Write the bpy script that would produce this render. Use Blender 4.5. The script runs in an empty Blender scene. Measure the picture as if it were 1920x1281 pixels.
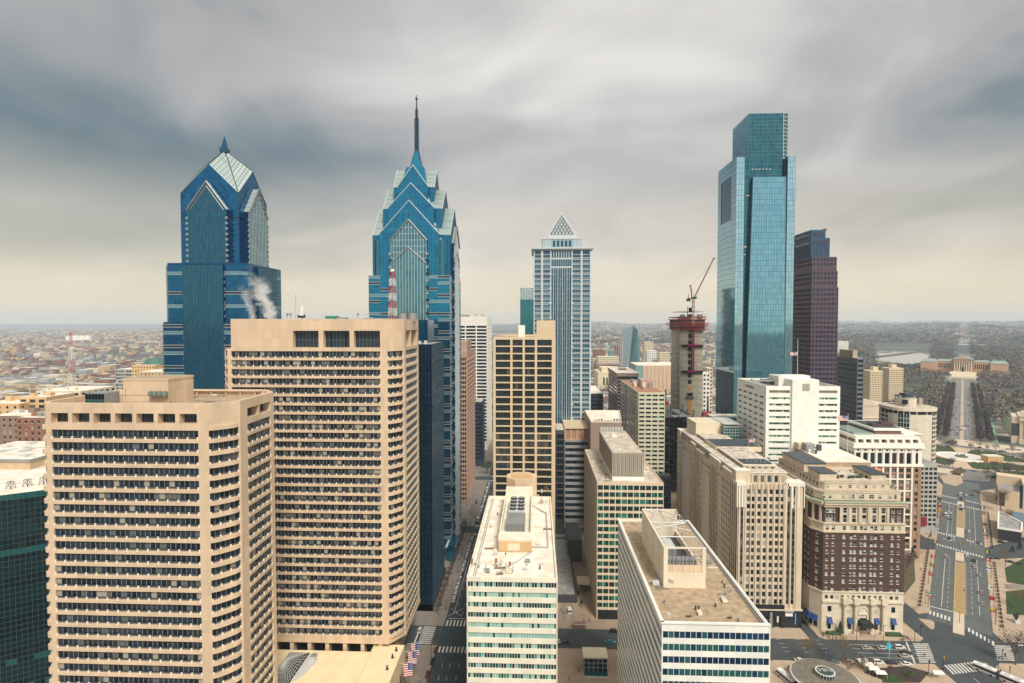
import bpy, bmesh, math, random
from mathutils import Vector, Matrix, noise
random.seed(7)
R = random.random
scene = bpy.context.scene
COL = scene.collection
# ---------------------------------------------------------------- camera
FPX, EYE = 1065.0, 150.0
PSI = math.atan(45/FPX); PIT = math.atan(35.5/FPX)
FW = Vector((-math.sin(PSI)*math.cos(PIT), math.cos(PSI)*math.cos(PIT), -math.sin(PIT)))
RT = Vector((math.cos(PSI), math.sin(PSI), 0)); UP = RT.cross(FW)
cd = bpy.data.cameras.new('camera'); cam = bpy.data.objects.new('camera', cd); COL.objects.link(cam)
cam.matrix_world = Matrix((( RT.x, UP.x, -FW.x, 0), (RT.y, UP.y, -FW.y, 0), (RT.z, UP.z, -FW.z, EYE), (0,0,0,1)))
cd.sensor_width = 36; cd.lens = 36*FPX/1920; cd.clip_start = 1; cd.clip_end = 90000
scene.camera = cam
scene.view_settings.view_transform = 'Standard'; scene.view_settings.look = 'None'
scene.view_settings.exposure = 1.3; scene.view_settings.gamma = 1.0
# ---------------------------------------------------------------- overcast sky
SUN_EL, SUN_AZ = math.radians(48), math.radians(158)   # azimuth clockwise from +Y: behind the camera, a little to the right
scene.cycles.volume_bounces = 2
w = bpy.data.worlds.new('World'); scene.world = w; w.use_nodes = True
nt = w.node_tree; N = nt.nodes; L = nt.links; N.clear()
def nn(t, **k):
    n = N.new(t)
    for a, b in k.items(): setattr(n, a, b)
    return n
def mth(op, a, b=None, clamp=False):
    n = nn('ShaderNodeMath', operation=op, use_clamp=clamp)
    for i, v in enumerate((a, b)):
        if v is None: continue
        if isinstance(v, (int, float)): n.inputs[i].default_value = v
        else: L.new(v, n.inputs[i])
    return n.outputs[0]
def mixc(f, a, b, mode='MIX'):
    n = nn('ShaderNodeMix', data_type='RGBA', blend_type=mode)
    for i, v in ((0, f), (6, a), (7, b)):
        if isinstance(v, (int, float)): n.inputs[i].default_value = v
        elif isinstance(v, tuple): n.inputs[i].default_value = (*v, 1)
        else: L.new(v, n.inputs[i])
    return n.outputs[2]
def ramp(f, pts, interp='EASE'):
    n = nn('ShaderNodeValToRGB'); cr = n.color_ramp; cr.interpolation = interp
    while len(cr.elements) < len(pts): cr.elements.new(.5)
    for e, (p, c) in zip(cr.elements, pts): e.position = p; e.color = (*c, 1) if isinstance(c, tuple) else (c, c, c, 1)
    L.new(f, n.inputs[0]); return n.outputs[0]
sky = nn('ShaderNodeTexSky', sky_type='NISHITA', sun_disc=False, sun_elevation=SUN_EL, sun_rotation=SUN_AZ)
tc = nn('ShaderNodeTexCoord'); sp = nn('ShaderNodeSeparateXYZ'); L.new(tc.outputs['Generated'], sp.inputs[0])
dx, dy, dz = sp.outputs
zc = mth('ADD', mth('MAXIMUM', dz, 0.0), 0.22)
def cloud(sx, sy, scale, seed, detail=3, rough=.5, dist=.3):
    cx = nn('ShaderNodeCombineXYZ')
    L.new(mth('ADD', mth('MULTIPLY', mth('DIVIDE', dx, zc), sx), seed), cx.inputs[0]); L.new(mth('MULTIPLY', mth('DIVIDE', dy, zc), sy), cx.inputs[1]); cx.inputs[2].default_value = seed
    n = nn('ShaderNodeTexNoise'); n.inputs['Scale'].default_value = scale; n.inputs['Detail'].default_value = detail
    n.inputs['Roughness'].default_value = rough; n.inputs['Distortion'].default_value = dist
    L.new(cx.outputs[0], n.inputs['Vector']); return n.outputs[0]
n1 = cloud(.75, 1.0, .75, 3.1, 3, .5, .4); n2 = cloud(1.0, .8, 1.5, 9.7, 4, .5, 1.0); n3 = cloud(1, .35, 3.2, 5.2, 3, .5, .4)
nz = mth('ADD', mth('ADD', mth('MULTIPLY', n1, .58), mth('MULTIPLY', n2, .32)), mth('MULTIPLY', n3, .10))
# the bright thin part of the cloud deck lies ahead, slightly right, the thick part far left and far right
def lobe(x, y, z, a, b):
    v = Vector((x, y, z)).normalized(); d = nn('ShaderNodeVectorMath', operation='DOT_PRODUCT'); L.new(tc.outputs['Generated'], d.inputs[0]); d.inputs[1].default_value = v
    m = nn('ShaderNodeMapRange', interpolation_type='SMOOTHSTEP'); m.inputs[1].default_value = a; m.inputs[2].default_value = b; L.new(d.outputs['Value'], m.inputs[0]); return m.outputs[0]
deck = mth('ADD', mth('ADD', nz, .068), mth('MULTIPLY', lobe(.12, 1, .34, .76, 1.0), .055))
deck = mth('SUBTRACT', deck, mth('MULTIPLY', lobe(-.95, 1, .28, .78, 1.0), .10))
deck = mth('SUBTRACT', deck, mth('MULTIPLY', lobe(1.0, 1, .55, .84, 1.0), .06))
deck = mth('SUBTRACT', deck, mth('MULTIPLY', lobe(.80, 1, .20, .97, 1.0), .10))
deckc = ramp(deck, [(.34, (.12,.168,.175)), (.43, (.23,.266,.262)), (.50, (.40,.395,.375)), (.585, (.53,.505,.475)), (.72, (.84,.80,.74))], 'LINEAR')
hz = ramp(dz, [(0.0, 1.0), (.04, .9), (.14, .42), (.28, 0.0)])
deckc = mixc(mth('MULTIPLY', hz, .86), deckc, (.90,.75,.52))
# behind the camera the deck is thin and bright where the sun stands
sv = Vector((math.sin(SUN_AZ)*math.cos(SUN_EL), math.cos(SUN_AZ)*math.cos(SUN_EL), math.sin(SUN_EL)))
deckc = mixc(mth('MULTIPLY', lobe(sv.x, sv.y, sv.z, .3, 1.0), .8), deckc, (1.25,1.17,1.05))
deckc = mixc(ramp(dz, [(0, 0.0), (.03, 0.0)]) if False else mth('LESS_THAN', dz, -0.002), deckc, (.25,.25,.24))
allc = mixc(.93, sky.outputs[0], mixc(1.0, deckc, (3.86,3.86,3.86), 'MULTIPLY'))
bg = nn('ShaderNodeBackground'); bg.inputs[1].default_value = .105; L.new(allc, bg.inputs[0])
wo = nn('ShaderNodeOutputWorld'); L.new(bg.outputs[0], wo.inputs[0])
sl = bpy.data.lights.new('sun', 'SUN'); sl.energy = 1.5; sl.angle = math.radians(14); sl.color = (1, .93, .82)
so = bpy.data.objects.new('sun', sl); COL.objects.link(so); so.rotation_euler = sv.to_track_quat('Z', 'Y').to_euler()
# ---------------------------------------------------------------- pixel <-> place (surveying helpers: a pixel of the 1920 px photo and a known distance give a world point)
def ray(px, py): return FW + RT*((px-960)/FPX) + UP*((640.5-py)/FPX)
def at(px, py, Y):
    d = ray(px, py); t = Y/d.y; return Vector((t*d.x, Y, EYE+t*d.z))
def X(px, Y, py=700): return at(px, py, Y).x
def Z(py, Y, px=960): return at(px, py, Y).z
def g(px, py, z=0.0):
    d = ray(px, py); t = (z-EYE)/d.z; return (t*d.x, t*d.y)
# ---------------------------------------------------------------- materials
MATS = {}
def mat(name, col=(.5,.5,.5), rough=.7, metal=0.0, spec=.5, mott=0.0, mscale=.15, joint=None, bump=0.0, emit=None, col2=None, streak=False, alpha=None):
    """mott: amount of soft mottling; joint: (w, h, darkness, size) panel joints or brick courses on walls; col2: second colour of the mottling"""
    if name in MATS: return MATS[name]
    m = bpy.data.materials.new(name); m.use_nodes = True; t = m.node_tree; b = t.nodes['Principled BSDF']
    b.inputs['Base Color'].default_value = (*col, 1); b.inputs['Roughness'].default_value = rough; b.inputs['Metallic'].default_value = metal
    b.inputs['Specular IOR Level'].default_value = spec
    if emit: b.inputs['Emission Color'].default_value = (*emit[0], 1); b.inputs['Emission Strength'].default_value = emit[1]
    def new(ty, **k):
        n = t.nodes.new(ty)
        for a, v in k.items(): setattr(n, a, v)
        return n
    cur = None
    if mott or joint or col2:
        geo = new('ShaderNodeNewGeometry')
        no = new('ShaderNodeTexNoise'); no.inputs['Scale'].default_value = mscale; no.inputs['Detail'].default_value = 5; no.inputs['Roughness'].default_value = .62
        if streak:
            mp = new('ShaderNodeVectorMath', operation='MULTIPLY'); mp.inputs[1].default_value = (1, 1, .18); t.links.new(geo.outputs['Position'], mp.inputs[0]); t.links.new(mp.outputs[0], no.inputs['Vector'])
        else: t.links.new(geo.outputs['Position'], no.inputs['Vector'])
        mr = new('ShaderNodeMapRange'); mr.inputs[1].default_value = .3; mr.inputs[2].default_value = .7; t.links.new(no.outputs[0], mr.inputs[0])
        c2 = col2 or tuple(c*(1-mott) for c in col)
        mx = new('ShaderNodeMix', data_type='RGBA'); mx.inputs[6].default_value = (*c2, 1); mx.inputs[7].default_value = (*(tuple(min(1, c*(1+mott*.35)) for c in col)), 1)
        t.links.new(mr.outputs[0], mx.inputs[0]); cur = mx.outputs[2]
        if joint:
            s = new('ShaderNodeSeparateXYZ'); t.links.new(geo.outputs['Position'], s.inputs[0])
            ad = new('ShaderNodeMath', operation='ADD'); t.links.new(s.outputs[0], ad.inputs[0]); t.links.new(s.outputs[1], ad.inputs[1])
            cb = new('ShaderNodeCombineXYZ'); t.links.new(ad.outputs[0], cb.inputs[0]); t.links.new(s.outputs[2], cb.inputs[1])
            br = new('ShaderNodeTexBrick'); br.offset = joint[4] if len(joint) > 4 else 0.0; br.inputs['Scale'].default_value = 1; br.inputs['Mortar Size'].default_value = joint[3]; br.inputs['Mortar Smooth'].default_value = .3
            br.inputs['Brick Width'].default_value = joint[0]; br.inputs['Row Height'].default_value = joint[1]
            br.inputs['Color1'].default_value = (1,1,1,1); br.inputs['Color2'].default_value = (.87,.88,.89,1); k = 1-joint[2]; br.inputs['Mortar'].default_value = (k,k,k,1)
            t.links.new(cb.outputs[0], br.inputs['Vector'])
            m2 = new('ShaderNodeMix', data_type='RGBA', blend_type='MULTIPLY'); m2.inputs[0].default_value = 1; t.links.new(cur, m2.inputs[6]); t.links.new(br.outputs[0], m2.inputs[7]); cur = m2.outputs[2]
        t.links.new(cur, b.inputs['Base Color'])
        if bump:
            bu = new('ShaderNodeBump'); bu.inputs['Strength'].default_value = bump; bu.inputs['Distance'].default_value = .1; n2 = new('ShaderNodeTexNoise'); n2.inputs['Scale'].default_value = 2.5
            t.links.new(geo.outputs['Position'], n2.inputs['Vector']); t.links.new(n2.outputs[0], bu.inputs['Height']); t.links.new(bu.outputs[0], b.inputs['Normal'])
    MATS[name] = m; return m
TAN = mat('tan_precast', (.67,.505,.345), .8, mott=.16, mscale=.12, joint=(3.05,3.68,.26,.04), streak=True)
CREAM = mat('cream_paint', (.80,.74,.60), .7, mott=.08, joint=(3.2,3.3,.15,.03), streak=True)
WHITE = mat('white_panel', (.80,.79,.72), .6, mott=.06, joint=(4,3.8,.12,.03), streak=True)
STUD = mat('pale_stud', (.80,.70,.56), .7)
LIME = mat('limestone', (.60,.49,.35), .85, mott=.22, mscale=.2, joint=(1.6,.9,.18,.03,.5), streak=True)
LIMEP = mat('pale_limestone', (.70,.62,.48), .8, mott=.15, mscale=.2, streak=True)
CONC = mat('raw_concrete', (.50,.465,.36), .9, mott=.2, mscale=.25, joint=(3,1.9,.2,.04), streak=True)
BRICKD = mat('dark_brick', (.085,.046,.036), .85, mott=.2, mscale=.4, joint=(.5,.16,.2,.012,.5))
BRICKR = mat('red_brick', (.30,.15,.10), .85, mott=.25, mscale=.3, joint=(.5,.2,.2,.015,.5))
BRICKT = mat('tan_brick', (.58,.43,.26), .85, mott=.15, mscale=.3, joint=(.6,.25,.12,.015,.5))
GRAN = mat('purple_granite', (.095,.062,.085), .45, mott=.15, joint=(1.5,1.9,.2,.03))
PINK = mat('pink_granite', (.50,.33,.25), .6, mott=.1, joint=(1.5,1.9,.15,.03), streak=True)
BLKST = mat('black_stone', (.02,.022,.026), .35, mott=.2)
DGREY = mat('dark_grey_metal', (.05,.055,.065), .5, mott=.2)
GREYM = mat('grey_metal', (.30,.31,.31), .5, metal=.3, mott=.15)
LGREY = mat('light_grey_metal', (.55,.56,.54), .5, mott=.15)
MULL = mat('mullion_metal', (.16,.20,.23), .45, metal=.4, mott=.1)
MULB = mat('blue_mullion', (.03,.09,.14), .4, metal=.5, mott=.1)
MULW = mat('pale_mullion', (.50,.56,.58), .5, mott=.1)
ROOFT = mat('tan_gravel_roof', (.44,.335,.22), .95, mott=.3, mscale=.5, col2=(.25,.185,.12), bump=.6)
ROOFW = mat('white_membrane_roof', (.82,.78,.70), .8, mott=.25, mscale=.22, col2=(.60,.50,.38))
ROOFG = mat('grey_roof', (.33,.32,.30), .9, mott=.35, mscale=.3, col2=(.16,.16,.16))
ROOFC = mat('concrete_roof', (.62,.56,.46), .9, mott=.4, mscale=.35, col2=(.30,.24,.19))
ROOFB = mat('dark_blue_slate', (.045,.06,.075), .6, mott=.3)
GLD = [mat('dark_window', (.006,.011,.016), .07, spec=.6), mat('dusky_window', (.022,.032,.040), .12, spec=.6), mat('blue_window', (.012,.030,.050), .06, spec=.7),
       mat('window_half_blind', (.11,.11,.10), .35), mat('window_blind', (.34,.30,.24), .5)]
GGR = [mat('green_glass_pale', (.30,.50,.38), .25, spec=.7), mat('green_glass', (.05,.19,.14), .12, spec=.8), mat('green_glass_deep', (.010,.055,.05), .08, spec=.8), mat('green_black_glass', (.010,.022,.026), .08, spec=.8), mat('aqua_glass', (.22,.42,.38), .2, spec=.7)]
GMD = [mat('emerald_glass', (.012,.20,.12), .12, spec=.6), mat('emerald_dark', (.004,.045,.034), .1, spec=.6), mat('bottle_glass', (.006,.014,.014), .1, spec=.6)]
GBL = [mat('liberty_blue_glass', (.014,.19,.34), .09, metal=.8), mat('liberty_blue_deep', (.011,.155,.29), .09, metal=.8), mat('liberty_blue_light', (.02,.215,.36), .10, metal=.8)]
GB2 = [mat('cobalt_glass', (.009,.115,.26), .09, metal=.8), mat('cobalt_glass_deep', (.007,.085,.21), .09, metal=.8), mat('cobalt_glass_light', (.012,.14,.29), .10, metal=.8)]
GGY = [mat('grey_green_glass', (.065,.20,.25), .14, metal=.6), mat('grey_green_glass_pale', (.085,.23,.27), .16, metal=.6), mat('grey_green_deep', (.05,.17,.22), .12, metal=.6)]
BRC = [mat('bright_crown_glass', (.50,.56,.53), .25, metal=.35), mat('bright_crown_glass_b', (.42,.49,.47), .25, metal=.35)]
BAYB = [mat('bay_blue_glass', (.025,.13,.20), .1, metal=.7), mat('bay_blue_glass_b', (.018,.115,.205), .1, metal=.7)]
GCRW = [mat('pale_crown_glass', (.34,.43,.41), .25, metal=.4), mat('pale_crown_glass_grey', (.25,.36,.36), .25, metal=.4)]
GCOM = [mat('silver_blue_glass',(.17,.385,.49),.04,metal=.9), mat('silver_blue_glass_b',(.19,.41,.51),.04,metal=.9), mat('silver_blue_glass_c',(.15,.36,.465),.05,metal=.9)]
GCOL = [mat('silver_light_glass',(.30,.50,.59),.04,metal=.9), mat('silver_light_glass_b',(.33,.53,.61),.04,metal=.9), mat('silver_light_glass_c',(.27,.47,.565),.05,metal=.9)]
GCOD = [mat('deep_teal_glass', (.015,.10,.14), .08, metal=.7), mat('deep_teal_glass_b', (.02,.135,.17), .08, metal=.7)]
GBLK = [mat('navy_black_glass', (.010,.045,.095), .05, metal=.75), mat('navy_black_glass_b', (.013,.055,.115), .05, metal=.75)]
GTEA = [mat('teal_black_glass', (.004,.026,.032), .08, metal=.4), mat('teal_glass', (.014,.115,.12), .12, metal=.4), mat('teal_black_glass_b', (.003,.016,.022), .08, metal=.4)]
# ---------------------------------------------------------------- mesh builder
class Wall:
    def __init__(s, p0, p1):
        s.p = Vector((p0[0], p0[1])); d = Vector((p1[0], p1[1]))-s.p; s.L = d.length; s.u = d/s.L; s.n = Vector((s.u.y, -s.u.x))
    def P(s, u, z, d): 
        q = s.p+s.u*u+s.n*d; return (q.x, q.y, z)
class MB:
    def __init__(s): s.v = []; s.f = []; s.mi = []; s.mats = []
    def m(s, mt):
        if mt not in s.mats: s.mats.append(mt)
        return s.mats.index(mt)
    def face(s, pts, mt):
        i = len(s.v); s.v += [tuple(p) for p in pts]; s.f.append(tuple(range(i, i+len(pts)))); s.mi.append(s.m(mt)); return s
    def hexa(s, b, t, mt, skip=()):
        i = len(s.v); s.v += [tuple(p) for p in b]+[tuple(p) for p in t]; n = len(b); k = s.m(mt)
        s.f.append(tuple(i+j for j in reversed(range(n)))); s.f.append(tuple(i+n+j for j in range(n)))
        for j in range(n): s.f.append((i+j, i+(j+1) % n, i+n+(j+1) % n, i+n+j))
        s.mi += [k]*(n+2); return s
    def prism(s, poly, z0, z1, mt): return s.hexa([(p[0], p[1], z0) for p in poly], [(p[0], p[1], z1) for p in poly], mt)
    def box(s, x0, x1, y0, y1, z0, z1, mt): return s.prism([(x0,y0),(x1,y0),(x1,y1),(x0,y1)], z0, z1, mt)
    def wb(s, W, u0, u1, z0, z1, d0, d1, mt):
        return s.hexa([W.P(u0,z0,d1), W.P(u1,z0,d1), W.P(u1,z0,d0), W.P(u0,z0,d0)], [W.P(u0,z1,d1), W.P(u1,z1,d1), W.P(u1,z1,d0), W.P(u0,z1,d0)], mt)
    def wq(s, W, u0, u1, z0, z1, d, mt, jit=0):
        j = (lambda: d+(R()-.5)*2*jit) if jit else (lambda: d)
        return s.face([W.P(u0,z0,j()), W.P(u1,z0,j()), W.P(u1,z1,j()), W.P(u0,z1,j())], mt)
    def bar(s, a, b, r, mt, n=4, r2=None):
        a, b = Vector(a), Vector(b); d = (b-a).normalized(); q = d.orthogonal().normalized(); w_ = d.cross(q); r2 = r if r2 is None else r2
        A = [a+(q*math.cos(t)+w_*math.sin(t))*r for t in [(k+.5)*2*math.pi/n for k in range(n)]]
        B = [b+(q*math.cos(t)+w_*math.sin(t))*r2 for t in [(k+.5)*2*math.pi/n for k in range(n)]]
        return s.hexa(A, B, mt)
    def cyl(s, x, y, z0, z1, r, mt, n=16, r2=None, ry=None, rot=0):
        r2 = r if r2 is None else r2; k = (ry or r)/r
        an = [2*math.pi*i/n+rot for i in range(n)]
        return s.hexa([(x+r*math.cos(t), y+k*r*math.sin(t), z0) for t in an], [(x+r2*math.cos(t), y+k*r2*math.sin(t), z1) for t in an], mt)
    def add(s, o):
        i = len(s.v); s.v += o.v; s.f += [tuple(i+j for j in f) for f in o.f]; mp = [s.m(k) for k in o.mats]; s.mi += [mp[k] for k in o.mi]; return s
    def build(s, name, parent=None, off=None, smooth=False, **props):
        me = bpy.data.meshes.new(name); o_ = off or (0,0,0)
        me.from_pydata([(v[0]-o_[0], v[1]-o_[1], v[2]-o_[2]) for v in s.v] if off else s.v, [], s.f)
        for k in s.mats: me.materials.append(k)
        if len(s.mats) > 1: me.polygons.foreach_set('material_index', s.mi)
        if smooth: me.polygons.foreach_set('use_smooth', [True]*len(s.f))
        ob = bpy.data.objects.new(name, me); COL.objects.link(ob)
        if parent: ob.parent = parent
        for k, v in props.items(): ob[k] = v
        return ob
def thing(name, label, cat, loc=(0,0,0), group=None, rz=0):
    o = bpy.data.objects.new(name, None); COL.objects.link(o); o.location = loc; o.rotation_euler[2] = rz; o['label'] = label; o['category'] = cat
    if group: o['group'] = group
    return o
def dup(root, loc, rz=0, label=None, scale=None):
    r = root.copy(); COL.objects.link(r); r.location = loc; r.rotation_euler[2] = rz
    if scale: r.scale = scale
    if label: r['label'] = label
    for ch in root.children:
        c = ch.copy(); COL.objects.link(c); c.parent = r
        for gch in ch.children:
            q = gch.copy(); COL.objects.link(q); q.parent = c
    return r
def struct(name, mb, kind='structure', **k): return mb.build(name, kind=kind, **k)
def inset(poly, d):
    n = len(poly); out = []
    for i in range(n):
        a, b, c = Vector(poly[i-1][:2]), Vector(poly[i][:2]), Vector(poly[(i+1) % n][:2])
        u, v = (b-a).normalized(), (c-b).normalized(); n1, n2 = Vector((-u.y, u.x)), Vector((-v.y, v.x)); k = n1+n2
        out.append(b+k*(d*2/k.length_squared)) 
    return [(p.x, p.y) for p in out]
def rect(x0, x1, y0, y1): return [(x0,y0),(x1,y0),(x1,y1),(x0,y1)]
def pick(mats, wts=None): return random.choices(mats, wts)[0] if wts else random.choice(mats)
class Bld:
    """one building: an Empty at its base, a wall mesh, a roof, and window parts"""
    def __init__(s, name, label, cat='building', base=(0,0), group=None):
        s.root = thing(name, label, cat, (base[0], base[1], 0), group); s.off = (base[0], base[1], 0); s.parts = {}; s.items = {}; s.pend = []
    def mb(s, n='wall'):
        if n not in s.parts: s.parts[n] = MB()
        return s.parts[n]
    def body(s, poly, z0, z1, rows, depth, mt, part='wall', core=None):
        """slab stack: the shell is solid except for the window rows, which are recessed by depth"""
        w_ = s.mb(part); w_.prism(inset(poly, depth), z0, z1-.05, core or mt); z = z0
        for a, b in sorted(rows):
            if a > z+.01: w_.prism(poly, z, a, mt)
            z = b
        if z1 > z+.01: w_.prism(poly, z, z1, mt)
    def piers(s, W, opens, z0, z1, depth, mt, proud=.003, part='wall'):
        u = 0; w_ = s.mb(part)
        for a, b in sorted(opens):
            if a > u+.01: w_.wb(W, u, a, z0, z1, -depth, proud, mt)
            u = b
        if u < W.L-.01: w_.wb(W, u, W.L, z0, z1, -depth, proud, mt)
    def item(s, name, m, W=None, u=0, z=0, prio=0):
        p = W.P(u, z, 0) if W else m.v[0]; s.items.setdefault(name, []).append((prio+math.dist(p, (0,0,EYE)), len(s.items.get(name, [])), m))
    def band(s, W, u0, u1, z0, z1, pw, depth, mats, wts=None, mull=MULL, name='window_band', mw=.08, rail=None, jit=0, trans=None):
        m = MB(); n = max(1, round((u1-u0)/pw)); st = (u1-u0)/n
        for i in range(n):
            m.wq(W, u0+i*st, u0+(i+1)*st, z0, z1, -depth+.06, pick(mats, wts), jit)
        for i in range(n+1): 
            u = u0+i*st; m.wb(W, max(u0, u-mw/2), min(u1, u+mw/2), z0+.01, z1-.01, -depth+.02, -depth+.1, mull)
        if trans: m.wb(W, u0, u1, z0+trans-.05, z0+trans+.05, -depth+.03, -depth+.17, mull)
        if rail: m.wb(W, u0, u1, z0+.02, z0+rail[0], -depth+.1, -.12, rail[1])
        s.item(name, m, W, (u0+u1)/2, z0)
    def window(s, W, u0, u1, z0, z1, depth, mats, wts=None, frame=None, rail=True, name='window', lower=None):
        m = MB(); zm = (z0+z1)/2
        if rail and frame:
            m.wq(W, u0, u1, zm, z1, -depth+.06, pick(mats, wts)); m.wq(W, u0, u1, z0, zm, -depth+.06, pick(lower or mats, None if lower else wts))
            m.wb(W, u0, u1, zm-.06, zm+.06, -depth+.02, -depth+.14, frame)
        else: m.wq(W, u0, u1, z0, z1, -depth+.06, pick(mats, wts))
        if frame:
            for a, b in ((u0, u0+.1), (u1-.1, u1)): m.wb(W, a, b, z0, z1, -depth+.02, -depth+.16, frame)
            m.wb(W, u0-.05, u1+.05, z0-.05, z0+.12, -depth+.03, .08, frame)
        s.item(name, m, W, (u0+u1)/2, z0)
    def curtain(s, W, u0, u1, z0, z1, nu, nz, mats, wts=None, mull=MULL, d=.0, name='glass_wall', mw=.12, mh=.15, proud=.1, jit=.012, vm=True, hm=True, rowmats=None):
        m = MB(); su = (u1-u0)/nu; sz = (z1-z0)/nz
        for j in range(nz):
            mm = rowmats(j) if rowmats else None
            for i in range(nu): m.wq(W, u0+i*su, u0+(i+1)*su, z0+j*sz, z0+(j+1)*sz, d, mm or pick(mats, wts), jit)
        if vm:
            for i in range(nu+1): m.wb(W, u0+i*su-mw/2, u0+i*su+mw/2, z0, z1, d-.05, d+proud, mull)
        if hm:
            for j in range(nz+1): m.wb(W, u0, u1, z0+j*sz-mh/2, z0+j*sz+mh/2, d-.05, d+proud*.8, mull)
        m_ = s.parts.setdefault('@'+name, []); m_.append(m)
    def roof(s, poly, z, mt, d=.4, parap=None, pmt=None, name='roof'):
        p = inset(poly, d); m = MB()
        m.face([(q[0], q[1], z) for q in p], mt)
        s.pend.append((name, m))
    def parapet(s, poly, z0, z1, t, mt, part='wall'):
        q = inset(poly, t); w_ = s.mb(part); n = len(poly)
        for i in range(n):
            a, b, c, d = poly[i], poly[(i+1) % n], q[(i+1) % n], q[i]
            w_.prism([a, b, c, d], z0, z1, mt)
    def part(s, name, m): s.pend.append((name, m))
    def done(s):
        for k, v in s.parts.items():
            if k[0] == '@':
                for m in v: m.build(k[1:], s.root, s.off)
            else: v.build(k, s.root, s.off)
        for k, m in s.pend: m.build(k, s.root, s.off)
        for k, lst in s.items.items():
            lst.sort(key=lambda t: t[:2]); rest = MB()
            for i, (_, _, m) in enumerate(lst):
                if i < 99: m.build(k, s.root, s.off)
                else: rest.add(m)
            if rest.f: rest.build(k, s.root, s.off, kind='stuff')
        return s.root
def walls(poly): return [Wall(poly[i], poly[(i+1) % len(poly)]) for i in range(len(poly))]
def frange(a, b, st):
    out = []; x = a
    while (x < b-1e-6) if st > 0 else (x > b+1e-6): out.append(x); x += st
    return out
# ================================================================ FOREGROUND TOWERS
NVRAIL = mat('navy_rail', (.02,.035,.055), .4)
def bay_lips(b, W, a, c, zts, wh):
    for zt in zts:
        m = MB(); z0 = zt-wh; n = 5; P = lambda t, d, z: W.P(a+(c-a)*t, z, d*(1-(2*t-1)**4)+.02)
        m.hexa([P(i/n,.75,z0-1.15) for i in range(n+1)]+[W.P(c,z0-1.15,-.4),W.P(a,z0-1.15,-.4)],[P(i/n,.75,z0+.02) for i in range(n+1)]+[W.P(c,z0+.02,-.4),W.P(a,z0+.02,-.4)],TAN); m.build('balcony_lip', b.root, b.off)
def tan_rows(b, W, opens, zts, wh, depth, wts, stud=True, pw=1.52):
    for a, c in opens:
        for k, zt in enumerate(zts):
            z0 = zt-wh; m = MB(); n = max(1, round((c-a)/pw)); st = (c-a)/n; mood = random.choice([(9,5,4,.8,.4),(7,5,4,1.6,.8),(9,5,5,.4,.1),(6,5,3,2.4,1.4)]) if wts is None else wts[k % len(wts)]
            for i in range(n): m.wq(W, a+i*st, a+(i+1)*st, z0, zt, -depth+.06, pick(GLD, mood))
            for i in range(n+1):
                u = a+i*st; m.wb(W, max(a, u-.06), min(c, u+.06), z0+.01, zt-.01, -depth+.02, -depth+.16, GREYM)
            m.wb(W, a, c, z0+.30, z0+.38, -.22, -.14, GREYM); m.wb(W, a, c, z0+.38, z0+.72, -.2, -.17, NVRAIL)
            ns = max(1, round((c-a)/3.05)); ss = (c-a)/ns
            for i in range(ns+1):
                u = min(max(a+i*ss, a+.22), c-.22); m.wb(W, u-.2, u+.2, z0-.35, z0+.62, -.3, .12, STUD)
            b.item('window_band', m, W, (a+c)/2, z0)
# ---- near tan tower
b = Bld('office_tower', 'nearest tan concrete office tower at lower left, banded windows and a boxy rooftop penthouse', 'tower', (-119,178))
poly = [(-143.8,160),(-95.2,160),(-89.2,167),(-89.2,189),(-95,196),(-143.8,196),(-147,192),(-147,163.2)]
zts = [118.6-3.68*k for k in range(32)]; wh = 2.55
b.body(poly, 0, 119.4, [(t-wh, t) for t in zts], .6, TAN)
b.body(poly, 119.4, 124.4, [(120.5,123.5)], 2.6, TAN)
b.parapet(poly, 124.4, 126.4, 1.3, TAN)
Ws = walls(poly)
o0 = [(1.6, 45.8)]; o1 = [(.35, Ws[1].L-.5)]; o2 = [(4.3, 19.6)]; o7 = [(.9, Ws[7].L-.7)]
for W, o in ((Ws[0],o0),(Ws[1],o1),(Ws[2],o2),(Ws[7],o7)):
    b.piers(W, o, .02, 119.2, .6, TAN); tan_rows(b, W, o, zts, wh, .6, None)
bay_lips(b, Ws[1], .2, Ws[1].L-.4, [zts[0]+3.68]+zts[:24], wh); bay_lips(b, Ws[7], .8, Ws[7].L-.6, [zts[0]+3.68]+zts[:24], wh)
for i in (3,4,5,6): b.piers(Ws[i], [(1.2, Ws[i].L-1.2)] if i in (4,6) else [], .02, 119.2, .6, TAN)
top = [(1.6+6.45*i, 1.6+6.45*i+5.2) for i in range(7)]
b.piers(Ws[0], top, 119.45, 124.3, 2.6, TAN); b.piers(Ws[2], [(4.3,11.4),(12.2,19.6)], 119.45, 124.3, 2.6, TAN)
for i in (1,3,4,5,6,7): b.piers(Ws[i], [], 119.45, 124.3, 2.6, TAN)
for W, oo in ((Ws[0], top), (Ws[2], [(4.3,11.4),(12.2,19.6)])):
    for a, c in oo: b.band(W, a, c, 120.5, 123.5, .9, 2.6, GLD, (6,4,4,.3,0), name='recessed_window')
m = MB(); m.face([(*p, 124.46) for p in inset(poly, 1.3)], ROOFT); b.part('roof', m)
m = MB(); Wb = Wall((-95,194.7),(-143,194.7))
for i in range(9): m.box(-140+5.2*i, -139.6+5.2*i, 193.9, 194.7, 124.46, 126.1, TAN)
m.box(-143,-96,193.5,194.7,126.0,126.35,TAN); b.part('parapet_buttress', m)
m = MB(); ph = rect(-129.2,-114.6,172,185); m.prism(ph, 124.4, 131.9, TAN); m.prism(inset(ph,-.15), 131.9, 132.5, TAN); m.face([(*p, 132.51) for p in inset(ph,.4)], ROOFT); b.part('penthouse', m)
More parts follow.
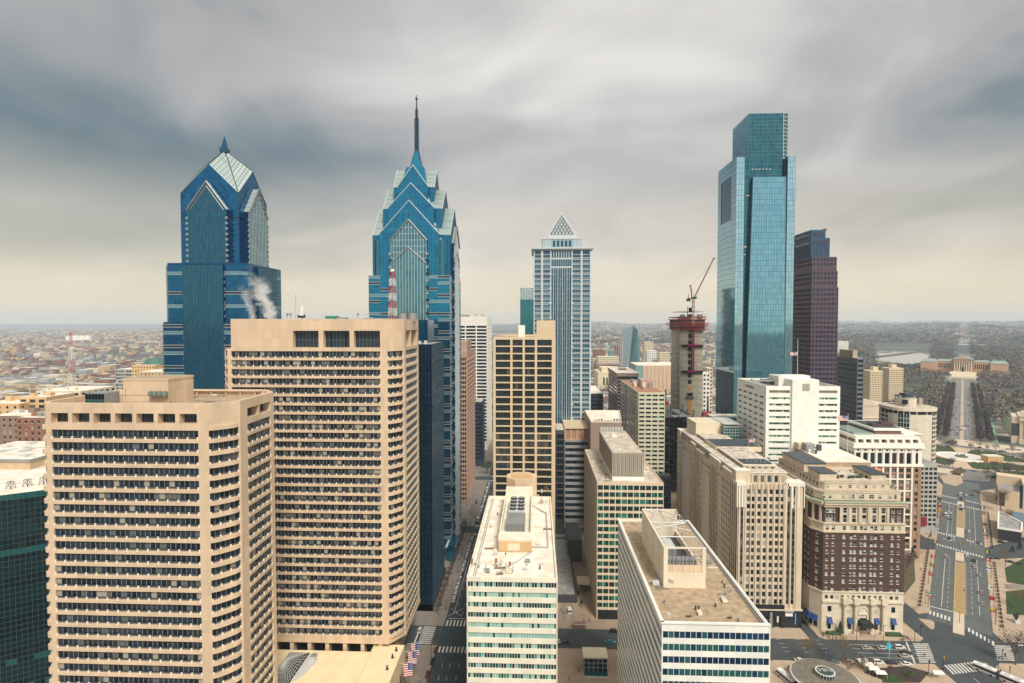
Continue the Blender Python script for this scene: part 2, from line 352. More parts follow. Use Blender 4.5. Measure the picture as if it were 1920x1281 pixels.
for i in range(4):
    m = MB(); x = -120.2+1.5*i; m.box(x, x+1.2, 170.4, 171.6, 127.2, 128.5, mat('sage_metal', (.16,.22,.18), .6)); m.cyl(x+.6, 171, 128.5, 128.62, .45, DGREY, 10)
    for q in (.1, 1.0): m.bar((x+q,170.5,124.4),(x+q,171.8,127.2), .05, DGREY)
    b.part('air_conditioner', m)
m = MB(); m.box(-136.5,-130.4,166,172,124.4,128.6,GREYM)
Wg = Wall((-136.5,165.9),(-130.4,165.9))
for i in range(6): m.wq(Wg, i*1.01, i*1.01+.9, 124.8, 126.5, .06, GTEA[1]); m.wq(Wg, i*1.01, i*1.01+.9, 126.7, 128.4, .06, GTEA[2])
b.part('equipment_enclosure', m)
m = MB()
m.bar((-129,170,127.5),(-114.8,170,127.6),.07,DGREY); m.bar((-127,170,124.4),(-127,170,129.5),.06,DGREY); m.bar((-113,170,124.4),(-113,170,127),.06,DGREY)
for x in (-135,-132,-125,-121,-108,-104): m.bar((x,168+R()*8,124.4),(x,168+R()*2,126.6+R()),.06,LGREY)
b.part('pipe_run', m); b.done()
# ---- tall tan twin
b = Bld('office_tower', 'taller tan concrete office tower left of the street, three big dark openings under its parapet', 'tower', (-90,246))
xl, xr = X(427,226), X(725,226); poly = [(xl,226),(xr,226),(-54.6,233.5),(-54.6,262),(-60,268),(xl,268),(xl-3,264),(xl-3,229.5)]
zts = [138.4-3.68*k for k in range(32)]; wh = 2.6
b.body(poly, 19, 139.2, [(t-wh, t) for t in zts], .6, TAN)
ptop = [(X(434,226),226.003),(xr,226.003),(-54.603,233.5),(-54.603,262),(-60,267.99),(X(434,226),267.99)]
b.body(ptop, 139.2, 149.6, [(139.9,146.7)], 2.6, TAN); b.parapet(ptop, 149.6, 151.5, 1.2, TAN)
Ws = walls(poly); uL = X(434,226)-xl; uR = X(713,226)-xl
o0 = [(uL, uR)]; o1 = [(.5, Ws[1].L-.8)]; o2 = [(3.0, 25.6)]; o7 = [(.4, Ws[7].L-.4)]
for W, o in ((Ws[0],o0),(Ws[1],o1),(Ws[2],o2),(Ws[7],o7)):
    b.piers(W, o, 19.02, 139, .6, TAN); tan_rows(b, W, o, zts, wh, .6, [(5,3,2,3,1.2),(4,3,2,4,1.8),(7,4,3,1.5,.4),(5,3,1,5,1.5),(6,3,3,2,.6)], pw=1.5)
bay_lips(b, Ws[1], .3, Ws[1].L-.6, zts, wh)
for i in (3,4,5,6): b.piers(Ws[i], [], 19.02, 139, .6, TAN)
Wt = walls(ptop); x0 = ptop[0][0]; oo = [(X(a,226)-x0, X(c,226)-x0) for a, c in ((550,598),(607,656),(664,713))]
b.piers(Wt[0], oo, 139.22, 149.5, 2.6, TAN); b.piers(Wt[2], [(3,12.5),(13.5,25.6)], 139.22, 149.5, 2.6, TAN)
for i in (1,3,4,5): b.piers(Wt[i], [], 139.22, 149.5, 2.6, TAN)
for a, c in oo: b.band(Wt[0], a, c, 139.9, 146.7, 1.5, 2.6, GLD[:3], (4,3,5), name='recessed_window', trans=3.0, mw=.14, mull=MULL)
for a, c in ((3,12.5),(13.5,25.6)): b.band(Wt[2], a, c, 139.9, 146.7, 2.5, 2.6, GLD[:2], name='recessed_window')
m = MB(); m.face([(*p, 149.7) for p in inset(ptop, 1.2)], ROOFT); b.part('roof', m)
m = MB(); m.prism(inset(poly, 3.5), 9, 19.0, TAN)
for i in range(9):
    x = xl+2+i*7.4; m.box(x, x+1.5, 226.3, 229, 9, 19.0, TAN)
m.prism(inset(poly, -.2), 18.4, 19.6, TAN); b.part('colonnade', m)
m = MB()
for i in range(8): m.wq(Wall((xl+3.5+i*7.4,229.4),(xl+9.4+i*7.4,229.4)), 0, 5.9, 11, 18, .0, GLD[0])
b.part('lobby_glazing', m); b.done()
# rooftop gear on the tall tan tower: each its own thing
def rz_(name, label, m, cat=None, group=None): 
    o = m.build(name); o['label'] = label; o['category'] = cat or name.replace('_', ' ')
    if group: o['group'] = group
    return o
WR = [mat('red_paint', (.40,.045,.04), .5), mat('white_paint', (.75,.72,.68), .5)]
def lattice(m, x, y, z0, z1, w0, w1, nb, cols, r=.12, diag=True):
    for k in range(nb):
        a, c = z0+(z1-z0)*k/nb, z0+(z1-z0)*(k+1)/nb; wa, wc = (w0+(w1-w0)*k/nb)/2, (w0+(w1-w0)*(k+1)/nb)/2; mt = cols(k)
        ca = [(x-wa,y-wa,a),(x+wa,y-wa,a),(x+wa,y+wa,a),(x-wa,y+wa,a)]; cc = [(x-wc,y-wc,c),(x+wc,y-wc,c),(x+wc,y+wc,c),(x-wc,y+wc,c)]
        for i in range(4):
            m.bar(ca[i], cc[i], r, mt); m.bar(cc[i], cc[(i+1)%4], r*.7, mt)
            if diag: m.bar(ca[i], cc[(i+1)%4], r*.6, mt); m.bar(ca[(i+1)%4], cc[i], r*.6, mt)
    return m
m = lattice(MB(), X(737,256), 256, 149.7, Z(508,256), 3.4, 1.8, 14, lambda k: WR[(k//2) % 2], .085)
m.cyl(X(737,256), 256, Z(509,256), Z(509,256)+1.2, 1.0, WR[1], 10); m.bar((X(741,256),256,Z(512,256)),(X(741,256),256,Z(503,256)),.05,WR[0])
t = thing('radio_mast', 'red and white lattice mast on the roof of the taller tan tower', 'mast', (X(737,256),256,149.7)); m.build('lattice', t, (X(737,256),256,149.7))
m = MB(); xa = X(764,250)
for i in range(2):
    m2 = MB(); m2.cyl(xa-2.2+4.2*i, 252, 150.5, 154.2, 1.9, GREYM, 14); m2.cyl(xa-2.2+4.2*i, 252, 154.2, 154.4, 1.6, DGREY, 14); 
    for k in range(4): m2.bar((xa-3.6+4.2*i+k*.9,250.4,149.7),(xa-3.6+4.2*i+k*.9,250.4,150.6),.1,DGREY)
    rz_('cooling_tower', ('left', 'right')[i]+' of two round metal cooling drums beside the roof mast', m2, 'cooling tower')
gear = [(568,590,'dish'),(625,596,'green'),(642,596,'box'),(688,596,'frame'),(540,596,'stub'),(546,596,'stub'),(590,596,'rail'),(556,560,'whip'),(672,596,'stub'),(700,596,'box2')]
for px, py, k in gear:
    x = X(px, 240); m = MB()
    if k == 'dish':
        m.cyl(x,240,149.7,154,.25,LGREY,8); m.cyl(x,239.5,153,155.2,1.4,LGREY,12,r2=.9); m.box(x-1.6,x+1.6,238.8,239.6,152,153.4,DGREY); m.cyl(x,240,155.2,157.4,.5,WR[1],8,r2=.2); rz_('satellite_dish','grey dish cluster on a pole at the middle of the tan roof',m,'antenna')
    elif k == 'green': m.box(x-2.6,x+2.2,238,242,150.5,152.8,mat('green_machine',(.02,.22,.15),.5)); m.box(x-3,x+2.6,238,242,149.7,150.5,DGREY); rz_('chiller','green roof chiller on the taller tan tower',m,'chiller')
    elif k == 'box': m.box(x-2.2,x+2.2,238,242,149.7,152.2,GREYM); m.box(x+2.4,x+6,238,241,149.7,151.6,DGREY); rz_('air_handler','grey air handler right of the green chiller',m,'air handler')
    elif k == 'box2': m.box(x-4,x+4,242,245,149.7,151.9,GREYM); rz_('air_handler','long low grey duct near the foot of the roof mast',m,'air handler')
    elif k == 'frame':
        m.bar((x-3,240,149.7),(x+1,240,154.5),.1,LGREY); m.bar((x+1,240,149.7),(x+1,240,155.5),.12,LGREY); m.bar((x-3,240,152),(x+3,240,152),.1,LGREY); rz_('antenna_frame','slanting pale antenna frame on the tan roof right of centre',m,'antenna')
    elif k == 'rail':
        for q in range(9): m.bar((x-6+q*1.5,240,149.7),(x-6+q*1.5,240,152.6+(q % 3)*.5),.07,LGREY)
        m.bar((x-6,240,152.3),(x+6,240,152.3),.06,LGREY); rz_('guard_rail','pale pipe rail left of the green chiller',m,'railing')
    elif k == 'whip': m.bar((x,240,149.7),(x,240,162),.06,DGREY); rz_('whip_antenna','thin tall whip antenna on the tan roof edge',m,'antenna')
    else: m.bar((x,240,149.7),(x,240,154),.12,GREYM); m.box(x-.4,x+.4,239.7,240.3,153,154,GREYM); rz_('roof_vent','slender vent pipe standing on the tan tower roof',m,'vent','roof vents on the tan tower')
# ---- podium roof between the tan towers
b = Bld('podium', 'low cream flat roof at the foot of the tan towers with a glass skylight', 'roof', (-88,195))
pz = 15.5; CR = mat('cream_roof', (.80,.66,.42), .85, mott=.12, mscale=.2)
m = b.mb(); m.box(-128,-66,150,225.2,0,pz,CR); m.box(-66,-54,150,228,0,pz+1.5,CR); m.box(-66.4,-65.9,150,228,pz,pz+2.0,CR)
Wp = Wall((-54,150),(-54,228)); 
for i in range(13): b.window(Wp, 3+i*6, 6.5+i*6, 3, 9, -.08, GLD[:2], rail=False)
m2 = MB(); SKY = mat('skylight_glass', (.02,.035,.04), .15, metal=.3); x0, x1, y0, y1 = X(524,214,1250), X(572,218,1240), 196, 223; px_, py_ = (x0+x1)/2, 210
for a, c in (((x0,y0),(x1,y0)),((x1,y0),(x1,y1)),((x1,y1),(x0,y1)),((x0,y1),(x0,y0))): m2.face([(*a,pz+.3),(*c,pz+.3),(px_,py_,pz+5)], SKY)
for k in range(13):
    t_ = k/12
    for a, c in (((x0,y0),(x1,y0)),((x1,y0),(x1,y1)),((x1,y1),(x0,y1)),((x0,y1),(x0,y0))):
        p = (a[0]+(c[0]-a[0])*t_, a[1]+(c[1]-a[1])*t_, pz+.35); q = (px_+(p[0]-px_)*abs(2*t_-1)*.0, py_, pz+5.05); m2.bar(p, q, .06, LGREY)
for k in range(1, 8):
    t_ = k/8; rr = [(px_+(x-px_)*t_, py_+(y-py_)*t_, pz+5.08-4.7*t_) for x, y in ((x0,y0),(x1,y0),(x1,y1),(x0,y1))]
    for i in range(4): m2.bar(rr[i], rr[(i+1)%4], .06, LGREY)
b.part('skylight', m2); 
m3 = MB(); m3.prism([(X(572,219,1240),222),(X(590,215,1245),219),(X(572,210,1262),208),(X(550,205,1281),204),(X(545,205,1281),206)], pz, pz+.25, LGREY); b.part('roof_walkway', m3)
b.done()
m = MB(); m.box(X(578,219),X(586,219),217,221,pz,pz+1.6,LGREY); m.cyl(X(582,219),219,pz+1.6,pz+2,1.2,GREYM,10); rz_('roof_fan','grey fan unit beside the skylight on the cream roof',m,'fan')
for i, (px, py) in enumerate(((746,1238),(739,1252),(729,1275))):
    Y = 133*FPX/(py-605); x = X(px, Y, py)-.6; m = MB(); m.cyl(x,Y,pz+1.5,pz+3,.35,DGREY,8); m.box(x-.5,x+.5,Y-.5,Y+.5,pz+1.5,pz+1.8,DGREY); rz_('floodlight', ('farthest','middle','nearest')[i]+' of the three dark lamps along the cream podium roof edge', m, 'lamp')
# ---- US flags on slanted poles over the pavement
FR, FWH, FB = mat('flag_red',(.42,.02,.03),.8), mat('flag_white',(.75,.73,.70),.8), mat('flag_blue',(.02,.05,.20),.8)
def us_flag(m, P, U, V, nx=8, wave=.12):
    """P corner by the pole, U along the fly, V down the hoist"""
    P, U, V = Vector(P), Vector(U), Vector(V); nn_ = U.cross(V).normalized()
    def q(a, c): return P+U*a+V*c+nn_*math.sin(a*7+c*2)*wave*U.length*.3*a
    for s_ in range(13):
        for k in range(nx):
            m.face([q(k/nx,s_/13), q((k+1)/nx,s_/13), q((k+1)/nx,(s_+1)/13), q(k/nx,(s_+1)/13)], FB if (s_ < 7 and k < nx*.4) else (FR if s_ % 2 == 0 else FWH))
    for i in range(5):
        for j in range(4):
            c = q(.04+i*.072, .06+j*.12)+nn_*.02; e = U.normalized()*.09; f_ = V.normalized()*.09
            m.face([c-e-f_, c+e-f_, c+e+f_, c-e+f_], FWH); c2 = c-nn_*.04; m.face([c2-e-f_, c2+e-f_, c2+e+f_, c2-e+f_], FWH)
for i, (px, py) in enumerate(((768,1224),(764,1240),(755,1263))):
    zf = 15; Y = (EYE-zf)*FPX/(py-605); x = -54; t = thing('flag', ('farthest','middle','nearest')[i]+' of three national flags hanging over the pavement by the podium', 'flag', (x,Y,0))
    m = MB(); m.bar((0,0,zf),(6.4,0,zf+.9),.09,LGREY); m.build('flagpole', t); m = MB(); us_flag(m, (5.4,0,zf+.7), (-3.6,0,-.5), (0,-.1,-5.6)); m.build('cloth', t)
# ---- beige office block with white roof, bottom centre
def strip_block(name, label, x0, x1, y0, y1, z1, zrows, wh, mt, mats, wts, pw, side=None, sidemats=None, roofm=ROOFW, parh=.9, depth=.35, mull=LGREY, margin=.25, extra_faces=(), wtsf=None):
    b = Bld(name, label, 'office block', ((x0+x1)/2, (y0+y1)/2)); poly = rect(x0,x1,y0,y1); Ws = walls(poly)
    b.body(poly, 0, z1-parh, [(t-wh, t) for t in zrows], depth, mt); b.parapet(poly, z1-parh, z1, .5, mt)
    for i, W in enumerate(Ws):
        if i in side or i in extra_faces:
            o = [(margin, W.L-margin)]; b.piers(W, o, .02, z1-parh-.1, depth, mt)
            for k, zt in enumerate(zrows): b.band(W, margin, W.L-margin, zt-wh, zt, pw, depth, mats, wtsf(k) if wtsf else wts, mull=mull, mw=.14)
        else: b.piers(W, [], .02, z1-parh-.1, depth, mt)
    m = MB(); m.face([(*p, z1-parh+.03) for p in inset(poly,.5)], roofm); b.part('roof', m); return b, poly, Ws
yA = 174; xA0, xA1 = X(875,yA,1083), X(1045.5,yA,1083); zA = Z(1083,yA,960); yA2 = 257
zr = [Z(860+705/3.04,yA)-k*3.23 for k in range(22)]
moods = [(1,2,3,4,1),(6,1,0,1,1),(2,2,2,2,1),(2,2,3,3,1),(5,1,1,0,3),(1,0,.5,.3,7),(1,2,3,3,1),(1,2,4,2,1),(0,2,3,3,1),(2,2,2,2,2)]
b, poly, Ws = strip_block('office_block', 'cream office block with white roof and pale green window bands at bottom centre', xA0, xA1, yA, yA2, zA, zr, 1.62, CREAM, GGR, None, .86, side=(0,3), parh=1.0, wtsf=lambda k: moods[k % 10])
zR = zA-.95
m = MB(); DUC = mat('roof_grey_walk', (.35,.34,.30), .8)
for dx_ in (1.6, 2.3): m.box(xA0+dx_, xA0+dx_+.25, yA+2, yA2-2, zR, zR+.3, DUC); 
m.box(xA1-2.6, xA1-2.2, 200, 236, zR, zR+.6, DUC); m.box(xA1-8, xA1-2.2, 199.6, 200, zR, zR+.6, DUC); m.bar((xA1-2.4,236,zR+.3),(xA1-8.2,246,zR+.3),.2,DUC)
m.bar((X(930,176),178,zR+.2),(X(1000,197),197,zR+.2),.2,DUC); b.part('roof_pipe', m)
TO = mat('ochre_panel', (.58,.38,.19), .8, mott=.15)
m = MB(); xp0, xp1 = X(935,196,1020), X(997,196,1020); m.box(xp0,xp1,196,243,zR,zR+4.2,CREAM); m.box(xp0-.2,xp1+.2,195.8,201.5,zR+4.2,zR+5.0,CREAM); m.box(xp0+.02,xp1-.02,195.7,196,zR+.3,zR+3.7,TO)
for i in range(10): m.box(xp0+3.2+i*.42, xp0+3.5+i*.42, 195.6, 195.75, zR+.7, zR+3.2, CREAM)
m.box(xp0,xp0+.5,201.5,243,zR+4.2,zR+6.5,CREAM); m.box(xp1-.5,xp1,201.5,243,zR+4.2,zR+6.5,CREAM); m.box(xp0,xp1,243,248,zR,zR+8,CREAM); m.face([(xp0+.4,243.4,zR+8.02),(xp1-.4,243.4,zR+8.02),(xp1-.4,247.6,zR+8.02),(xp0+.4,247.6,zR+8.02)],ROOFW)
b.part('penthouse', m)
m = MB(); xc = (xp0+xp1)/2; m.box(xc-3.6,xc+3.2,204,216,zR+4.3,zR+7.2,GREYM)
for i in range(14): m.box(xc-3.7+i*.5,xc-3.55+i*.5,203.9,204,zR+4.4,zR+7.1,DGREY)
b.part('cooling_unit', m)
m = MB(); m.box(xc-3.4,xc+2.8,218,236,zR+4.3,zR+7.0,LGREY)
for i in range(2):
    for j in range(4): m.cyl(xc-1.8+i*3.1, 220.5+j*4.3, zR+7.0, zR+7.7, 1.35, DGREY, 14); m.cyl(xc-1.8+i*3.1, 220.5+j*4.3, zR+7.7, zR+7.75, .4, LGREY, 8); m.box(xc-3.1+i*3.1,xc-.5+i*3.1,220.4+j*4.3,220.6+j*4.3,zR+7.7,zR+7.8,LGREY)
b.part('fan_bank', m)
b.done()
b2 = Bld('roof_drum', 'tan octagonal enclosure with a round ochre cap behind the white roof', 'enclosure', (xc,256)); m = b2.mb()
m.cyl(xc+.6, 262, 50, zR+9, 7.4, TAN, 8, rot=.39); m.cyl(xc+.6, 262, zR+9, zR+9.1, 5.2, TO, 24); b2.done()
for i, (px, py) in enumerate(((885,1072),(892,1068),(899,1074),(930,1070),(940,1068),(948,1074),(956,1070),(911,1079),(962,1081),(1027,925),(1016,932),(1009,938),(938,1030))):
    Yq = (EYE-zR)*FPX/(py-605); x = X(px, Yq, py); m = MB(); h = 1.4+R()*1.6
    m.bar((x,Yq,zR),(x,Yq,zR+h),.07,GREYM); m.box(x-.35,x+.35,Yq-.2,Yq+.2,zR+h*.5,zR+h,LGREY if i % 3 else mat('rust',(.25,.12,.06),.9)); m.bar((x-.7,Yq,zR),(x,Yq,zR+h*.6),.06,DGREY)
    rz_('roof_antenna', 'small pole antenna standing on the white roof', m, 'antenna', 'small antennas on the white roof')
m = MB()
for i in range(7): m.bar((X(1008,247)+i*.5,247+R()*4,zR),(X(1012,247)+R()*4,247+R()*5,zR+1+R()*2),.1,mat('rust'))
rz_('scrap_frame','rusty collapsed frame at the far right corner of the white roof',m,'frame')
# ---- white block with brown gravel roof, right of centre bottom
yB = 142; xB0, xB1 = X(1241,yB,1171), X(1445,yB,1173); zB = Z(1171,yB,1340); yB2 = 218
zr = [zB-Z(605,1)*0-2.0-k*3.2 for k in range(23)]
b, poly, Ws = strip_block('office_block', 'white banded office block with brown gravel roof and open rooftop machinery pen', xB0, xB1, yB, yB2, zB, zr, 1.7, WHITE, [mat('blue_strip_glass',(.010,.06,.13),.08,metal=.3), mat('navy_strip_glass',(.008,.03,.075),.08,metal=.3), mat('green_strip_glass',(.02,.11,.10),.1,metal=.2)], (3,2,.3), 1.36, side=(0,3), roofm=ROOFT, parh=.7, depth=.14, mull=LGREY, wtsf=lambda k: (3,2.4,.1) if k % 2 == 0 else (.6,1,4))
m = MB(); 
for W in (Ws[0], Ws[3]): m.wb(W, -.3 if W is Ws[0] else 0, W.L, zB-.02, zB+.35, -.6, .25 if W is Ws[0] else .253, WHITE)
m.box(xB1-.9,xB1-.5,yB+1,yB2,zB-.6,zB-.1,LGREY); m.box(xB1-1.6,xB1-1.4,yB+1,yB2,zB-.65,zB-.3,GREYM); m.box(X(1325,180),xB1-2,176.5,176.9,zB-.65,zB-.35,LIMEP); b.part('coping', m)
zR = zB-.65; yp = (EYE-zR)*FPX/(1104-605); xp0, xp1 = X(1244,yp,1104), X(1323,yp,1104); zt = Z(880+470/3.2,yp,1280); yq = yp*1.0+34
m = MB(); m.box(xp0+.01,xp1-.01,yp+.01,yp+8,zR,zR+4.2,LIMEP); m.box(xp0,xp0+.6,yp+.5,yq-.01,zR,zt-.01,LIMEP); m.box(xp1-.6,xp1-.005,yp+.5,yq-.01,zR,zR+4.5,LIMEP); m.box(xp0+.01,xp1-.01,yq-.6,yq,zR,zt-.02,LIMEP)
m.box(xp0,xp0+1.2,yp,yp+.5,zR+4.3,zt-.4,LIMEP); m.box(xp1-1,xp1,yp,yp+.5,zR+4.3,zt-.4,LIMEP); m.box(xp0-.03,xp1+.03,yp-.03,yp+.5,zR+3.9,zR+4.3,LIMEP); m.box(xp0-.02,xp1+.02,yp-.02,yp+.5,zt-.4,zt+.02,LIMEP)
for i in range(1,4): m.box(xp0+i*(xp1-xp0)/4-.25, xp0+i*(xp1-xp0)/4+.25, yp-.06, yp+.3, zR+4.3, zR+6.6, LIMEP)
m.box(xp0+1.2,xp1-1,yp+.1,yp+.4,zR+4.3,zR+6.6,TAN)
for i in range(12): m.box(xp0-.06,xp0,yp+2+i*2.6,yp+2.6+i*2.6,zR+4,zR+6.5,TAN)
b.part('penthouse', m)
m = MB()
m.box(xp0+.6,xp1-.6,yp+8,yq-.6,zR+2,zR+2.2,DGREY); m.box(xp0+2,xp0+7,yp+13,yp+22,zR+2.2,zR+6,GREYM); m.box(xp0+2.2,xp0+6.8,yp+13.4,yp+21.6,zR+6,zR+6.3,LGREY)
for i in range(3): m.cyl(xp0+4.5, yp+15+i*2.8, zR+6.3, zR+6.8, 1.1, LGREY, 12)
m.box(xp0+1.5,xp1-1.5,yp+4,yp+7,zR+4.3,zR+6.5,GREYM)
for i in range(9): m.bar((xp0+1.6+i*.95,yp+3,zR+4.3),(xp0+1.6+i*.95,yp+3,zR+8),.12,LGREY)
b.part('cooling_unit', m)
m = MB(); A = lambda t, s_: (xp0+.3+(xp1-xp0-.6)*t, yp+.3+(yq-yp-.6)*s_, zt-.2)
for p, q in (((0,0),(0,1)),((1,0),(1,1)),((0,.25),(1,.25)),((0,.62),(1,.62)),((0,1),(1,.62)),((0,.62),(.45,1)),((.45,1),(1,.82)),((0,.62),(1,.4)),((0,.45),(1,.62)),((1,.25),(1,1))): m.bar(A(*p), A(*q), .2, LGREY)
for s_ in (0,.14,.28,.42,.56,.7,.85,1): m.bar(A(1,s_), (A(1,s_)[0],A(1,s_)[1],zR+4.4), .14, LGREY)
for z_ in (zR+7.6, zR+9.2): m.bar((xp0+1.2,yp+.25,z_),(xp1-1,yp+.25,z_),.1,DGREY)
for i in range(1,6): m.bar((xp0+1.2+i*1.25,yp+.25,zR+6.6),(xp0+1.2+i*1.25,yp+.25,zt-.4),.07,DGREY)
b.part('steel_screen', m)
m = MB()
for q in (0,.7): m.cyl(X(1261,yp-.4)+q, yp-.3, zR+2.2-q*.3, zR+2.9-q*.3, .35, LGREY, 10)
b.part('flood_lamp', m); b.done()
for i, (px, py) in enumerate(((1304,1146),(1310,1146),(1358,1102),(1291,1159),(1368,1160),(1254,1155),(1225,1095),(1231,1090))):
    Yq = (EYE-zR)*FPX/(py-605); x = X(px, Yq, py); m = MB()
    if i < 3: m.cyl(x,Yq,zR,zR+.9,.2,DGREY,8); m.cyl(x,Yq,zR+.9,zR+1.1,.35,DGREY,8)
    else: m.box(x-.6,x+.6,Yq-.2,Yq+.2,zR,zR+.35,LGREY if i > 4 else DGREY); m.bar((x,Yq,zR),(x+1,Yq+1,zR+.25),.06,DGREY)
    rz_('roof_vent', 'small vent or fitting lying on the brown gravel roof', m, 'vent', 'small vents on the brown gravel roof')
# ---- green-windowed slab beyond 16th street
yC, yC2 = 284, 358; xC0, xC1 = X(1120,yC,906), X(1244.5,yC,905); zC = Z(905,yC,1180)
zr = [Z(911,yC,1180)-k*3.52+.1 for k in range(18)]
b, poly, Ws = strip_block('office_block', 'tan office slab with emerald green window rows and louvred rooftop box', xC0, xC1, yC, yC2, zC, zr, 2.3, mat('warm_precast',(.62,.50,.36),.8,mott=.1,streak=True), GMD, (4,3,4), 1.0, side=(0,), roofm=ROOFC, parh=.5, depth=.16, mull=mat('dark_bronze_frame',(.05,.06,.05),.5), wtsf=lambda k: (2,3,3) if k % 3 else (1,3,5))
m = MB()
for i in range(1,11): m.wb(Ws[0], i*(xC1-xC0)/11-.16, i*(xC1-xC0)/11+.16, 5, zC-1, -.1, .05, LIMEP)
b.part('fin', m)
m = MB(); SC = mat('screen_wall',(.50,.44,.34),.85,mott=.2,mscale=.6)
for k in range(40): # diagonal lattice screen on the side wall
    z_ = 5+k*1.6; m.wb(Ws[3], 0, Ws[3].L, z_, z_+.18, 0, .22, LIMEP)
for k in range(46): m.wb(Ws[3], k*1.62, k*1.62+.2, 4.5, zC-1, 0, .25, SC)
b.part('lattice_screen', m)
m = MB(); m.box(xC0-.02+.5,xC1-.5,yC-.05,yC,.1,5,BLKST)
for i in range(11): m.box(xC0+.8+i*3,xC0+3+i*3,yC-.1,yC-.06,.6,4.2,GMD[2])
b.part('shopfront', m)
yp = 289; xp0, xp1 = X(1148.5,yp,890), X(1207,yp,890); zt = Z(850,yp,1178); m = MB(); LOU = mat('louvre_metal',(.36,.32,.26),.6,mott=.1)
m.box(xp0,xp1,yp,350,zC-.4,zt,LOU); m.box(xp0-.1,xp1+.1,yp-.1,350.1,zC-.4,zC+1.6,mat('white_kerb',(.8,.77,.7),.7)); m.face([(xp0+.5,yp+.5,zt+.02),(xp1-.5,yp+.5,zt+.02),(xp1-.5,345,zt+.02),(xp0+.5,345,zt+.02)],ROOFC)
for i in range(40): m.box(xp0+i*(xp1-xp0)/40,xp0+i*(xp1-xp0)/40+.16,yp-.25,yp,zC+1.8,zt,LIMEP if (i*7) % 5 < 2 else GREYM)
for i in range(60): m.box(xp0-.2,xp0,yp+i,yp+i+.3,zC+1.8,zt,LOU)
b.part('penthouse', m); m = MB()
for i in range(8): m.box(xp0+1+i*1.8,xp0+2.2+i*1.8,352,353,zt-2,zt+1.6,LGREY)
m.box(xp0+5,xp0+8,330,334,zt,zt+1,ROOFW); b.part('roof_hatch', m); b.done()
# ---- bronze gridded tower, centre
yD, yD2 = 285, 345; xD0, xD1 = X(925,yD), X(1041,yD); zD = Z(632,yD)
GT = mat('tan_aluminium',(.60,.47,.32),.6,mott=.08)
b = Bld('office_tower', 'dark windowed tower with a tan grid frame in the centre, white box on its roof', 'tower', (-6,315)); poly = rect(xD0,xD1,yD,yD2); Ws = walls(poly)
rows = [Z(637,yD)-k*3.667 for k in range(36)]; rows = [z for z in rows if z > 6]
b.body(poly, 0, zD-1, [(z-3.0, z) for z in rows], .5, GT); b.parapet(poly, zD-1, zD, .8, GT)
oc = [(X(a,yD)-xD0, X(c,yD)-xD0) for a, c in ((929.4,956.8),(961,980),(984,1002.7),(1007,1034.5))]
b.piers(Ws[0], oc, .02, zD-1.1, .5, GT, proud=.12)
for i in (1,2,3): b.piers(Ws[i], [(2+6.4*k, 7.6+6.4*k) for k in range(int((Ws[i].L-3)/6.4))], .02, zD-1.1, .5, GT, proud=.12)
GBZ = [mat('bronze_glass',(.012,.018,.016),.06,spec=.9), mat('bronze_glass_b',(.022,.030,.026),.05,metal=.3), mat('amber_reflection_glass',(.16,.12,.07),.15,metal=.4)]
for ci, (a, c) in enumerate(oc):
    for k, z in enumerate(rows):
        if ci == 3 and k == 0: continue
        z1 = z+3.667 if (ci == 3 and k == 1) else z
        b.band(Ws[0], a, c, z-3.0, z1, (c-a)/4, .5, GBZ+[GLD[2]], (5,4,1.6 if 12 < k < 19 else .2,.6), mull=DGREY, mw=.06, jit=.012, trans=.9)
for i in (1,3):
    for k in range(int((Ws[i].L-3)/6.4)):
        m = MB(); 
        for z in rows: m.wq(Ws[i], 2+6.4*k, 7.6+6.4*k, z-3, z, -.4, pick(GBZ[:2]))
        b.parts.setdefault('@window_strip', []).append(m)
m = MB(); m.face([(*p, zD-.95) for p in inset(poly,.8)], ROOFT); b.part('roof', m)
m = MB(); xq = X(1006,288); m.box(xq,xD1-.05,285.06,300,zD-.5,Z(601,285),GT); b.part('stair_block', m)
m = MB(); m.box(X(972,300),X(984,300),300,306,zD-1,Z(610,300),mat('white_kerb')); b.part('roof_cabin', m); b.done()
# ================================================================ GLASS TOWERS
def gable_face(m, W, uc, hw, z0, eave, apex, dz, du, mats, wts=None, mull=None, mw=.14, d=0.0, jit=.02, rowmat=None, vertical=True, hbar=True):
    z = z0; nu = max(1, round(2*hw/du)); j = 0
    def hwz(z): return hw if z <= eave else hw*max(0, 1-(z-eave)/(apex-eave))
    zs = frange(z0, apex, dz)+[apex]
    zs = sorted(set([q for q in zs if abs(q-eave) > .5]+[eave])) if apex > eave else zs
    for a, c in zip(zs[:-1], zs[1:]):
        wa, wc = hwz(a), hwz(c); mm = rowmat(j) if rowmat else None; j += 1
        for i in range(nu):
            t0, t1 = -1+2*i/nu, -1+2*(i+1)/nu
            q = [W.P(uc+wa*t0,a,d+(R()-.5)*jit*2), W.P(uc+wa*t1,a,d+(R()-.5)*jit*2), W.P(uc+wc*t1,c,d+(R()-.5)*jit*2), W.P(uc+wc*t0,c,d+(R()-.5)*jit*2)]
            m.face(q if wc > .05 else q[:3], mm or pick(mats, wts))
        if mull and hbar: m.wb(W, uc-wa, uc+wa, a-mw/2, a+mw/2, d-.05, d+.1, mull)
    if mull and vertical:
        for i in range(nu+1):
            u = -hw+2*hw*i/nu; zt = eave+(apex-eave)*(1-abs(u)/hw) if apex > eave else eave
            m.wb(W, uc+u-mw/2, uc+u+mw/2, z0, zt, d-.05, d+.14, mull)
def gable_trim(m, W, uc, hw, eave, apex, t, d, mt):
    for s_ in (-1, 1):
        a = W.P(uc+s_*hw, eave, d); c = W.P(uc, apex, d); m.bar(a, c, t, mt)
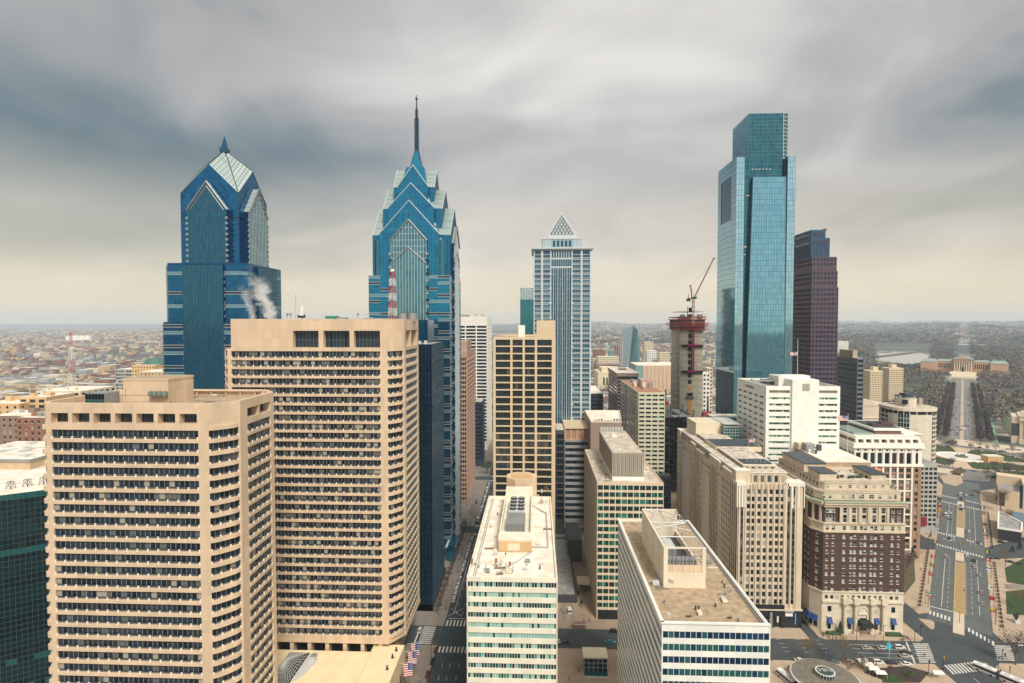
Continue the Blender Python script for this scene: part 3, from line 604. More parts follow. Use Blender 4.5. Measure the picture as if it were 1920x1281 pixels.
def crown(m, cx, cy, w, eave, apex, cz, mats, bar=None, n=7, back=True):
    """folded roof: a gable on each side, ridges running to the middle"""
    C = Vector((cx, cy, cz)); K = [Vector((cx+sx*w, cy+sy*w, eave)) for sx, sy in ((-1,-1),(1,-1),(1,1),(-1,1))]
    for i in range(4):
        M_ = (K[i]+K[(i+1)%4])/2; M_.z = apex
        for k_ in (K[i], K[(i+1)%4]):
            for j in range(n):
                a0, a1 = j/n, (j+1)/n
                p = [C.lerp(k_,a0), C.lerp(k_,a1), C.lerp(M_,a1), C.lerp(M_,a0)]
                if j == 0: p = p[:3]
                m.face([tuple(q) for q in p], pick(mats))
                if bar: m.bar(C.lerp(k_,a1), C.lerp(M_,a1), .14, bar)
                if bar: m.bar(k_.lerp(C,a0*.999), M_.lerp(k_, 0).lerp(C, a0*.999)*0+ (M_*(1-a0)+k_*a0) if False else k_.lerp(M_, a0*.999+.0005), .10, bar)
            m.bar(C, k_, .28, bar or mats[0]); m.bar(C, M_, .22, bar or mats[0])
BANDS = [mat('pale_band_glass',(.10,.34,.42),.15,metal=.6), mat('steel_band',(.32,.36,.38),.4,metal=.5), mat('dark_band',(.010,.035,.06),.15,metal=.5)]
def banded(W, u0, u1, z0, z1, m, mats, period=3.9, pat=None, lines=GREYM, d=0.0, du=1.6):
    """horizontally striped glass: vision strip, spandrel strip, thin metal lines"""
    nz = max(1, round((z1-z0)/period)); st = (z1-z0)/nz; nu = max(1, round((u1-u0)/du)); su = (u1-u0)/nu
    for j in range(nz):
        a = z0+j*st; hi = pat and pat(j)
        for i in range(nu):
            m.wq(W, u0+i*su, u0+(i+1)*su, a, a+st*.55, d, pick(mats,(4,1,1)), .02)
            m.wq(W, u0+i*su, u0+(i+1)*su, a+st*.55, a+st, d, (BANDS[2] if hi == 1 else BANDS[0] if hi == 2 else mats[0]), .012)
        if hi: m.wb(W, u0, u1, a+st*.5, a+st*.62, d-.02, d+.12, lines); m.wb(W, u0, u1, a+st*.88, a+st, d-.02, d+.12, lines)
        else: m.wb(W, u0, u1, a+st*.5, a+st*.54, d-.02, d+.08, MULB)
# ---- tall spired tower
cx, cy, hs = -81.3, 388, 26.2
b = Bld('skyscraper', 'blue glass skyscraper with stacked gables and a tall thin needle spire', 'skyscraper', (cx,cy))
z1_, z2_ = Z(516,362), Z(447,362)
m0 = MB(); W0 = Wall((cx-hs,cy-hs),(cx+hs,cy-hs)); WN = Wall((cx+hs,cy-hs),(cx+hs,cy+hs)); WS_ = Wall((cx-hs,cy+hs),(cx-hs,cy-hs)); WB_ = Wall((cx+hs,cy+hs),(cx-hs,cy+hs))
pt_ = lambda j: (0,2,0,0,1)[j % 5] if j < 60 else 0
for k, W in enumerate((W0, WN, WS_, WB_)):
    m = MB(); bx = 11.4
    banded(W, 0, 7.6, 0, z1_, m, GBL, pat=lambda j: (2,0,1)[j % 3]); banded(W, 7.6, hs-bx, 0, z1_, m, GBL, pat=lambda j: (0,0,2,1)[j % 4])
    banded(W, hs+bx, 2*hs-7.6, 0, z1_, m, GBL, pat=lambda j: (0,2,0,1)[j % 4]); banded(W, 2*hs-7.6, 2*hs, 0, z1_, m, GBL, pat=lambda j: (1,0,2)[j % 3])
    m.build('glass_wall', b.root, b.off)
# upper shaft: cross plan, corners cut back
hc = 17.6; hw_ = 25.3
up = [(cx-hc,cy-hw_),(cx+hc,cy-hw_),(cx+hc,cy-hc-2),(cx+hw_,cy-hc-2) if False else (cx+hw_-2.5,cy-hw_+3.5),(cx+hw_,cy-hc)]
eA, aA = Z(437,363), Z(375,363)
m = MB(); m.prism([(cx-hw_,cy-hc),(cx-hw_+3.5,cy-hw_+3.5),(cx-hc,cy-hw_+3.5),(cx+hc,cy-hw_+3.5),(cx+hw_-3.5,cy-hw_+3.5),(cx+hw_,cy-hc),(cx+hw_,cy+hc),(cx+hw_-3.5,cy+hw_-3.5),(cx-hw_+3.5,cy+hw_-3.5),(cx-hw_,cy+hc)], z1_-.2, z2_, GBL[1]); m.build('corner_shaft', b.root, b.off)
yc = cy-hw_+3.5
for xa, xb, dd in ((cx-hw_+3.5,cx-hc,0),(cx+hc,cx+hw_-3.5,0)):
    m = MB(); W = Wall((xa,yc-.05),(xb,yc-.05)); n_ = 3
    for i in range(n_):
        for j in range(12): m.wq(W, W.L*i/n_, W.L*(i+1)/n_, z1_+j*(z2_-z1_)/12, z1_+(j+1)*(z2_-z1_)/12, .02, pick(GGY), .01)
        m.wb(W, W.L*i/n_-.08, W.L*i/n_+.08, z1_, z2_, 0, .15, MULB)
    for j in range(13): m.wb(W, 0, W.L, z1_+j*(z2_-z1_)/12-.08, z1_+j*(z2_-z1_)/12+.08, 0, .12, MULB)
    m.build('corner_glazing', b.root, b.off)
for (ax, ay), (bx_, by_) in (((cx+hw_-3.5,yc),(cx+hw_,cy-hc)),((cx-hw_,cy-hc),(cx-hw_+3.5,yc)),((cx+hw_,cy-hc),(cx+hw_,cy+hc))):
    W = Wall((ax,ay),(bx_,by_)); m = MB(); gable_face(m, W, W.L/2, W.L/2, z1_, z2_-.02, z2_-.01, 3.9, 3.2, GBL, mull=MULB, d=.05); m.build('corner_glazing', b.root, b.off)
# four main gables, each side
dirs = [(0,-1),(1,0),(0,1),(-1,0)]
def side_wall(cx, cy, w_, half, k):
    dx_, dy_ = dirs[k]; ux, uy = -dy_, dx_
    c0 = (cx+dx_*half-ux*w_, cy+dy_*half-uy*w_); c1 = (cx+dx_*half+ux*w_, cy+dy_*half+uy*w_); return Wall(c0, c1)
tiers = [  # half width of gable, half depth, base, eave, apex
    (19.2, hw_, z1_, eA, aA),
    (14.8, 19.4, z2_-4, Z(386,367), Z(341,367)),
    (9.8, 13.4, Z(392,372), Z(345,372), Z(306,372)),
]
CUTS = [(eA+1, z2_+0, 25.0)]
for ti, (gw, gd, gb, ge, ga) in enumerate(tiers):
    for k in range(4):
        W = side_wall(cx, cy, gw, gd, k); m = MB(); gable_face(m, W, gw, gw, gb, ge, ga, 3.9, 2.4, GBL, (8,1.5,1), mull=MULB, mw=.12)
        for s_ in (-1,1): m.bar(W.P(gw+s_*(gw+.4), ge-.4, .2), W.P(gw, ga+.3, .2), .3, MULW)
        m.build('gable_wall', b.root, b.off)
    # gabled arms of the crown: two crossing roofs
    m = MB()
    for k in (0,1):
        Wf = side_wall(cx, cy, gw, gd, k); Wb2 = side_wall(cx, cy, gw, gd, k+2)
        f0, f1, fm = Wf.P(0,ge,0), Wf.P(2*gw,ge,0), Wf.P(gw,ga,0); g1, g0, gm = Wb2.P(0,ge,0), Wb2.P(2*gw,ge,0), Wb2.P(gw,ga,0)
        m.face([f0,fm,gm,g0], GCRW[0]); m.face([fm,f1,g1,gm], GCRW[1])
        for t_ in (.25,.5,.75):
            for a, c, a2, c2 in ((f0,fm,g0,gm),(f1,fm,g1,gm)): m.bar(Vector(a).lerp(Vector(c),t_), Vector(a2).lerp(Vector(c2),t_), .12, MULB)
        z_b = gb
        m.face([Wf.P(0,gb,0),Wf.P(0,ge,0),Wb2.P(2*gw,ge,0),Wb2.P(2*gw,gb,0)], GBL[1]); m.face([Wf.P(2*gw,gb,0),Wf.P(2*gw,ge,0),Wb2.P(0,ge,0),Wb2.P(0,gb,0)], GBL[1])
    m.build('gable_roof', b.root, b.off)
    # sloping corner glass between the arms
    m = MB(); zc0, zc1 = (z2_-.0, ge+(ga-ge)*.35) if ti == 0 else (tiers[ti-1][3]+(tiers[ti-1][4]-tiers[ti-1][3])*.30, ge+(ga-ge)*.2)
    r0 = hw_-1.6 if ti == 0 else gd-.5; r1 = tiers[ti+1][1]-1.5 if ti+1 < len(tiers) else 8.5
    nC = 5
    for sx, sy in ((-1,-1),(1,-1),(1,1),(-1,1)):
        for j in range(nC):
            a, c = j/nC, (j+1)/nC; ra, rc = r0+(r1-r0)*a, r0+(r1-r0)*c; za, zb = zc0+(zc1-zc0)*a, zc0+(zc1-zc0)*c
            P1, P2 = (cx+sx*ra, cy+sy*ra*.55, za), (cx+sx*rc, cy+sy*rc*.55, zb); Q1, Q2 = (cx+sx*ra*.86, cy+sy*ra*.86, za), (cx+sx*rc*.86, cy+sy*rc*.86, zb); S1, S2 = (cx+sx*ra*.55, cy+sy*ra, za), (cx+sx*rc*.55, cy+sy*rc, zb)
            m.face([P1,P2,Q2,Q1], pick(GCRW)); m.face([Q1,Q2,S2,S1], pick(GCRW)); m.bar(P1,Q1,.16,MULB); m.bar(Q1,S1,.16,MULB); m.bar(Q1,Q2,.2,MULB)
            m.bar([(P1[i]+Q1[i])/2 for i in range(3)],[(P2[i]+Q2[i])/2 for i in range(3)],.12,MULB); m.bar([(S1[i]+Q1[i])/2 for i in range(3)],[(S2[i]+Q2[i])/2 for i in range(3)],.12,MULB)
    m.build('crown_glass', b.root, b.off)
# inner bay with its own gable
for k in range(2):
    W = side_wall(cx, cy, 11.4, hs+.8, k); eb, ab = Z(449,361), Z(411,361); m = MB()
    gable_face(m, W, 11.4, 11.4, 0, Z(492,361), Z(463,361), 3.9, 1.9, GGY, (2,5,1), mull=MULW, mw=.2, hbar=False, d=.3)
    gable_face(m, W, 11.4, 11.4, Z(495,361), eb, ab, 3.9, 1.9, GGY, (5,1,3), mull=MULW, mw=.2, hbar=True, d=0)
    for s_ in (-1,1):
        m.bar(W.P(11.4+s_*12, eb-.5, .4), W.P(11.4, ab+.3, .4), .55, GREYM); m.bar(W.P(11.4+s_*11.2, Z(492,361), .5), W.P(11.4, Z(463,361), .5), .4, GREYM)
        for q in range(46): m.wb(W, 11.4+s_*11.9-.9, 11.4+s_*11.9+.9, 4+q*4.2, 5.6+q*4.2, -.5, .5, GREYM if q % 2 else BANDS[2]) if 4+q*4.2 < eb-4 else None
    f0, f1, fm = W.P(0,eb,0), W.P(22.8,eb,0), W.P(11.4,ab,0); bk = lambda p, dd: (p[0]-W.n.x*dd, p[1]-W.n.y*dd, p[2])
    m.face([f0,fm,bk(fm,4),bk(f0,4)], GCRW[0]); m.face([fm,f1,bk(f1,4),bk(fm,4)], GCRW[0])
    m.face([W.P(0,0,0),W.P(0,eb,0),bk(W.P(0,eb,0),4),bk(W.P(0,0,0),4)], GB2[1]); m.face([W.P(22.8,0,0),W.P(22.8,eb,0),bk(W.P(22.8,eb,0),4),bk(W.P(22.8,0,0),4)], GB2[1])
    m.build('projecting_bay', b.root, b.off)
m = MB(); zq = Z(316,cy); m.cyl(cx, cy, zq-14, zq, 12.5, GBL[0], 4, r2=8.6, rot=math.pi/4); m.cyl(cx, cy, zq-2, Z(281,cy), 6.2, GBL[2], 4, r2=1.5, rot=math.pi/4)
for a in range(4):
    t_ = a*math.pi/2+math.pi/4; m.bar((cx+6.2*math.cos(t_),cy+6.2*math.sin(t_),zq-2),(cx+1.5*math.cos(t_),cy+1.5*math.sin(t_),Z(281,cy)),.25,MULB)
m.build('spire_base', b.root, b.off)
m = MB(); zs = Z(281,cy); NV = mat('navy_metal',(.02,.05,.08),.5,metal=.4)
m.bar((cx,cy,zs-2),(cx,cy,Z(222,cy)),1.2,NV,8,r2=.85); m.bar((cx,cy,Z(222,cy)),(cx,cy,Z(183,cy)),.6,NV,8,r2=.35); m.bar((cx,cy,Z(183,cy)),(cx,cy,Z(176,cy)),.2,NV,6); m.box(cx-.7,cx+.7,cy-.7,cy+.7,Z(184,cy),Z(181,cy),NV); m.bar((cx-1,cy,Z(177,cy)),(cx+1,cy,Z(177,cy)),.15,WR[0])
for k in range(13):
    z_ = zs+k*1.75; m.cyl(cx,cy,z_,z_+.3,1.5,NV,8)
    for q in (-1,1): m.box(cx+q*1.4-.25,cx+q*1.4+.25,cy-.3,cy+.3,z_-.4,z_+.7,NV)
for z_ in (Z(223,cy), Z(207,cy)): m.box(cx-2.5,cx+2.5,cy-.2,cy+.2,z_,z_+.12,LGREY)
for qx in (-2.6,2.6): m.bar((cx+qx,cy,Z(223,cy)),(cx+qx,cy,Z(207,cy)),.1,LGREY)
for k in range(5): m.cyl(cx,cy,Z(219,cy)+k*1.3,Z(219,cy)+k*1.3+.5,1.1,NV,8)
m.build('spire', b.root, b.off)
m = MB(); m.prism(rect(cx-hs+.4,cx+hs-.4,cy-hs+.4,cy+hs-.4), 0, z1_-.3, GBL[1]); m.box(cx+hs,cx+hs+4.5,cy-hs-12,cy-hs+6,0,10,GBL[2]); m.build('core', b.root, b.off)
b.done()
# ---- broad faceted blue tower, far left
cx, cy = -189.7, 342.2
b = Bld('skyscraper', 'broad blue glass skyscraper with folded pale glass roof and short pointed finial, far left', 'skyscraper', (cx,cy))
zA_, zB_ = Z(608,319), Z(495,320)
def oct_(h, c): return [(cx-h+c,cy-h),(cx+h-c,cy-h),(cx+h,cy-h+c),(cx+h,cy+h-c),(cx+h-c,cy+h),(cx-h+c,cy+h),(cx-h,cy+h-c),(cx-h,cy-h+c)]
for (h, c, a, z_, pt_) in ((25.2,1.5,0,zA_,lambda j: (2,1,0)[j % 3]), (24,2.5,zA_,zB_,lambda j: (0,0,2,0,1)[j % 5])):
    poly = oct_(h, c); m = MB(); m.prism(inset(poly,.3), a, z_, GB2[1]); m.build('core', b.root, b.off)
    for i, W in enumerate(walls(poly)):
        if i in (4,5,6): continue
        m = MB()
        if W.L > 10:
            q = 11.5; banded(W, 0, W.L/2-q, a, z_, m, GB2, pat=pt_); banded(W, W.L/2+q, W.L, a, z_, m, GB2, pat=pt_)
        else: banded(W, 0, W.L, a, z_, m, GB2, pat=pt_)
        for j in range(int((z_-a)/3.9)): 
            for u in ((W.L/2-11.5, W.L/2+11.5) if W.L > 10 else ()): m.wb(W, u-.7, u+.7, a+j*3.9, a+j*3.9+1.3, -.02, .3, GREYM)
        m.build('glass_wall', b.root, b.off)
    m = MB(); m.face([(*p, z_+.02) for p in poly], ROOFG)
    W = walls(poly)[0]
    for W in walls(poly)[:4]: m.wb(W, 0, W.L, z_, z_+1.2, -.5, 0, GB2[1])
    m.build('terrace', b.root, b.off)
hm = 17.2; ze, za = Z(362,cy-hm,447), Z(308,cy-hm,391); zc_ = Z(282,cy,422)
for k in range(4):
    W = side_wall(cx, cy, hm, hm, k); m = MB(); gable_face(m, W, hm, hm, zB_, ze, za, 3.9, 2.6, GB2, (8,1,1), mull=MULB, mw=.1, vertical=False)
    for u in (0, 2*hm): m.wb(W, max(0,u-.3), min(2*hm,u+.3), zB_, ze, -.1, .12, MULB)
    m.wb(W, 0, 2*hm, Z(405,cy-hm), Z(403,cy-hm), 0, .2, BANDS[2])
    m.build('glass_wall', b.root, b.off)
    # projecting bay, with gable
    gw = 11.7; W = side_wall(cx, cy, gw, hm+3.2, k); eb, ab = Z(392,cy-hm-3,425), Z(341,cy-hm-3,381); m = MB()
    gable_face(m, W, gw, gw, 0 if k < 2 else zB_, eb, ab, 3.9, 1.87, GGY if k else BAYB, None, mull=MULW if k else MULB, mw=.16, d=0)
    if k < 2:
        W2 = side_wall(cx, cy, gw, 25.6, k); gable_face(m, W2, gw, gw, 0, zB_-.2, zB_-.1, 3.9, 1.87, BAYB, None, mull=MULB, mw=.16)
        m.face([W2.P(0,0,0),W2.P(0,zB_,0),W2.P(0,zB_,-5),W2.P(0,0,-5)],GB2[1]); m.face([W2.P(2*gw,0,0),W2.P(2*gw,zB_,0),W2.P(2*gw,zB_,-5),W2.P(2*gw,0,-5)],GB2[1]); m.face([W2.P(0,zB_,0),W2.P(2*gw,zB_,0),W2.P(2*gw,zB_,-5),W2.P(0,zB_,-5)],ROOFG)
    bk = lambda p, dd: (p[0]-W.n.x*dd, p[1]-W.n.y*dd, p[2])
    f0, f1, fm = W.P(0,eb,0), W.P(2*gw,eb,0), W.P(gw,ab,0); dd = 3.2
    m.face([f0,fm,bk(fm,dd),bk(f0,dd)], BRC[1]); m.face([fm,f1,bk(f1,dd),bk(fm,dd)], BRC[0])
    for t_ in (.2,.4,.6,.8): 
        for e_ in (f0,f1): m.bar(Vector(e_).lerp(Vector(fm),t_), bk(Vector(e_).lerp(Vector(fm),t_),dd), .1, MULB)
    for u in (0, 2*gw): m.face([W.P(u,zB_,0),W.P(u,eb,0),bk(W.P(u,eb,0),dd),bk(W.P(u,zB_,0),dd)], GB2[1])
    for s_ in (-1,1):
        m.bar(W.P(gw+s_*(gw+.3), eb-.3, .2), W.P(gw, ab+.3, .2), .45, GREYM); m.bar(W.P(gw+s_*(gw-1.6), eb-.6, .1), W.P(gw, ab-2.4, .1), .25, GREYM)
        for q in range(10): m.wb(W, gw+s_*gw-.7, gw+s_*gw+.7, zB_+2+q*3.1, zB_+3.2+q*3.1, -.4, .35, GREYM) if zB_+5+q*3.1 < eb else None
    m.build('projecting_bay', b.root, b.off)
m = MB(); crown(m, cx, cy, hm, ze, za, zc_, BRC, MULB, 9); m.build('crown_glass', b.root, b.off)
m = MB(); m.cyl(cx,cy,zc_-1.5,zc_+.6,3.0,MULB,4,rot=.78); m.cyl(cx,cy,zc_+.2,Z(255,cy,420),2.5,GB2[0],4,r2=.05,rot=.78)
for a in range(4): t_ = a*math.pi/2+.78; m.bar((cx+2.5*math.cos(t_),cy+2.5*math.sin(t_),zc_),(cx+3.6*math.cos(t_),cy+3.6*math.sin(t_),zc_+1.8),.2,MULB)
m.build('finial', b.root, b.off); b.done()
# ---- navy glass block on the street
yC_ = 288; xr = -53.2; b = Bld('office_block', 'navy black mirror glass block facing the street, behind the tan towers', 'office block', (-75,310))
zt = Z(646,yC_); poly = [(-92,yC_),(xr,yC_),(xr-1.4,333),(-92,333)]; m = b.mb('core'); m.prism(inset(poly,.2), 0, zt-.3, GBLK[0])
Ws = walls(poly); b.curtain(Ws[0], 24, Ws[0].L, 4, zt, 9, 36, GBLK, mull=mat('dark_teal_frame',(.02,.06,.09),.5), mw=.08, mh=.08, jit=.035); b.curtain(Ws[0], 0, 24, 4, zt, 8, 36, GBLK, mull=mat('dark_teal_frame'), mw=.08, mh=.08, jit=.035)
b.curtain(Ws[1], 0, Ws[1].L, 4, zt, 24, 60, GBLK, mull=mat('dark_teal_frame'), mw=.06, mh=.14, jit=.035); b.piers(Ws[2], [], 0, zt, .2, GBLK[0], part='core'); b.piers(Ws[3], [], 0, zt, .2, GBLK[0], part='core')
m = MB(); m.face([(*p, zt-.2) for p in poly], ROOFG); 
for i in range(6): m.box(-74+i*3.2,-72.5+i*3.2,292,294,zt-.2,zt+.8+R(),LGREY)
b.part('roof', m)
m = MB(); xq = X(801,310); m.box(-95,xq,312,332,zt-1,Z(600,312),GB2[1]); b.part('tower_slab', m)
m = MB(); W = Wall((-95,312),(xq,312)); 
for j in range(6): 
    for i in range(16): m.wq(W, i*W.L/16,(i+1)*W.L/16, zt+j*2.1, zt+(j+1)*2.1, .05, pick(GB2), .02)
b.part('glass_wall', m)
m = MB(); m.box(-92,xr-.2,yC_+.2,332,0,4,BLKST); b.part('base', m); b.done()
b = Bld('pavilion', 'small teal glass entrance block at the foot of the spired tower', 'pavilion', (-53,360)); m = b.mb(); zq = Z(1000,351,842); m.box(X(836,351,1040),X(851,351,1040)+.6,351,366,0,8.5,mat('teal_box',(.05,.22,.27),.2,metal=.5)); m.box(X(836,351,1040)-.3,X(851,351,1040)+.9,350.7,366.3,8.5,9.2,LGREY)
for i in range(4): m.box(X(838,351,1040)+i*1.2,X(838,351,1040)+.9+i*1.2,350.9,351,1,7.6,GLD[2])
b.done()
# ---- pyramid-topped tower
yF = 455; xF0, xF1 = X(1001,yF), X(1107,yF); b = Bld('skyscraper', 'slate blue tower with white ribs topped by an open lattice pyramid', 'skyscraper', ((xF0+xF1)/2,yF+22))
cxF = (xF0+xF1)/2; hF = (xF1-xF0)/2; cyF = yF+hF; zF = Z(470,yF); GMW = [mat('mellon_glass_a',(.05,.13,.19),.12,metal=.5), mat('mellon_glass_b',(.03,.09,.14),.12,metal=.5), mat('mellon_glass_c',(.08,.18,.24),.12,metal=.5)]
GMW[0].name, GMW[1].name, GMW[2].name = 'slate_glass', 'slate_glass_deep', 'slate_glass_light'
RIB = mat('white_rib',(.50,.54,.55),.5); RIB2 = mat('light_blue_rib',(.25,.36,.41),.5)
poly = rect(xF0,xF1,yF,yF+2*hF); b.mb('core').prism(inset(poly,.6), 0, zF, GMW[1]); fx = lambda px: X(px,yF)-xF0
for k, W in enumerate(walls(poly)):
    if k > 1 and k != 3: b.piers(W, [], 0, zF-1, .6, RIB2); continue
    m = MB(); S = 1 if k == 0 else W.L/(2*hF)
    segs = [(fx(1002),fx(1014)),(fx(1018),fx(1031)),(fx(1073),fx(1088)),(fx(1091.5),fx(1105))]
    n_ = round((Z(484,yF)-8)/3.95); st = (Z(484,yF)-8)/n_
    for a, c in segs:
        for j in range(n_):
            z_ = 8+j*st; m.wq(W, a, c, z_, z_+st*.62, -.3, pick(GMW), .02); m.wb(W, a, c, z_+st*.62, z_+st*.74, -.4, -.1, RIB); m.wb(W, a, c, z_+st*.88, z_+st, -.4, -.1, RIB if j % 2 else RIB2); m.wq(W, a, c, z_+st*.74, z_+st*.88, -.3, GMW[1])
            for q in (.33,.66): m.wb(W, a+(c-a)*q-.06, a+(c-a)*q+.06, z_, z_+st, -.35, -.2, RIB2)
        for z_ in (Z(478,yF), Z(484,yF)): m.wb(W, a, c, z_-.2, z_+.2, -.4, -.05, RIB)
        for q in range(4): m.wq(W, a+(c-a)*q/4+.2, a+(c-a)*(q+1)/4-.2, Z(483,yF), Z(471,yF), -.25, GMW[1])
    a, c = fx(1033), fx(1071)
    for j in range(n_*2): 
        for q in range(9): m.wq(W, a+(c-a)*q/9, a+(c-a)*(q+1)/9, 8+j*st/2, 8+(j+1)*st/2, -.3, pick(GMW, (5,2,3)) if j % 2 else GMW[1], .02)
    for q in range(10): m.wb(W, a+(c-a)*q/9-.22, a+(c-a)*q/9+.22, 6, Z(503,yF), -.35, .12 if q % 2 else .25, RIB if q % 2 else RIB2)
    for q in range(9): m.wb(W, a+(c-a)*q/8-.3, a+(c-a)*q/8+.3, Z(484,yF), Z(471,yF), -.35, .1, RIB); 
    m.wb(W, a, c, Z(503,yF), Z(500,yF), -.35, .2, RIB); m.wb(W, a, c, Z(487,yF), Z(484,yF), -.35, .2, RIB)
    for q in range(12): m.wb(W, a+(c-a)*q/11-.2, a+(c-a)*q/11+.2, Z(500,yF), Z(487,yF), -.35, .05, RIB2)
    for a, c in ((0,fx(1002)),(fx(1014),fx(1018)),(fx(1031),fx(1033)),(fx(1071),fx(1073)),(fx(1088),fx(1091.5)),(fx(1105),W.L)): m.wb(W, max(0,a), min(W.L,c), 0, zF, -.6, .35, RIB)
    for j in range(16): m.wb(W, fx(1031)-.9, fx(1033)+.4, 14+j*11.6, 15.4+j*11.6, 0, .6, RIB); m.wb(W, fx(1071)-.4, fx(1073)+.9, 14+j*11.6, 15.4+j*11.6, 0, .6, RIB)
    m.build('rib_wall', b.root, b.off)
m = MB(); m.prism(inset(poly,-.8), zF, zF+1, RIB); m.prism(inset(poly,-2.0), zF+1, zF+2.2, RIB); m.build('cornice', b.root, b.off)
m = MB(); h2 = X(1091,455)-cxF; z3 = Z(443,465); zk = zF+2.2
m.box(cxF-h2,cxF+h2,cyF-h2,cyF+h2,zk,z3-3,RIB2); m.box(cxF-h2-.4,cxF+h2+.4,cyF-h2-.4,cyF+h2+.4,z3-3,z3-2,RIB); m.box(cxF-h2+4,cxF+h2-4,cyF-h2+4-3,cyF+h2-4,z3-2,z3,RIB)
Wt = Wall((cxF-h2,cyF-h2),(cxF+h2,cyF-h2))
for i in range(5): m.wq(Wt, h2-7.5+i*3.2, h2-5.3+i*3.2, zk+1.5, zk+6.5, .04, GMW[1])
for i in range(5): 
    for s_ in (-1,1): m.wb(Wt, h2+s_*(h2-1-i*1.3)-.25, h2+s_*(h2-1-i*1.3)+.25, zk, z3-3, 0, .2, RIB)
m.build('crown_block', b.root, b.off)
m = MB(); hp = 11.3; zb_, zt_ = z3, Z(401,cyF); hb = 0
for s_ in range(4):
    K = [(cxF-hp,cyF-hp),(cxF+hp,cyF-hp),(cxF+hp,cyF+hp),(cxF-hp,cyF+hp)]; A_, B_ = Vector((*K[s_],zb_)), Vector((*K[(s_+1)%4],zb_)); T_ = Vector((cxF,cyF,zt_)); m.bar(A_, T_, .75, RIB); m.bar(A_, B_, .75, RIB)
    nL = 8
    for i in range(1, nL): 
        t_ = i/nL; p = A_.lerp(B_, t_); m.bar(p, A_.lerp(T_, 1-t_) if False else B_.lerp(T_, 1-t_), .26, RIB); m.bar(p, A_.lerp(T_, t_), .26, RIB)
        m.bar(A_.lerp(T_,t_), B_.lerp(T_,t_), .16, RIB)
    m.face([A_.lerp(T_,.0)*.97+T_*.03, B_*.97+T_*.03, T_*1.0-Vector((0,0,1))], GMW[1]) if False else None
m.cyl(cxF,cyF,zb_-.2,zt_-3,13.5,mat('pyramid_inner',(.10,.13,.15),.6),4,r2=.3,rot=.785); m.build('pyramid', b.root, b.off); b.done()
# ---- white grid tower far down the street
yH = 663; xH0, xH1 = -108, X(913.5,yH); zH = Z(594,yH); b = Bld('office_tower', 'white gridded office tower with blank top storey, farthest down the street', 'tower', (-82,690)); poly = rect(xH0,xH1,yH,731); Ws = walls(poly)
WG = mat('white_grid',(.74,.72,.66),.7,mott=.06); rows = [Z(611,yH)-k*3.92 for k in range(35)]
b.body(poly, 0, zH, [(z-2.5,z) for z in rows], .6, WG)
for W, n_ in ((Ws[0],4),(Ws[1],9)):
    st = W.L/n_; o = [(i*st+.7,(i+1)*st-.7) for i in range(n_)]; b.piers(W, o, 0, zH-.1, .6, WG, proud=.15)
    for a, c in o:
        m = MB(); 
        for z in rows: 
            for q in range(4): m.wq(W, a+(c-a)*q/4, a+(c-a)*(q+1)/4, z-2.5, z, -.5, pick(GLD[:4],(5,4,4,.4)))
        b.parts.setdefault('@window_strip', []).append(m)
for i in (2,3): b.piers(Ws[i], [], 0, zH-.1, .6, WG)
m = MB(); m.box(xH0+10,xH0+26,670,700,zH,zH+2.5,GREYM); m.box(xH1-22,xH1-6,668,690,zH,zH+2.8,ROOFC); b.part('roof_plant', m); b.done()
# ---- pink tower
yI = 467; xI1 = -57; xI0 = X(855,yI); zI = Z(659,yI); b = Bld('office_tower', 'narrow pink granite tower with small windows and ledged side wall', 'tower', (-62,497)); poly = rect(xI0,xI1,yI,528); Ws = walls(poly); rows = [Z(671,yI)-k*3.88 for k in range(32)]
b.body(poly, 0, zI, [(z-2.6,z) for z in rows], .5, PINK); u0 = X(863,yI)-xI0; o = [(u0+i*1.75,u0+i*1.75+1.35) for i in range(3)]; b.piers(Ws[0], o, 0, zI-.1, .5, PINK, proud=.06)
for a, c in o:
    for z in rows: b.window(Ws[0], a, c, z-2.6, z, .5, GLD[:3], rail=False)
n_ = 20; st = Ws[1].L/n_; o = [(i*st+.6,(i+1)*st-.6) for i in range(n_)]; b.piers(Ws[1], o, 0, zI-.1, .5, PINK)
m = MB()
for z in rows: m.wb(Ws[1], 0, Ws[1].L, z-3.3, z-2.6, 0, .35, PINK)
b.part('ledge', m)
m = MB()
for a, c in o:
    for z in rows: m.wq(Ws[1], a, c, z-2.6, z, -.4, pick(GLD[:2]))
b.parts['@window_strip'] = [m]
for i in (2,3): b.piers(Ws[i], [], 0, zI-.1, .5, PINK)
m = MB(); m.box(xI0-1,X(876,470),470,500,zI-.5,Z(640,470),PINK); b.part('penthouse', m); b.done()
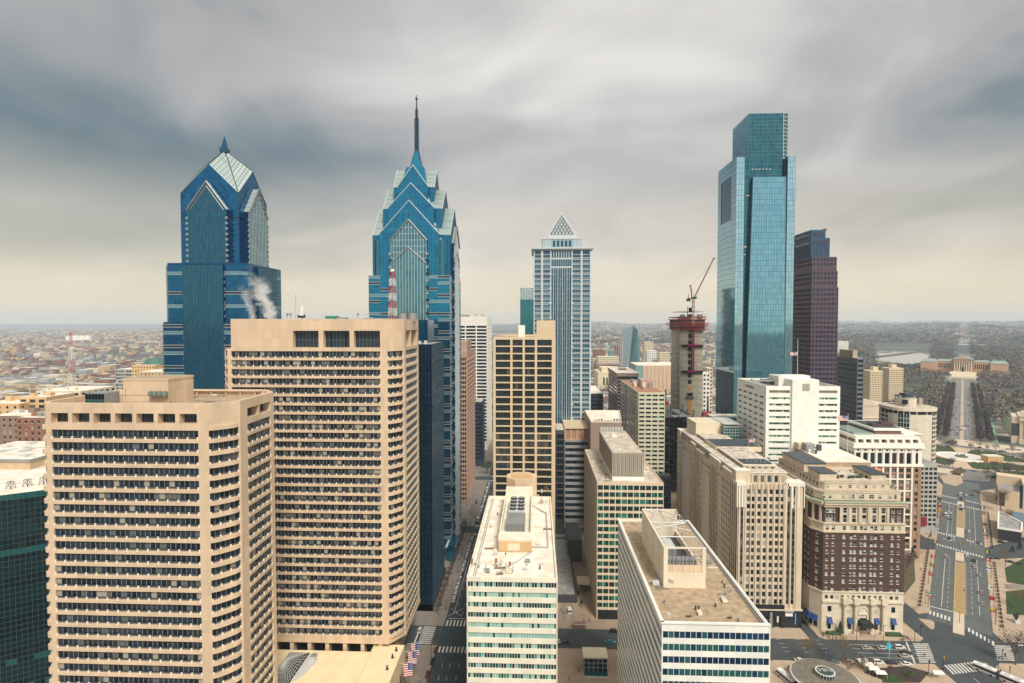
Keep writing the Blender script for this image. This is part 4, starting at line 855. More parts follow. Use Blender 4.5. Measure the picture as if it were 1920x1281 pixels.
def simple_tower(name, label, cat, x0, x1, y0, y1, z1, fh, wh, mt, gm, pw=3, gap=.6, faces=(0,3), wts=None, roofm=ROOFG, depth=.35, zlast=4, top=3.0, perbay=None, strips=True, z0=0):
    b = Bld(name, label, cat, ((x0+x1)/2,(y0+y1)/2)); poly = rect(x0,x1,y0,y1); Ws = walls(poly); rows = [z for z in frange(z1-top, zlast+wh, -fh)]
    b.body(poly, z0, z1, [(z-wh,z) for z in rows], depth, mt)
    for i, W in enumerate(Ws):
        if i not in faces: b.piers(W, [], z0, z1-.1, depth, mt); continue
        n_ = max(1, round(W.L/pw)); st = W.L/n_; o = [(k*st+gap/2,(k+1)*st-gap/2) for k in range(n_)]; b.piers(W, o, z0, z1-.1, depth, mt)
        for a, c in o:
            m = MB(); nq = perbay or max(1, round((c-a)/1.6))
            for z in rows:
                for q in range(nq): m.wq(W, a+(c-a)*q/nq, a+(c-a)*(q+1)/nq, z-wh, z, -depth+.05, pick(gm, wts))
            b.item('window_strip', m, W, a, z1)
    m = MB(); m.face([(*p, z1+.02) for p in inset(poly,.4)], roofm); b.part('roof', m); return b, Ws
NVY = mat('navy_panel',(.035,.055,.09),.5,mott=.1); CHA = mat('charcoal_panel',(.07,.075,.08),.6,mott=.15)
b, _ = simple_tower('office_tower','dark slate blue slab between the pink tower and the white grid tower','tower',X(889,586),-56,586,617,Z(754,586),3.9,2.2,NVY,[GB2[1],GLD[2],GLD[1]],pw=8,gap=.8,faces=(0,1),roofm=ROOFC)
b.part('side_fin', MB().box(-56.2,-55.6,585.5,586,0,Z(754,586),GB2[2])); b.done()
# teal tower left of the pyramid tower
b = Bld('office_tower','teal glass tower with pale gridded crown, partly hidden by the pyramid tower','tower',(-5,870)); y_ = 850; xa, xb = X(975.5,y_), X(1004,y_); poly = rect(xa,xb+8,y_,y_+40); b.mb('core').prism(inset(poly,.3),0,Z(541,y_),GTEA[0]); W = walls(poly)[0]
GTL = [mat('teal_mirror',(.03,.22,.25),.12,metal=.6), mat('teal_mirror_b',(.02,.16,.20),.12,metal=.6)]
b.curtain(W, 0, W.L, 0, Z(562,y_), 12, 36, GTL, mull=MULB, mw=.3, mh=.3); b.curtain(W, 0, W.L, Z(562,y_), Z(540,y_), 8, 5, [GCRW[0],GCRW[1]], mull=MULW, mw=.5, mh=.4, name='crown_grid'); b.curtain(Wall((xa,y_+40),(xa,y_)), 0, 40, 0, Z(541,y_), 8, 30, GTL, mull=MULB, mw=.3, mh=.3); b.done()
# ---- striped block right of the gridded tower
y_ = 418; z_ = Z(824,y_)
b, Ws = simple_tower('office_block','grey banded office block with rust red louvred roof storey','office block',X(1059,y_),X(1110,y_)+1,y_,470,z_,4.55,2.5,mat('grey_band_panel',(.34,.33,.33),.7,mott=.1),GLD[:3],pw=20,gap=.2,perbay=12,faces=(0,),roofm=ROOFT,top=1.6)
m = MB(); m.box(X(1059,y_)+.5,X(1109,y_)+1,y_+3,465,z_-.3,Z(803,y_+3),mat('rust_panel',(.40,.21,.14),.8)); m.box(X(1059,y_),X(1110,y_),y_+2,466,Z(803,y_+3),Z(801,y_+3),GT)
for i in range(5): m.box(X(1059,y_)+i*4.5,X(1059,y_)+i*4.5+.7,y_+2.4,y_+3,z_-.3,Z(803,y_+3),GT)
b.part('penthouse', m); b.done()
b, Ws = simple_tower('office_block','black glass annex squeezed beside the bronze gridded tower','office block',X(1042.5,412),X(1058.8,412),412,440,Z(806,412),4.55,3.4,GT if False else CHA,[GLD[0],GBLK[0]],pw=20,gap=.2,perbay=5,faces=(0,3),roofm=ROOFC,top=3); b.done()
# brown block behind the green-windowed slab
y_ = 400; xa, xb = X(1107.5,y_,790), X(1171,y_,790); BRN = mat('brown_panel',(.34,.25,.19),.8,mott=.12,joint=(8,5,.1,.03))
b = Bld('office_block','windowless brown block with pale cluttered roof behind the green-windowed slab','office block',(52,425)); zq = Z(791,y_); poly = [(xa,y_),(xb-2,y_),(xb+4,450),(xa,450)]; b.mb().prism(poly,0,zq,BRN); b.parapet(poly,zq,zq+1,.6,LIMEP); m = MB(); m.face([(*p,zq+.1) for p in inset(poly,.6)],ROOFW); b.part('roof',m)
m = MB()
for i in range(9): m.box(xa+3+i*2.2,xa+4.4+i*2.2,y_+2,y_+4,zq,zq+1+R()*1.4,GREYM)
b.part('roof_plant', m); b.done()
# curved teal glass building at the left edge
b = Bld('office_block','dark teal curved glass office block at the lower left edge','office block',(-190,205)); poly = [(-215,176),(-200,176.5),(-188,181),(-176,189),(-166,199),(-158,212),(-158,225),(-215,225)]
poly = [(-230,176),(-212,177),(-199,181),(-187,187),(-176,195),(-167,205),(-160,218),(-160,240),(-230,240)]
zt = Z(926,190,20); b.mb('core').prism(inset(poly,.3),0,zt-.2,GTEA[0])
for W in walls(poly)[:6]:
    b.curtain(W, 0, W.L, 0, zt, max(2,round(W.L/1.5)), 46, GTEA, None, rowmats=lambda j: pick(GTEA,(8,.25,8)) if (j*7)%5 else pick(GTEA,(3,3,2)) if R()<.6 else None, mull=mat('teal_mullion',(.04,.085,.09),.4), mw=.1, mh=.12, jit=.03)
m = MB(); m.face([(*p, zt) for p in poly], ROOFW)
for i in range(5): lattice(m, -190+i*3.5, 196+i*3, zt, zt+2.6, 2, 1.4, 1, lambda k: DGREY, .09)
b.part('roof', m)
b.done()
y_ = 222; xb = X(57,y_,900); zq = Z(864,y_,30); b = Bld('service_block','tan brick service block with brown stripe and dirty white roof, left edge','building',(-210,235)); poly = [(xb-40,y_),(xb,y_),(xb+1,258),(xb-40,258)]; m = b.mb(); m.prism(poly,0,zq,BRICKT); W = walls(poly)
for w__ in (W[0],W[1]): m.wb(w__, 0, w__.L, zq-9.0, zq-7.0, 0, .1, mat('brown_brick_band',(.24,.18,.13),.85)); m.wb(w__, 0, w__.L, zq-.6, zq+.5, -.4, .3, GREYM)
m.wb(W[0], 31, 34, zq-16, zq-10.5, 0, .08, GREYM)
m = MB(); m.face([(*p,zq+.3) for p in inset(poly,.3)],ROOFW)
for i in range(14): xx, yy = xb-37+R()*32, 225+R()*28; m.box(xx,xx+1+R()*3,yy,yy+1+R()*4,zq+.25,zq+.45+R()*.5,LGREY)
b.part('roof', m); b.done()
# dark block upper left of that and brick blocks
def punched(name, label, cat, x0, x1, y0, y1, z1, fh, bay, mt, ww=1.2, wh=1.8, top=1.6, faces=(0,1), z0=0, gm=GLD, wts=(4,4,3,1.5,.8), roofm=ROOFW, corn=None, grp=None):
    b = Bld(name, label, cat, ((x0+x1)/2,(y0+y1)/2), grp); poly = rect(x0,x1,y0,y1); m = b.mb(); m.prism(poly, z0, z1, mt)
    if corn: m.prism(inset(poly,-.6), z1-1.2, z1+.5, corn)
    for i in faces:
        W = walls(poly)[i]; n_ = max(1, int((W.L-1)/bay)); st = W.L/n_
        for k in range(n_):
            mm = MB(); uu = (k+.5)*st
            for z in frange(z1-top-wh, z0+3, -fh): mm.wq(W, uu-ww/2, uu+ww/2, z, z+wh, .03, pick(gm, wts)); mm.wb(W, uu-ww/2-.1, uu+ww/2+.1, z-.2, z, 0, .15, LIMEP)
            if mm.f: b.item('window_column', mm, W, uu, z1)
    mr = MB(); mr.face([(*p, z1+(.52 if corn else .02)) for p in inset(poly,.4)], roofm)
    for q in range(3): xx, yy = x0+2+R()*max(1,(x1-x0-6)), y0+2+R()*max(1,(y1-y0-6)); mr.box(xx,xx+1.5+R()*3,yy,yy+2+R()*3,z1,z1+1.5+R()*2,pick([LGREY,mt,GREYM]))
    b.part('roof', mr); b.done(); return b
Y_ = 330
punched('apartment_block','red brick block with tan upper storey, wedged behind the tan brick service block','apartment block',X(28,Y_),X(88,Y_),Y_,350,Z(790,Y_),3.6,3.6,BRICKR,faces=(0,),corn=None)
punched('apartment_block','grey brown brick block at the left picture edge','apartment block',X(-40,Y_),X(27,Y_),Y_+6,360,Z(787,Y_+6),3.6,3.4,mat('grey_brown_brick',(.26,.18,.14),.85,mott=.2),faces=(0,1))
punched('apartment_block','ochre rendered block with dark strip windows above the red brick block','apartment block',X(34,380),X(85,380),380,405,Z(750,380),3.8,6,mat('ochre_render',(.66,.43,.22),.85,mott=.1),faces=(0,),ww=4,wh=2.2)
punched('apartment_block','ochre low block at the left edge with tall plants on the roof','apartment block',X(-40,372),X(34,372),372,400,Z(763,372),3.8,5,mat('ochre_render'),faces=(0,1),ww=1.6)
punched('apartment_block','cream terraced block with balconies left of the near tower penthouse','apartment block',X(66,460),X(150,460),460,500,Z(738,460),4,6,mat('cream_render',(.66,.58,.40),.85,mott=.1),faces=(0,1),ww=3,wh=2)
punched('apartment_tower','grey banded mid-rise with white roof left of the broad blue tower','tower',X(217,640),X(262,640),640,690,Z(695,640),4,3,mat('grey_render',(.36,.37,.36),.85),faces=(0,),ww=2.4,wh=2)
b_ = punched('apartment_tower','ochre brick tower with a green mansard roof beside the broad blue tower','tower',X(264,640),X(306,640),625,665,Z(687,625),4.2,3.2,mat('ochre_render'),faces=(0,))
m = MB(); x0, x1 = X(264,640),X(306,640); m.cyl((x0+x1)/2+2,645,Z(687,625),Z(674,640),15,mat('copper_green',(.05,.14,.12),.7),8,r2=8); o_ = m.build('mansard_roof', b_.root, b_.off)
punched('apartment_block','tan brick slab low in front of the green mansard tower','apartment block',X(256,560),X(330,560),560,600,Z(700,560),4,3.4,BRICKT,faces=(0,))
# ================================================================ RIGHT HALF TOWERS
# ---- tall silver blue obelisk tower
yQ = 428; q0, q1 = X(1376,yQ), X(1485,yQ); yQ2 = 470; zS = Z(294,yQ,1430); zT = Z(213,yQ+5,1430)
b = Bld('skyscraper', 'tallest glass skyscraper, silver blue with a dark notch high on its left face', 'skyscraper', ((q0+q1)/2,450))
fq = lambda px: X(px,yQ)-q0
CM = mat('curtain_mullion',(.10,.20,.24),.4,metal=.5)
L1 = fq(1391); Rg = fq(1471); poly = rect(q0,q1,yQ,yQ2)
m = b.mb('core'); m.box(q0+.2,q1-.2,yQ+5,yQ2-.2,0,zS-.5,GCOD[0]); m.box(q0+.2,q0+L1-.1,yQ+.2,yQ+6,0,zS-.5,GCOD[0]); m.box(q0+Rg+.1,q1-.2,yQ+.2,yQ+6,0,zS-.5,GCOD[0])
nz = 68; W = walls(poly)
b.curtain(W[0], 0, L1, 0, zS, 3, nz, GCOL, mull=CM, mw=.12, mh=.2, jit=.004, name='pier_glass'); b.curtain(W[0], Rg, W[0].L, 0, zS, 3, nz, GCOL, mull=CM, mw=.12, mh=.2, jit=.004, name='pier_glass')
b.curtain(W[1], 0, W[1].L, 0, zS, 20, nz, GCOL, mull=CM, mw=.12, mh=.2, jit=.004, name='side_glass')
# side facing left with the notch
nz0, nz1 = Z(415,445,1360), Z(335,445,1360); u0, u1 = 11, 32; Ws_ = W[3]
for a, c, d0, d1 in ((0, 8, 0, zS), (31, 42, 0, zS), (8, 31, 0, nz0), (8, 31, nz1, zS)): b.curtain(Ws_, a, c, d0, d1, max(1,round((c-a)/2.1)), max(1,round((d1-d0)/4.05)), GCOL, mull=CM, mw=.1, mh=.2, jit=.004, name='side_glass', vm=False)
m = MB(); m.wq(Ws_, 8, 31, nz0, nz1, -.9, mat('notch_glass',(.006,.022,.045),.6,spec=.1))
for k in range(8): m.wb(Ws_, 8, 31, nz0+k*(nz1-nz0)/8-.1, nz0+k*(nz1-nz0)/8+.1, -.85, -.8, GCOD[1])
for a in (8,31): m.wb(Ws_, a-.15, a+.15, nz0, nz1, -.9, .1, CM)
m.build('notch', b.root, b.off)
# recessed front and tapering middle wall
m = MB(); Wr = Wall((q0+L1,yQ+4.9),(q0+Rg,yQ+4.9)); zM = Z(331,yQ,1440)
for j in range(nz):
    for i in range(12): m.wq(Wr, i*Wr.L/12, (i+1)*Wr.L/12, j*zS/nz, (j+1)*zS/nz, 0, pick(GCOD), .01)
    m.wb(Wr, 0, Wr.L, j*zS/nz-.1, j*zS/nz+.1, 0, .1, CM)
for i in range(13): m.wb(Wr, i*Wr.L/12-.06, i*Wr.L/12+.06, 0, zS, 0, .12, CM)
LIT = mat('warm_lit_ceiling',(.9,.6,.3),.6,emit=((1,.55,.25),.6))
for k in range(6): m.wb(Wr, 7+k*2.5, 8.2+k*2.5, Z(320,yQ), Z(319,yQ)+.2, 0, .15, LGREY)
for px, py in ((1397,368),(1394,464),(1392,478)): m.wb(Wr, X(px,yQ+5)-q0-L1-1.0, X(px,yQ+5)-q0-L1+1.2, Z(py,yQ)-.1, Z(py,yQ)+.12, 0, .12, LIT)
m.build('recess_wall', b.root, b.off)
m = MB(); nzm = round(zM/4.05); nx = 14
def mid(u, z): t_ = z/zM; a = fq(1392.5)+(fq(1408)-fq(1392.5))*t_; c = fq(1479.5)+(fq(1471)-fq(1479.5))*t_; return (q0+a+(c-a)*u, yQ-.9+2.2*t_, z)
for j in range(nzm):
    for i in range(nx):
        p = [mid(i/nx,j*zM/nzm), mid((i+1)/nx,j*zM/nzm), mid((i+1)/nx,(j+1)*zM/nzm), mid(i/nx,(j+1)*zM/nzm)]
        m.face([(a,b_+(R()-.5)*.008,c) for a,b_,c in p], pick(GCOM))
    m.bar(mid(0,j*zM/nzm), mid(1,j*zM/nzm), .11, CM)
for i in range(nx+1): m.bar(mid(i/nx,0), mid(i/nx,zM), .09 if 0 < i < nx else .3, CM)
for u in (0,1):
    for j in range(nzm): a, c = mid(u,j*zM/nzm), mid(u,(j+1)*zM/nzm); m.face([a,(a[0],yQ+5,a[2]),(c[0],yQ+5,c[2]),c], GCOD[0])
a, c = mid(0,zM), mid(1,zM); m.face([a,c,(c[0],yQ+5,zM),(a[0],yQ+5,zM)], GREYM); m.build('middle_wall', b.root, b.off)
c0, c1 = X(1398,yQ+5), X(1470.5,yQ+5); m = MB(); m.box(c0+.3,c1-.3,yQ+5.3,yQ2-2,zS-1,zT-1,GCOD[0]); m.build('crown_core', b.root, b.off)
Wc = Wall((c0,yQ+5),(c1,yQ+5)); b.curtain(Wc, 0, Wc.L-3.6, zS, zT, 13, 12, GCOD, mull=CM, mw=.14, mh=.2, jit=.012, name='crown_glass')
m = MB(); m.wq(Wc, Wc.L-3.5, Wc.L, zS, zT, -.4, GBLK[0])
for k in range(13): z_ = zS+k*(zT-zS)/12; m.wb(Wc, Wc.L-3.4, Wc.L, z_-.15, z_+.15, -.3, .1, LGREY); (m.bar(Wc.P(Wc.L-3.3,z_,0), Wc.P(Wc.L-.1,z_+(zT-zS)/12,0), .1, LGREY) if k < 12 else None)
m.wb(Wc, Wc.L-3.5, Wc.L-3.2, zS, zT, -.3, .12, LGREY); m.wb(Wc, Wc.L-.3, Wc.L, zS, zT, -.3, .12, LGREY); m.build('open_corner', b.root, b.off)
b.curtain(Wall((c0,yQ2-2),(c0,yQ+5)), 0, yQ2-yQ-7, zS-4, zT, 16, 14, [GCOM[0],GCOM[2]], mull=CM, mw=.1, mh=.2, jit=.004, name='crown_glass', vm=False)
b.curtain(Wall((c1,yQ+5),(c1,yQ2-2)), 0, yQ2-yQ-7, zS, zT, 16, 12, [GCOM[0],GCOM[2]], mull=CM, name='crown_glass')
m = MB(); m.face([(q0,yQ,zS),(q0+L1,yQ,zS),(q0+L1,yQ+5,zS),(q0+Rg,yQ+5,zS),(q0+Rg,yQ,zS),(q1,yQ,zS),(q1,yQ2,zS),(q0,yQ2,zS)], GREYM); m.face([(c0,yQ+5,zT),(c1,yQ+5,zT),(c1,yQ2-2,zT),(c0,yQ2-2,zT)], GREYM)
m.bar((q0+.5,yQ+1,zS),(q0+.5,yQ+1,zS+1.5),.3,DGREY); m.bar((q1-3,yQ+1,zS),(q1-3,yQ+1,zS+3.5),.2,LGREY); b.part('roof', m); b.done()
b, Ws = simple_tower('glass_pavilion','low banded glass winter garden with pale sloping roof at the foot of the tallest tower','pavilion',X(1331,412,770),X(1386,412,770),408,420,Z(781,408,1350),3.6,2.4,mat('silver_band',(.40,.48,.46),.4,metal=.4),GGY,pw=6,gap=.3,faces=(0,3),roofm=ROOFW,top=1.0); b.done()
# ---- purple granite tower with setbacks
yR_ = 490; r0 = X(1519,yR_); r1 = X(1569,yR_); GP = [mat('indigo_window',(.012,.02,.045),.08,spec=.8), mat('indigo_window_b',(.02,.05,.10),.08,metal=.3)]; BTP = mat('blue_metal_crown',(.05,.11,.19),.35,metal=.5)
b = Bld('skyscraper','purple brown granite tower with stepped blue top, right of the tallest tower','skyscraper',((r0+r1)/2,510)); tiers_ = [(0,Z(540,yR_),0,0), (Z(540,yR_),Z(510,yR_),0,.9), (Z(510,yR_),Z(484.5,yR_),0,1.8), (Z(484.5,yR_),Z(449,yR_),.0,6.6), (Z(449,yR_),Z(434,yR_),.0,10.2)]
for k, (za_, zb_, dl, dr) in enumerate(tiers_):
    poly = rect(r0+dl,r1-dr,yR_+(0 if k < 3 else 2.5),yR_+34-(0 if k < 3 else 1)); mt = GRAN if k < 3 else BTP; rows = [z for z in frange(zb_-1.2, za_+3, -3.95)] if k < 3 else []
    b.body(poly, za_, zb_, [(z-2.2,z) for z in rows], .5, mt)
    for i, W in enumerate(walls(poly)):
        if i in (1,2): b.piers(W, [], za_, zb_-.1, .5, mt, proud=.01); continue
        if k > 2:
            m = MB()
            for q in range(int(W.L/1.1)): m.wb(W, q*1.1, q*1.1+.35, za_, zb_-1, 0, .3, GRAN if q % 5 == 0 else BTP)
            m.build('rib', b.root, b.off); m = MB(); m.wb(W, 2, W.L-2, zb_-5, zb_-2.5, 0, .32, GP[0]); m.build('louvre', b.root, b.off); continue
        n_ = 7 if i == 0 else 9; st = W.L/n_; o = [(q*st+(.55 if q not in (2,4) else .3),(q+1)*st-(.55 if q not in (2,4) else .3)) for q in range(n_)]; b.piers(W, o, za_, zb_-.1, .5, mt, proud=.12)
        for a, c in o:
            m = MB()
            for z in rows:
                for q in range(2): m.wq(W, a+(c-a)*q/2+.06, a+(c-a)*(q+1)/2-.06, z-2.2, z, -.42, pick(GP)); 
                m.wb(W, (a+c)/2-.08,(a+c)/2+.08, z-2.2, z, -.45,-.2, GRAN)
            b.item('window_strip', m, W, a, zb_)
m = MB(); 
for px in (1517,1537,1486.5): m.bar((X(px,500),500,Z(440,500)),(X(px,500),500,Z(424,500)),.12,LGREY)
m.box(X(1541,495),X(1545,495),495,498,Z(436,495),Z(433,495),DGREY); b.part('antenna', m); b.done()
# ---- dark banded slab with chamfer
yS_ = 500; s0, s1 = X(1607,yS_), X(1617,yS_); zS_ = Z(672,yS_,1600)
b, Ws = simple_tower('office_tower','charcoal tower with thin grey bands and a small tan rooftop box','tower',s0,s1+1,yS_,yS_+36,zS_,4.1,2.5,mat('grey_blue_band',(.16,.18,.20),.6),[GLD[0],GP[0],GLD[2]],pw=40,gap=.1,perbay=12,faces=(0,3),roofm=ROOFC,top=1.2)
b.part('penthouse', MB().box(s0+.5,s1,yS_+8,yS_+30,zS_,Z(657,yS_+8,1590),mat('tan_panel',(.45,.38,.27),.8,mott=.1,joint=(2,2,.2,.05)))); b.done()
# ---- white office block with blind central tower
yP = 345; p0, p1 = X(1437,yP), X(1576,yP); zP = Z(724,yP,1460); yP2 = 394
b = Bld('office_block','bright white office block with blank central shaft and green window slots','office block',((p0+p1)/2,368)); poly = rect(p0,p1,yP,yP2); Ws = walls(poly); rows = [Z(745,yP,1460)-k*3.78 for k in range(26)]; rows = [z for z in rows if z > 4]
WP = mat('bright_white_panel',(.84,.83,.75),.55,mott=.05,joint=(3.4,3.78,.12,.02),streak=True)
b.body(poly, 0, zP-4.4, [(z-1.35,z) for z in rows], .8, WP); b.body(poly, zP-4.4, zP-1, [(zP-4.3,zP-2.5)], 1.6, WP); b.parapet(poly, zP-1, zP, .6, WP)
oL = (fxl := X(1443,yP)-p0, X(1482,yP)-p0); oR = (X(1536,yP)-p0, X(1571,yP)-p0)
b.piers(Ws[0], [oL,oR], 0, zP-4.5, .8, WP); b.piers(Ws[0], [oL,oR], zP-4.35, zP-1.1, 1.6, WP)
for a, c in (oL,oR):
    for k, z in enumerate(rows): b.band(Ws[0], a, c, z-1.35, z, 1.1, .8, [GLD[0],GLD[1],GGR[1],GGR[0]], (2,2,2,1.4) if k % 3 else (1,1,3,3), mull=LGREY, mw=.1)
    b.band(Ws[0], a, c, zP-4.3, zP-2.5, .5, 1.6, [LOU,mat('rust_louvre',(.25,.12,.07),.8)], (3,1), mull=LGREY, name='louvre_band')
n_ = 5; st = (Ws[3].L-3)/n_; o = [(2+k*st, 2+k*st+st*.72) for k in range(n_)]; b.piers(Ws[3], o, 0, zP-4.5, .8, WP); b.piers(Ws[3], [(14,30)], zP-4.35, zP-1.1, 1.6, WP)
for k, z in enumerate(rows):
    for a, c in o: b.band(Ws[3], a, c, z-1.35, z, 1.2, .8, [GLD[0],GLD[1],GGR[1]], (4,2,1), mull=LGREY, name='window_slot')
b.band(Ws[3], 14, 30, zP-4.3, zP-2.5, .8, 1.6, [LOU], mull=LGREY, name='louvre_band')
for i in (1,2): b.piers(Ws[i], [], 0, zP-4.5, .8, WP); b.piers(Ws[i], [], zP-4.35, zP-1.1, 1.6, WP)
m = MB(); ca, cb = X(1484.5,yP), X(1534.5,yP); zc = Z(712,yP,1510); m.box(ca,cb,yP-1.2,yP+10,0,zc,WP); m.box(X(1463,352),ca,yP+9,yP+24,zP-1,Z(705,yP+5),WP); m.box(ca-2,cb,yP+10,yP+20,zP-1,zc+1.4,WP); b.part('shaft', m)
m = MB(); m.box(X(1503,yP),X(1517,yP),yP-1.3,yP-1.2,Z(730,yP),Z(717,yP),LOU)
for k in range(4): m.box(X(1503,yP)+k*1.15,X(1503,yP)+k*1.15+.12,yP-1.4,yP-1.3,Z(730,yP),Z(717,yP),LGREY)
b.part('louvre', m)
m = MB(); m.face([(*p,zP-.95) for p in inset(poly,.6)], ROOFG); m.box(p0+8,p0+16,yP+16,yP+30,zP-.9,zP+1.4,DGREY); b.part('roof', m); b.done()
t = thing('flagpole','tall pole with a national flag on the white office block roof','flagpole',(X(1495,352),352,zP)); h = Z(635,352)-zP; MB().bar((0,0,0),(0,0,h),.13,WR[1]).build('pole', t); m = MB(); us_flag(m,(-.1,0,Z(659,352)-zP),(-4.4,0,-.2),(0,0,-2.0)); m.build('cloth', t)
m = MB(); xx = X(1440,360); m.bar((xx,360,zP-1),(xx,360,zP+1.6),.15,GREYM); m.box(xx-5,xx+5,359.8,360.2,zP+1.4,zP+1.8,LGREY); m.bar((xx-5,360,zP+1.6),(xx+1,360,zP+3.4),.1,LGREY); rz_('window_washing_arm','thin grey maintenance boom on the white office block roof',m,'maintenance boom')
# ---- limestone art deco block (station building)
yN = 280; n0, n1 = 98.6, 130.6; yN2 = 399; zN = Z(909,yN,1440)
b = Bld('office_block','limestone art deco office block with stepped setbacks running back from the street','office block',(115,340)); LS = mat('deco_limestone',(.60,.505,.38),.85,mott=.2,mscale=.25,streak=True); LSP = mat('deco_corner_stone',(.74,.70,.60),.8,mott=.12,streak=True)
DW = [GLD[0],GLD[1],mat('bluish_window',(.05,.08,.10),.15),GLD[3],GLD[4]]
fh = 3.63; rows = [zN-2.4-k*fh for k in range(17)]
poly = rect(n0,n1,yN,yN2); Ws = walls(poly); fN = lambda px: X(px,yN,1000)-n0
# lower body
b.mb().prism(inset(poly,.45), 8, zN, LS)
colsf = [1402.5,1411,1422.5,1433.5,1445,1456,1465]; W = Ws[0]
def bodyface(W, opens, z0, z1, rws, wh, wts, mt, tall=()):
    u = 0
    for a, c in sorted(opens):
        b.mb().wb(W, u, a, z0, z1, -.45, .0, mt); u = c
        cur = z1; tl = (a,c) in tall
        for z in rws:
            if z > z1-.3 or z-wh < z0: continue
            b.mb().wb(W, a, c, z, cur, -.45, -.22 if not tl else -.38, mt if not tl else CHA); cur = z-wh
            b.window(W, a, c, z-wh, z, .24, DW, wts, frame=None, rail=False)
        b.mb().wb(W, a, c, z0, cur, -.45, -.22, mt)
    b.mb().wb(W, u, W.L, z0, z1, -.45, .0, mt)
cwf = [(fN(c)-.78, fN(c)+.78) for c in colsf]; tallf = [(fN(1475.5),fN(1480.5)),(fN(1484.5),fN(1490))]; tall0 = [(fN(1381.5)+.1,fN(1384.5)),(fN(1388),fN(1393))]
bodyface(W, cwf+tallf+tall0, 9, zN-.1, rows, 2.2, (8,3,2,1.2,1.0), LS, tall=tallf+tall0)
m = MB()
for c in [1397,1407,1417,1428,1439,1450.5,1461,1470.5,1482.5,1494]: m.wb(W, fN(c)-.28, fN(c)+.28, 9, zN-(.5 if c > 1472 else 0), 0, .35, LS)
for i in range(9): m.wb(W, fN(1411)+i*2.05, fN(1411)+i*2.05+.5, zN-2, zN+.9+.5*(i % 2), -.1, .5, LS)
b.part('pilaster', m)
# pale corner pavilions at top
m = MB(); zq = Z(952,yN,1480)
for a, c in ((0-.3,fN(1396)),(fN(1472.5),W.L+.3)):
    m.wb(W, a, c, zN-.6, zN+1.2, -6, .5, LSP)
    for q in range(4): uu = a+(c-a)*q/3; m.wb(W, max(a,uu-.45), min(c,uu+.45), zq, zN-.6, -.4, .45, LSP)
b.part('corner_pavilion', m)
# side wall: alternating bays of tall strips and punched windows, broken skyline
W = Ws[3]; nb = 44; st = W.L/nb; opens = [(k*st+.85,(k+1)*st-.7) for k in range(nb)]; tl = [o_ for k, o_ in enumerate(opens) if (k//4) % 3 == 1]
rs = [z for z in rows]
b2_ = b
u = 0
for k, (a, c) in enumerate(opens):
    tall = (a,c) in tl; b.mb().wb(W, u, a, 5, zN-.1, -.45, 0, LS); u = c; m = MB()
    b.mb().wb(W, a, c, 5, zN-.1, -.45, -.08, CHA if tall else LS)
    for z in rows: m.wq(W, a+(0 if tall else .12), c-(0 if tall else .12), z-2, z, -.03, pick(DW,(9,2,1,.3,.2)))
    b.item('window_strip', m, W, a, zN)
b.mb().wb(W, u, W.L, 5, zN-.1, -.45, 0, LS)
for i in (1,2): b.piers(Ws[i], [], 8, zN-.1, .45, LS)
m = MB(); prof = [(1,9,5.2),(9,17,0),(17,35,-6.5),(35,44,3.2),(44,47,0),(47,62,1.5),(62,74,-5.5),(74,92,4.2),(92,97,-1),(97,112,3.2),(112,117,6)]
for a, c, h in prof:
    if h > 0: m.wb(W, a, c, zN-.2, zN+h, -7, .06, LS); m.wb(W, a-.1, c+.1, zN+h, zN+h+.5, -7.1, .25, LSP)
    if h < 0: m.wb(W, a+.3, c-.3, zN+h-1.2, zN+h, 0, .6, LS); [m.wb(W, q, q+.45, 6, zN+h+.4, 0, .5, LSP) for q in frange(a+.1, c-.5, 2.7045)]
b.part('buttress', m)
# setback tiers
def tier(x0,x1,y0,y1,z0,z1,fw,sw,wh,zt):
    pol = rect(x0,x1,y0,y1); mm = MB(); mm.prism(pol,z0,z1,LS); mm.prism(inset(pol,-.35),z1,z1+.4,LSP); mm.face([(*p,z1+.45) for p in inset(pol,.2)],ROOFC)
    W0_ = walls(pol)[0]; W3_ = walls(pol)[3]
    for q in range(fw+1): mm.wb(W0_, q*W0_.L/fw-.35 if q else 0, q*W0_.L/fw+.35 if q < fw else W0_.L, z0, z1-.4, 0, .45, LS)
    for q in range(sw+1): mm.wb(W3_, q*W3_.L/sw-.3 if q else 0, q*W3_.L/sw+.3 if q < sw else W3_.L, z0, z1-.4, 0, .12, LS)
    b.part('setback_tier', mm)
    for q in range(fw): b.window(W0_, (q+.5)*W0_.L/fw-.8, (q+.5)*W0_.L/fw+.8, zt-wh, zt, -.05, DW, (3,3,3,2,1), rail=False)
    for q in range(sw): b.window(W3_, (q+.5)*W3_.L/sw-.8, (q+.5)*W3_.L/sw+.8, zt-wh, zt, -.02, DW, (9,3,2,.2,.1), rail=False)
z1t, z2t = Z(886,284,1430), Z(872,291,1420)
tier(X(1384,283,890), X(1475,283,890), 283, 398, zN-.5, z1t, 7, 50, 3.2, z1t-1.2)
tier(X(1394,290,870), X(1454,290,870), 290, 395, z1t, z2t, 5, 46, 2.4, z2t-.7)
tier(104, 122, 300, 390, z2t, z2t+4.6, 4, 36, 2.2, z2t+4.2) if False else None
m = MB(); m.box(X(1394,291)+1,X(1454,291)-1,291,300,z2t+.4,z2t+1,ROOFB)
for i in range(5): m.bar((X(1400+i*9,293),292,z2t),(X(1400+i*9,293),292,z2t+1.6+R()*2),.07,LGREY)
m.bar((X(1404,296),296,z2t),(X(1404,296),296,z2t+6),.08,LGREY); b.part('roof_rail', m)
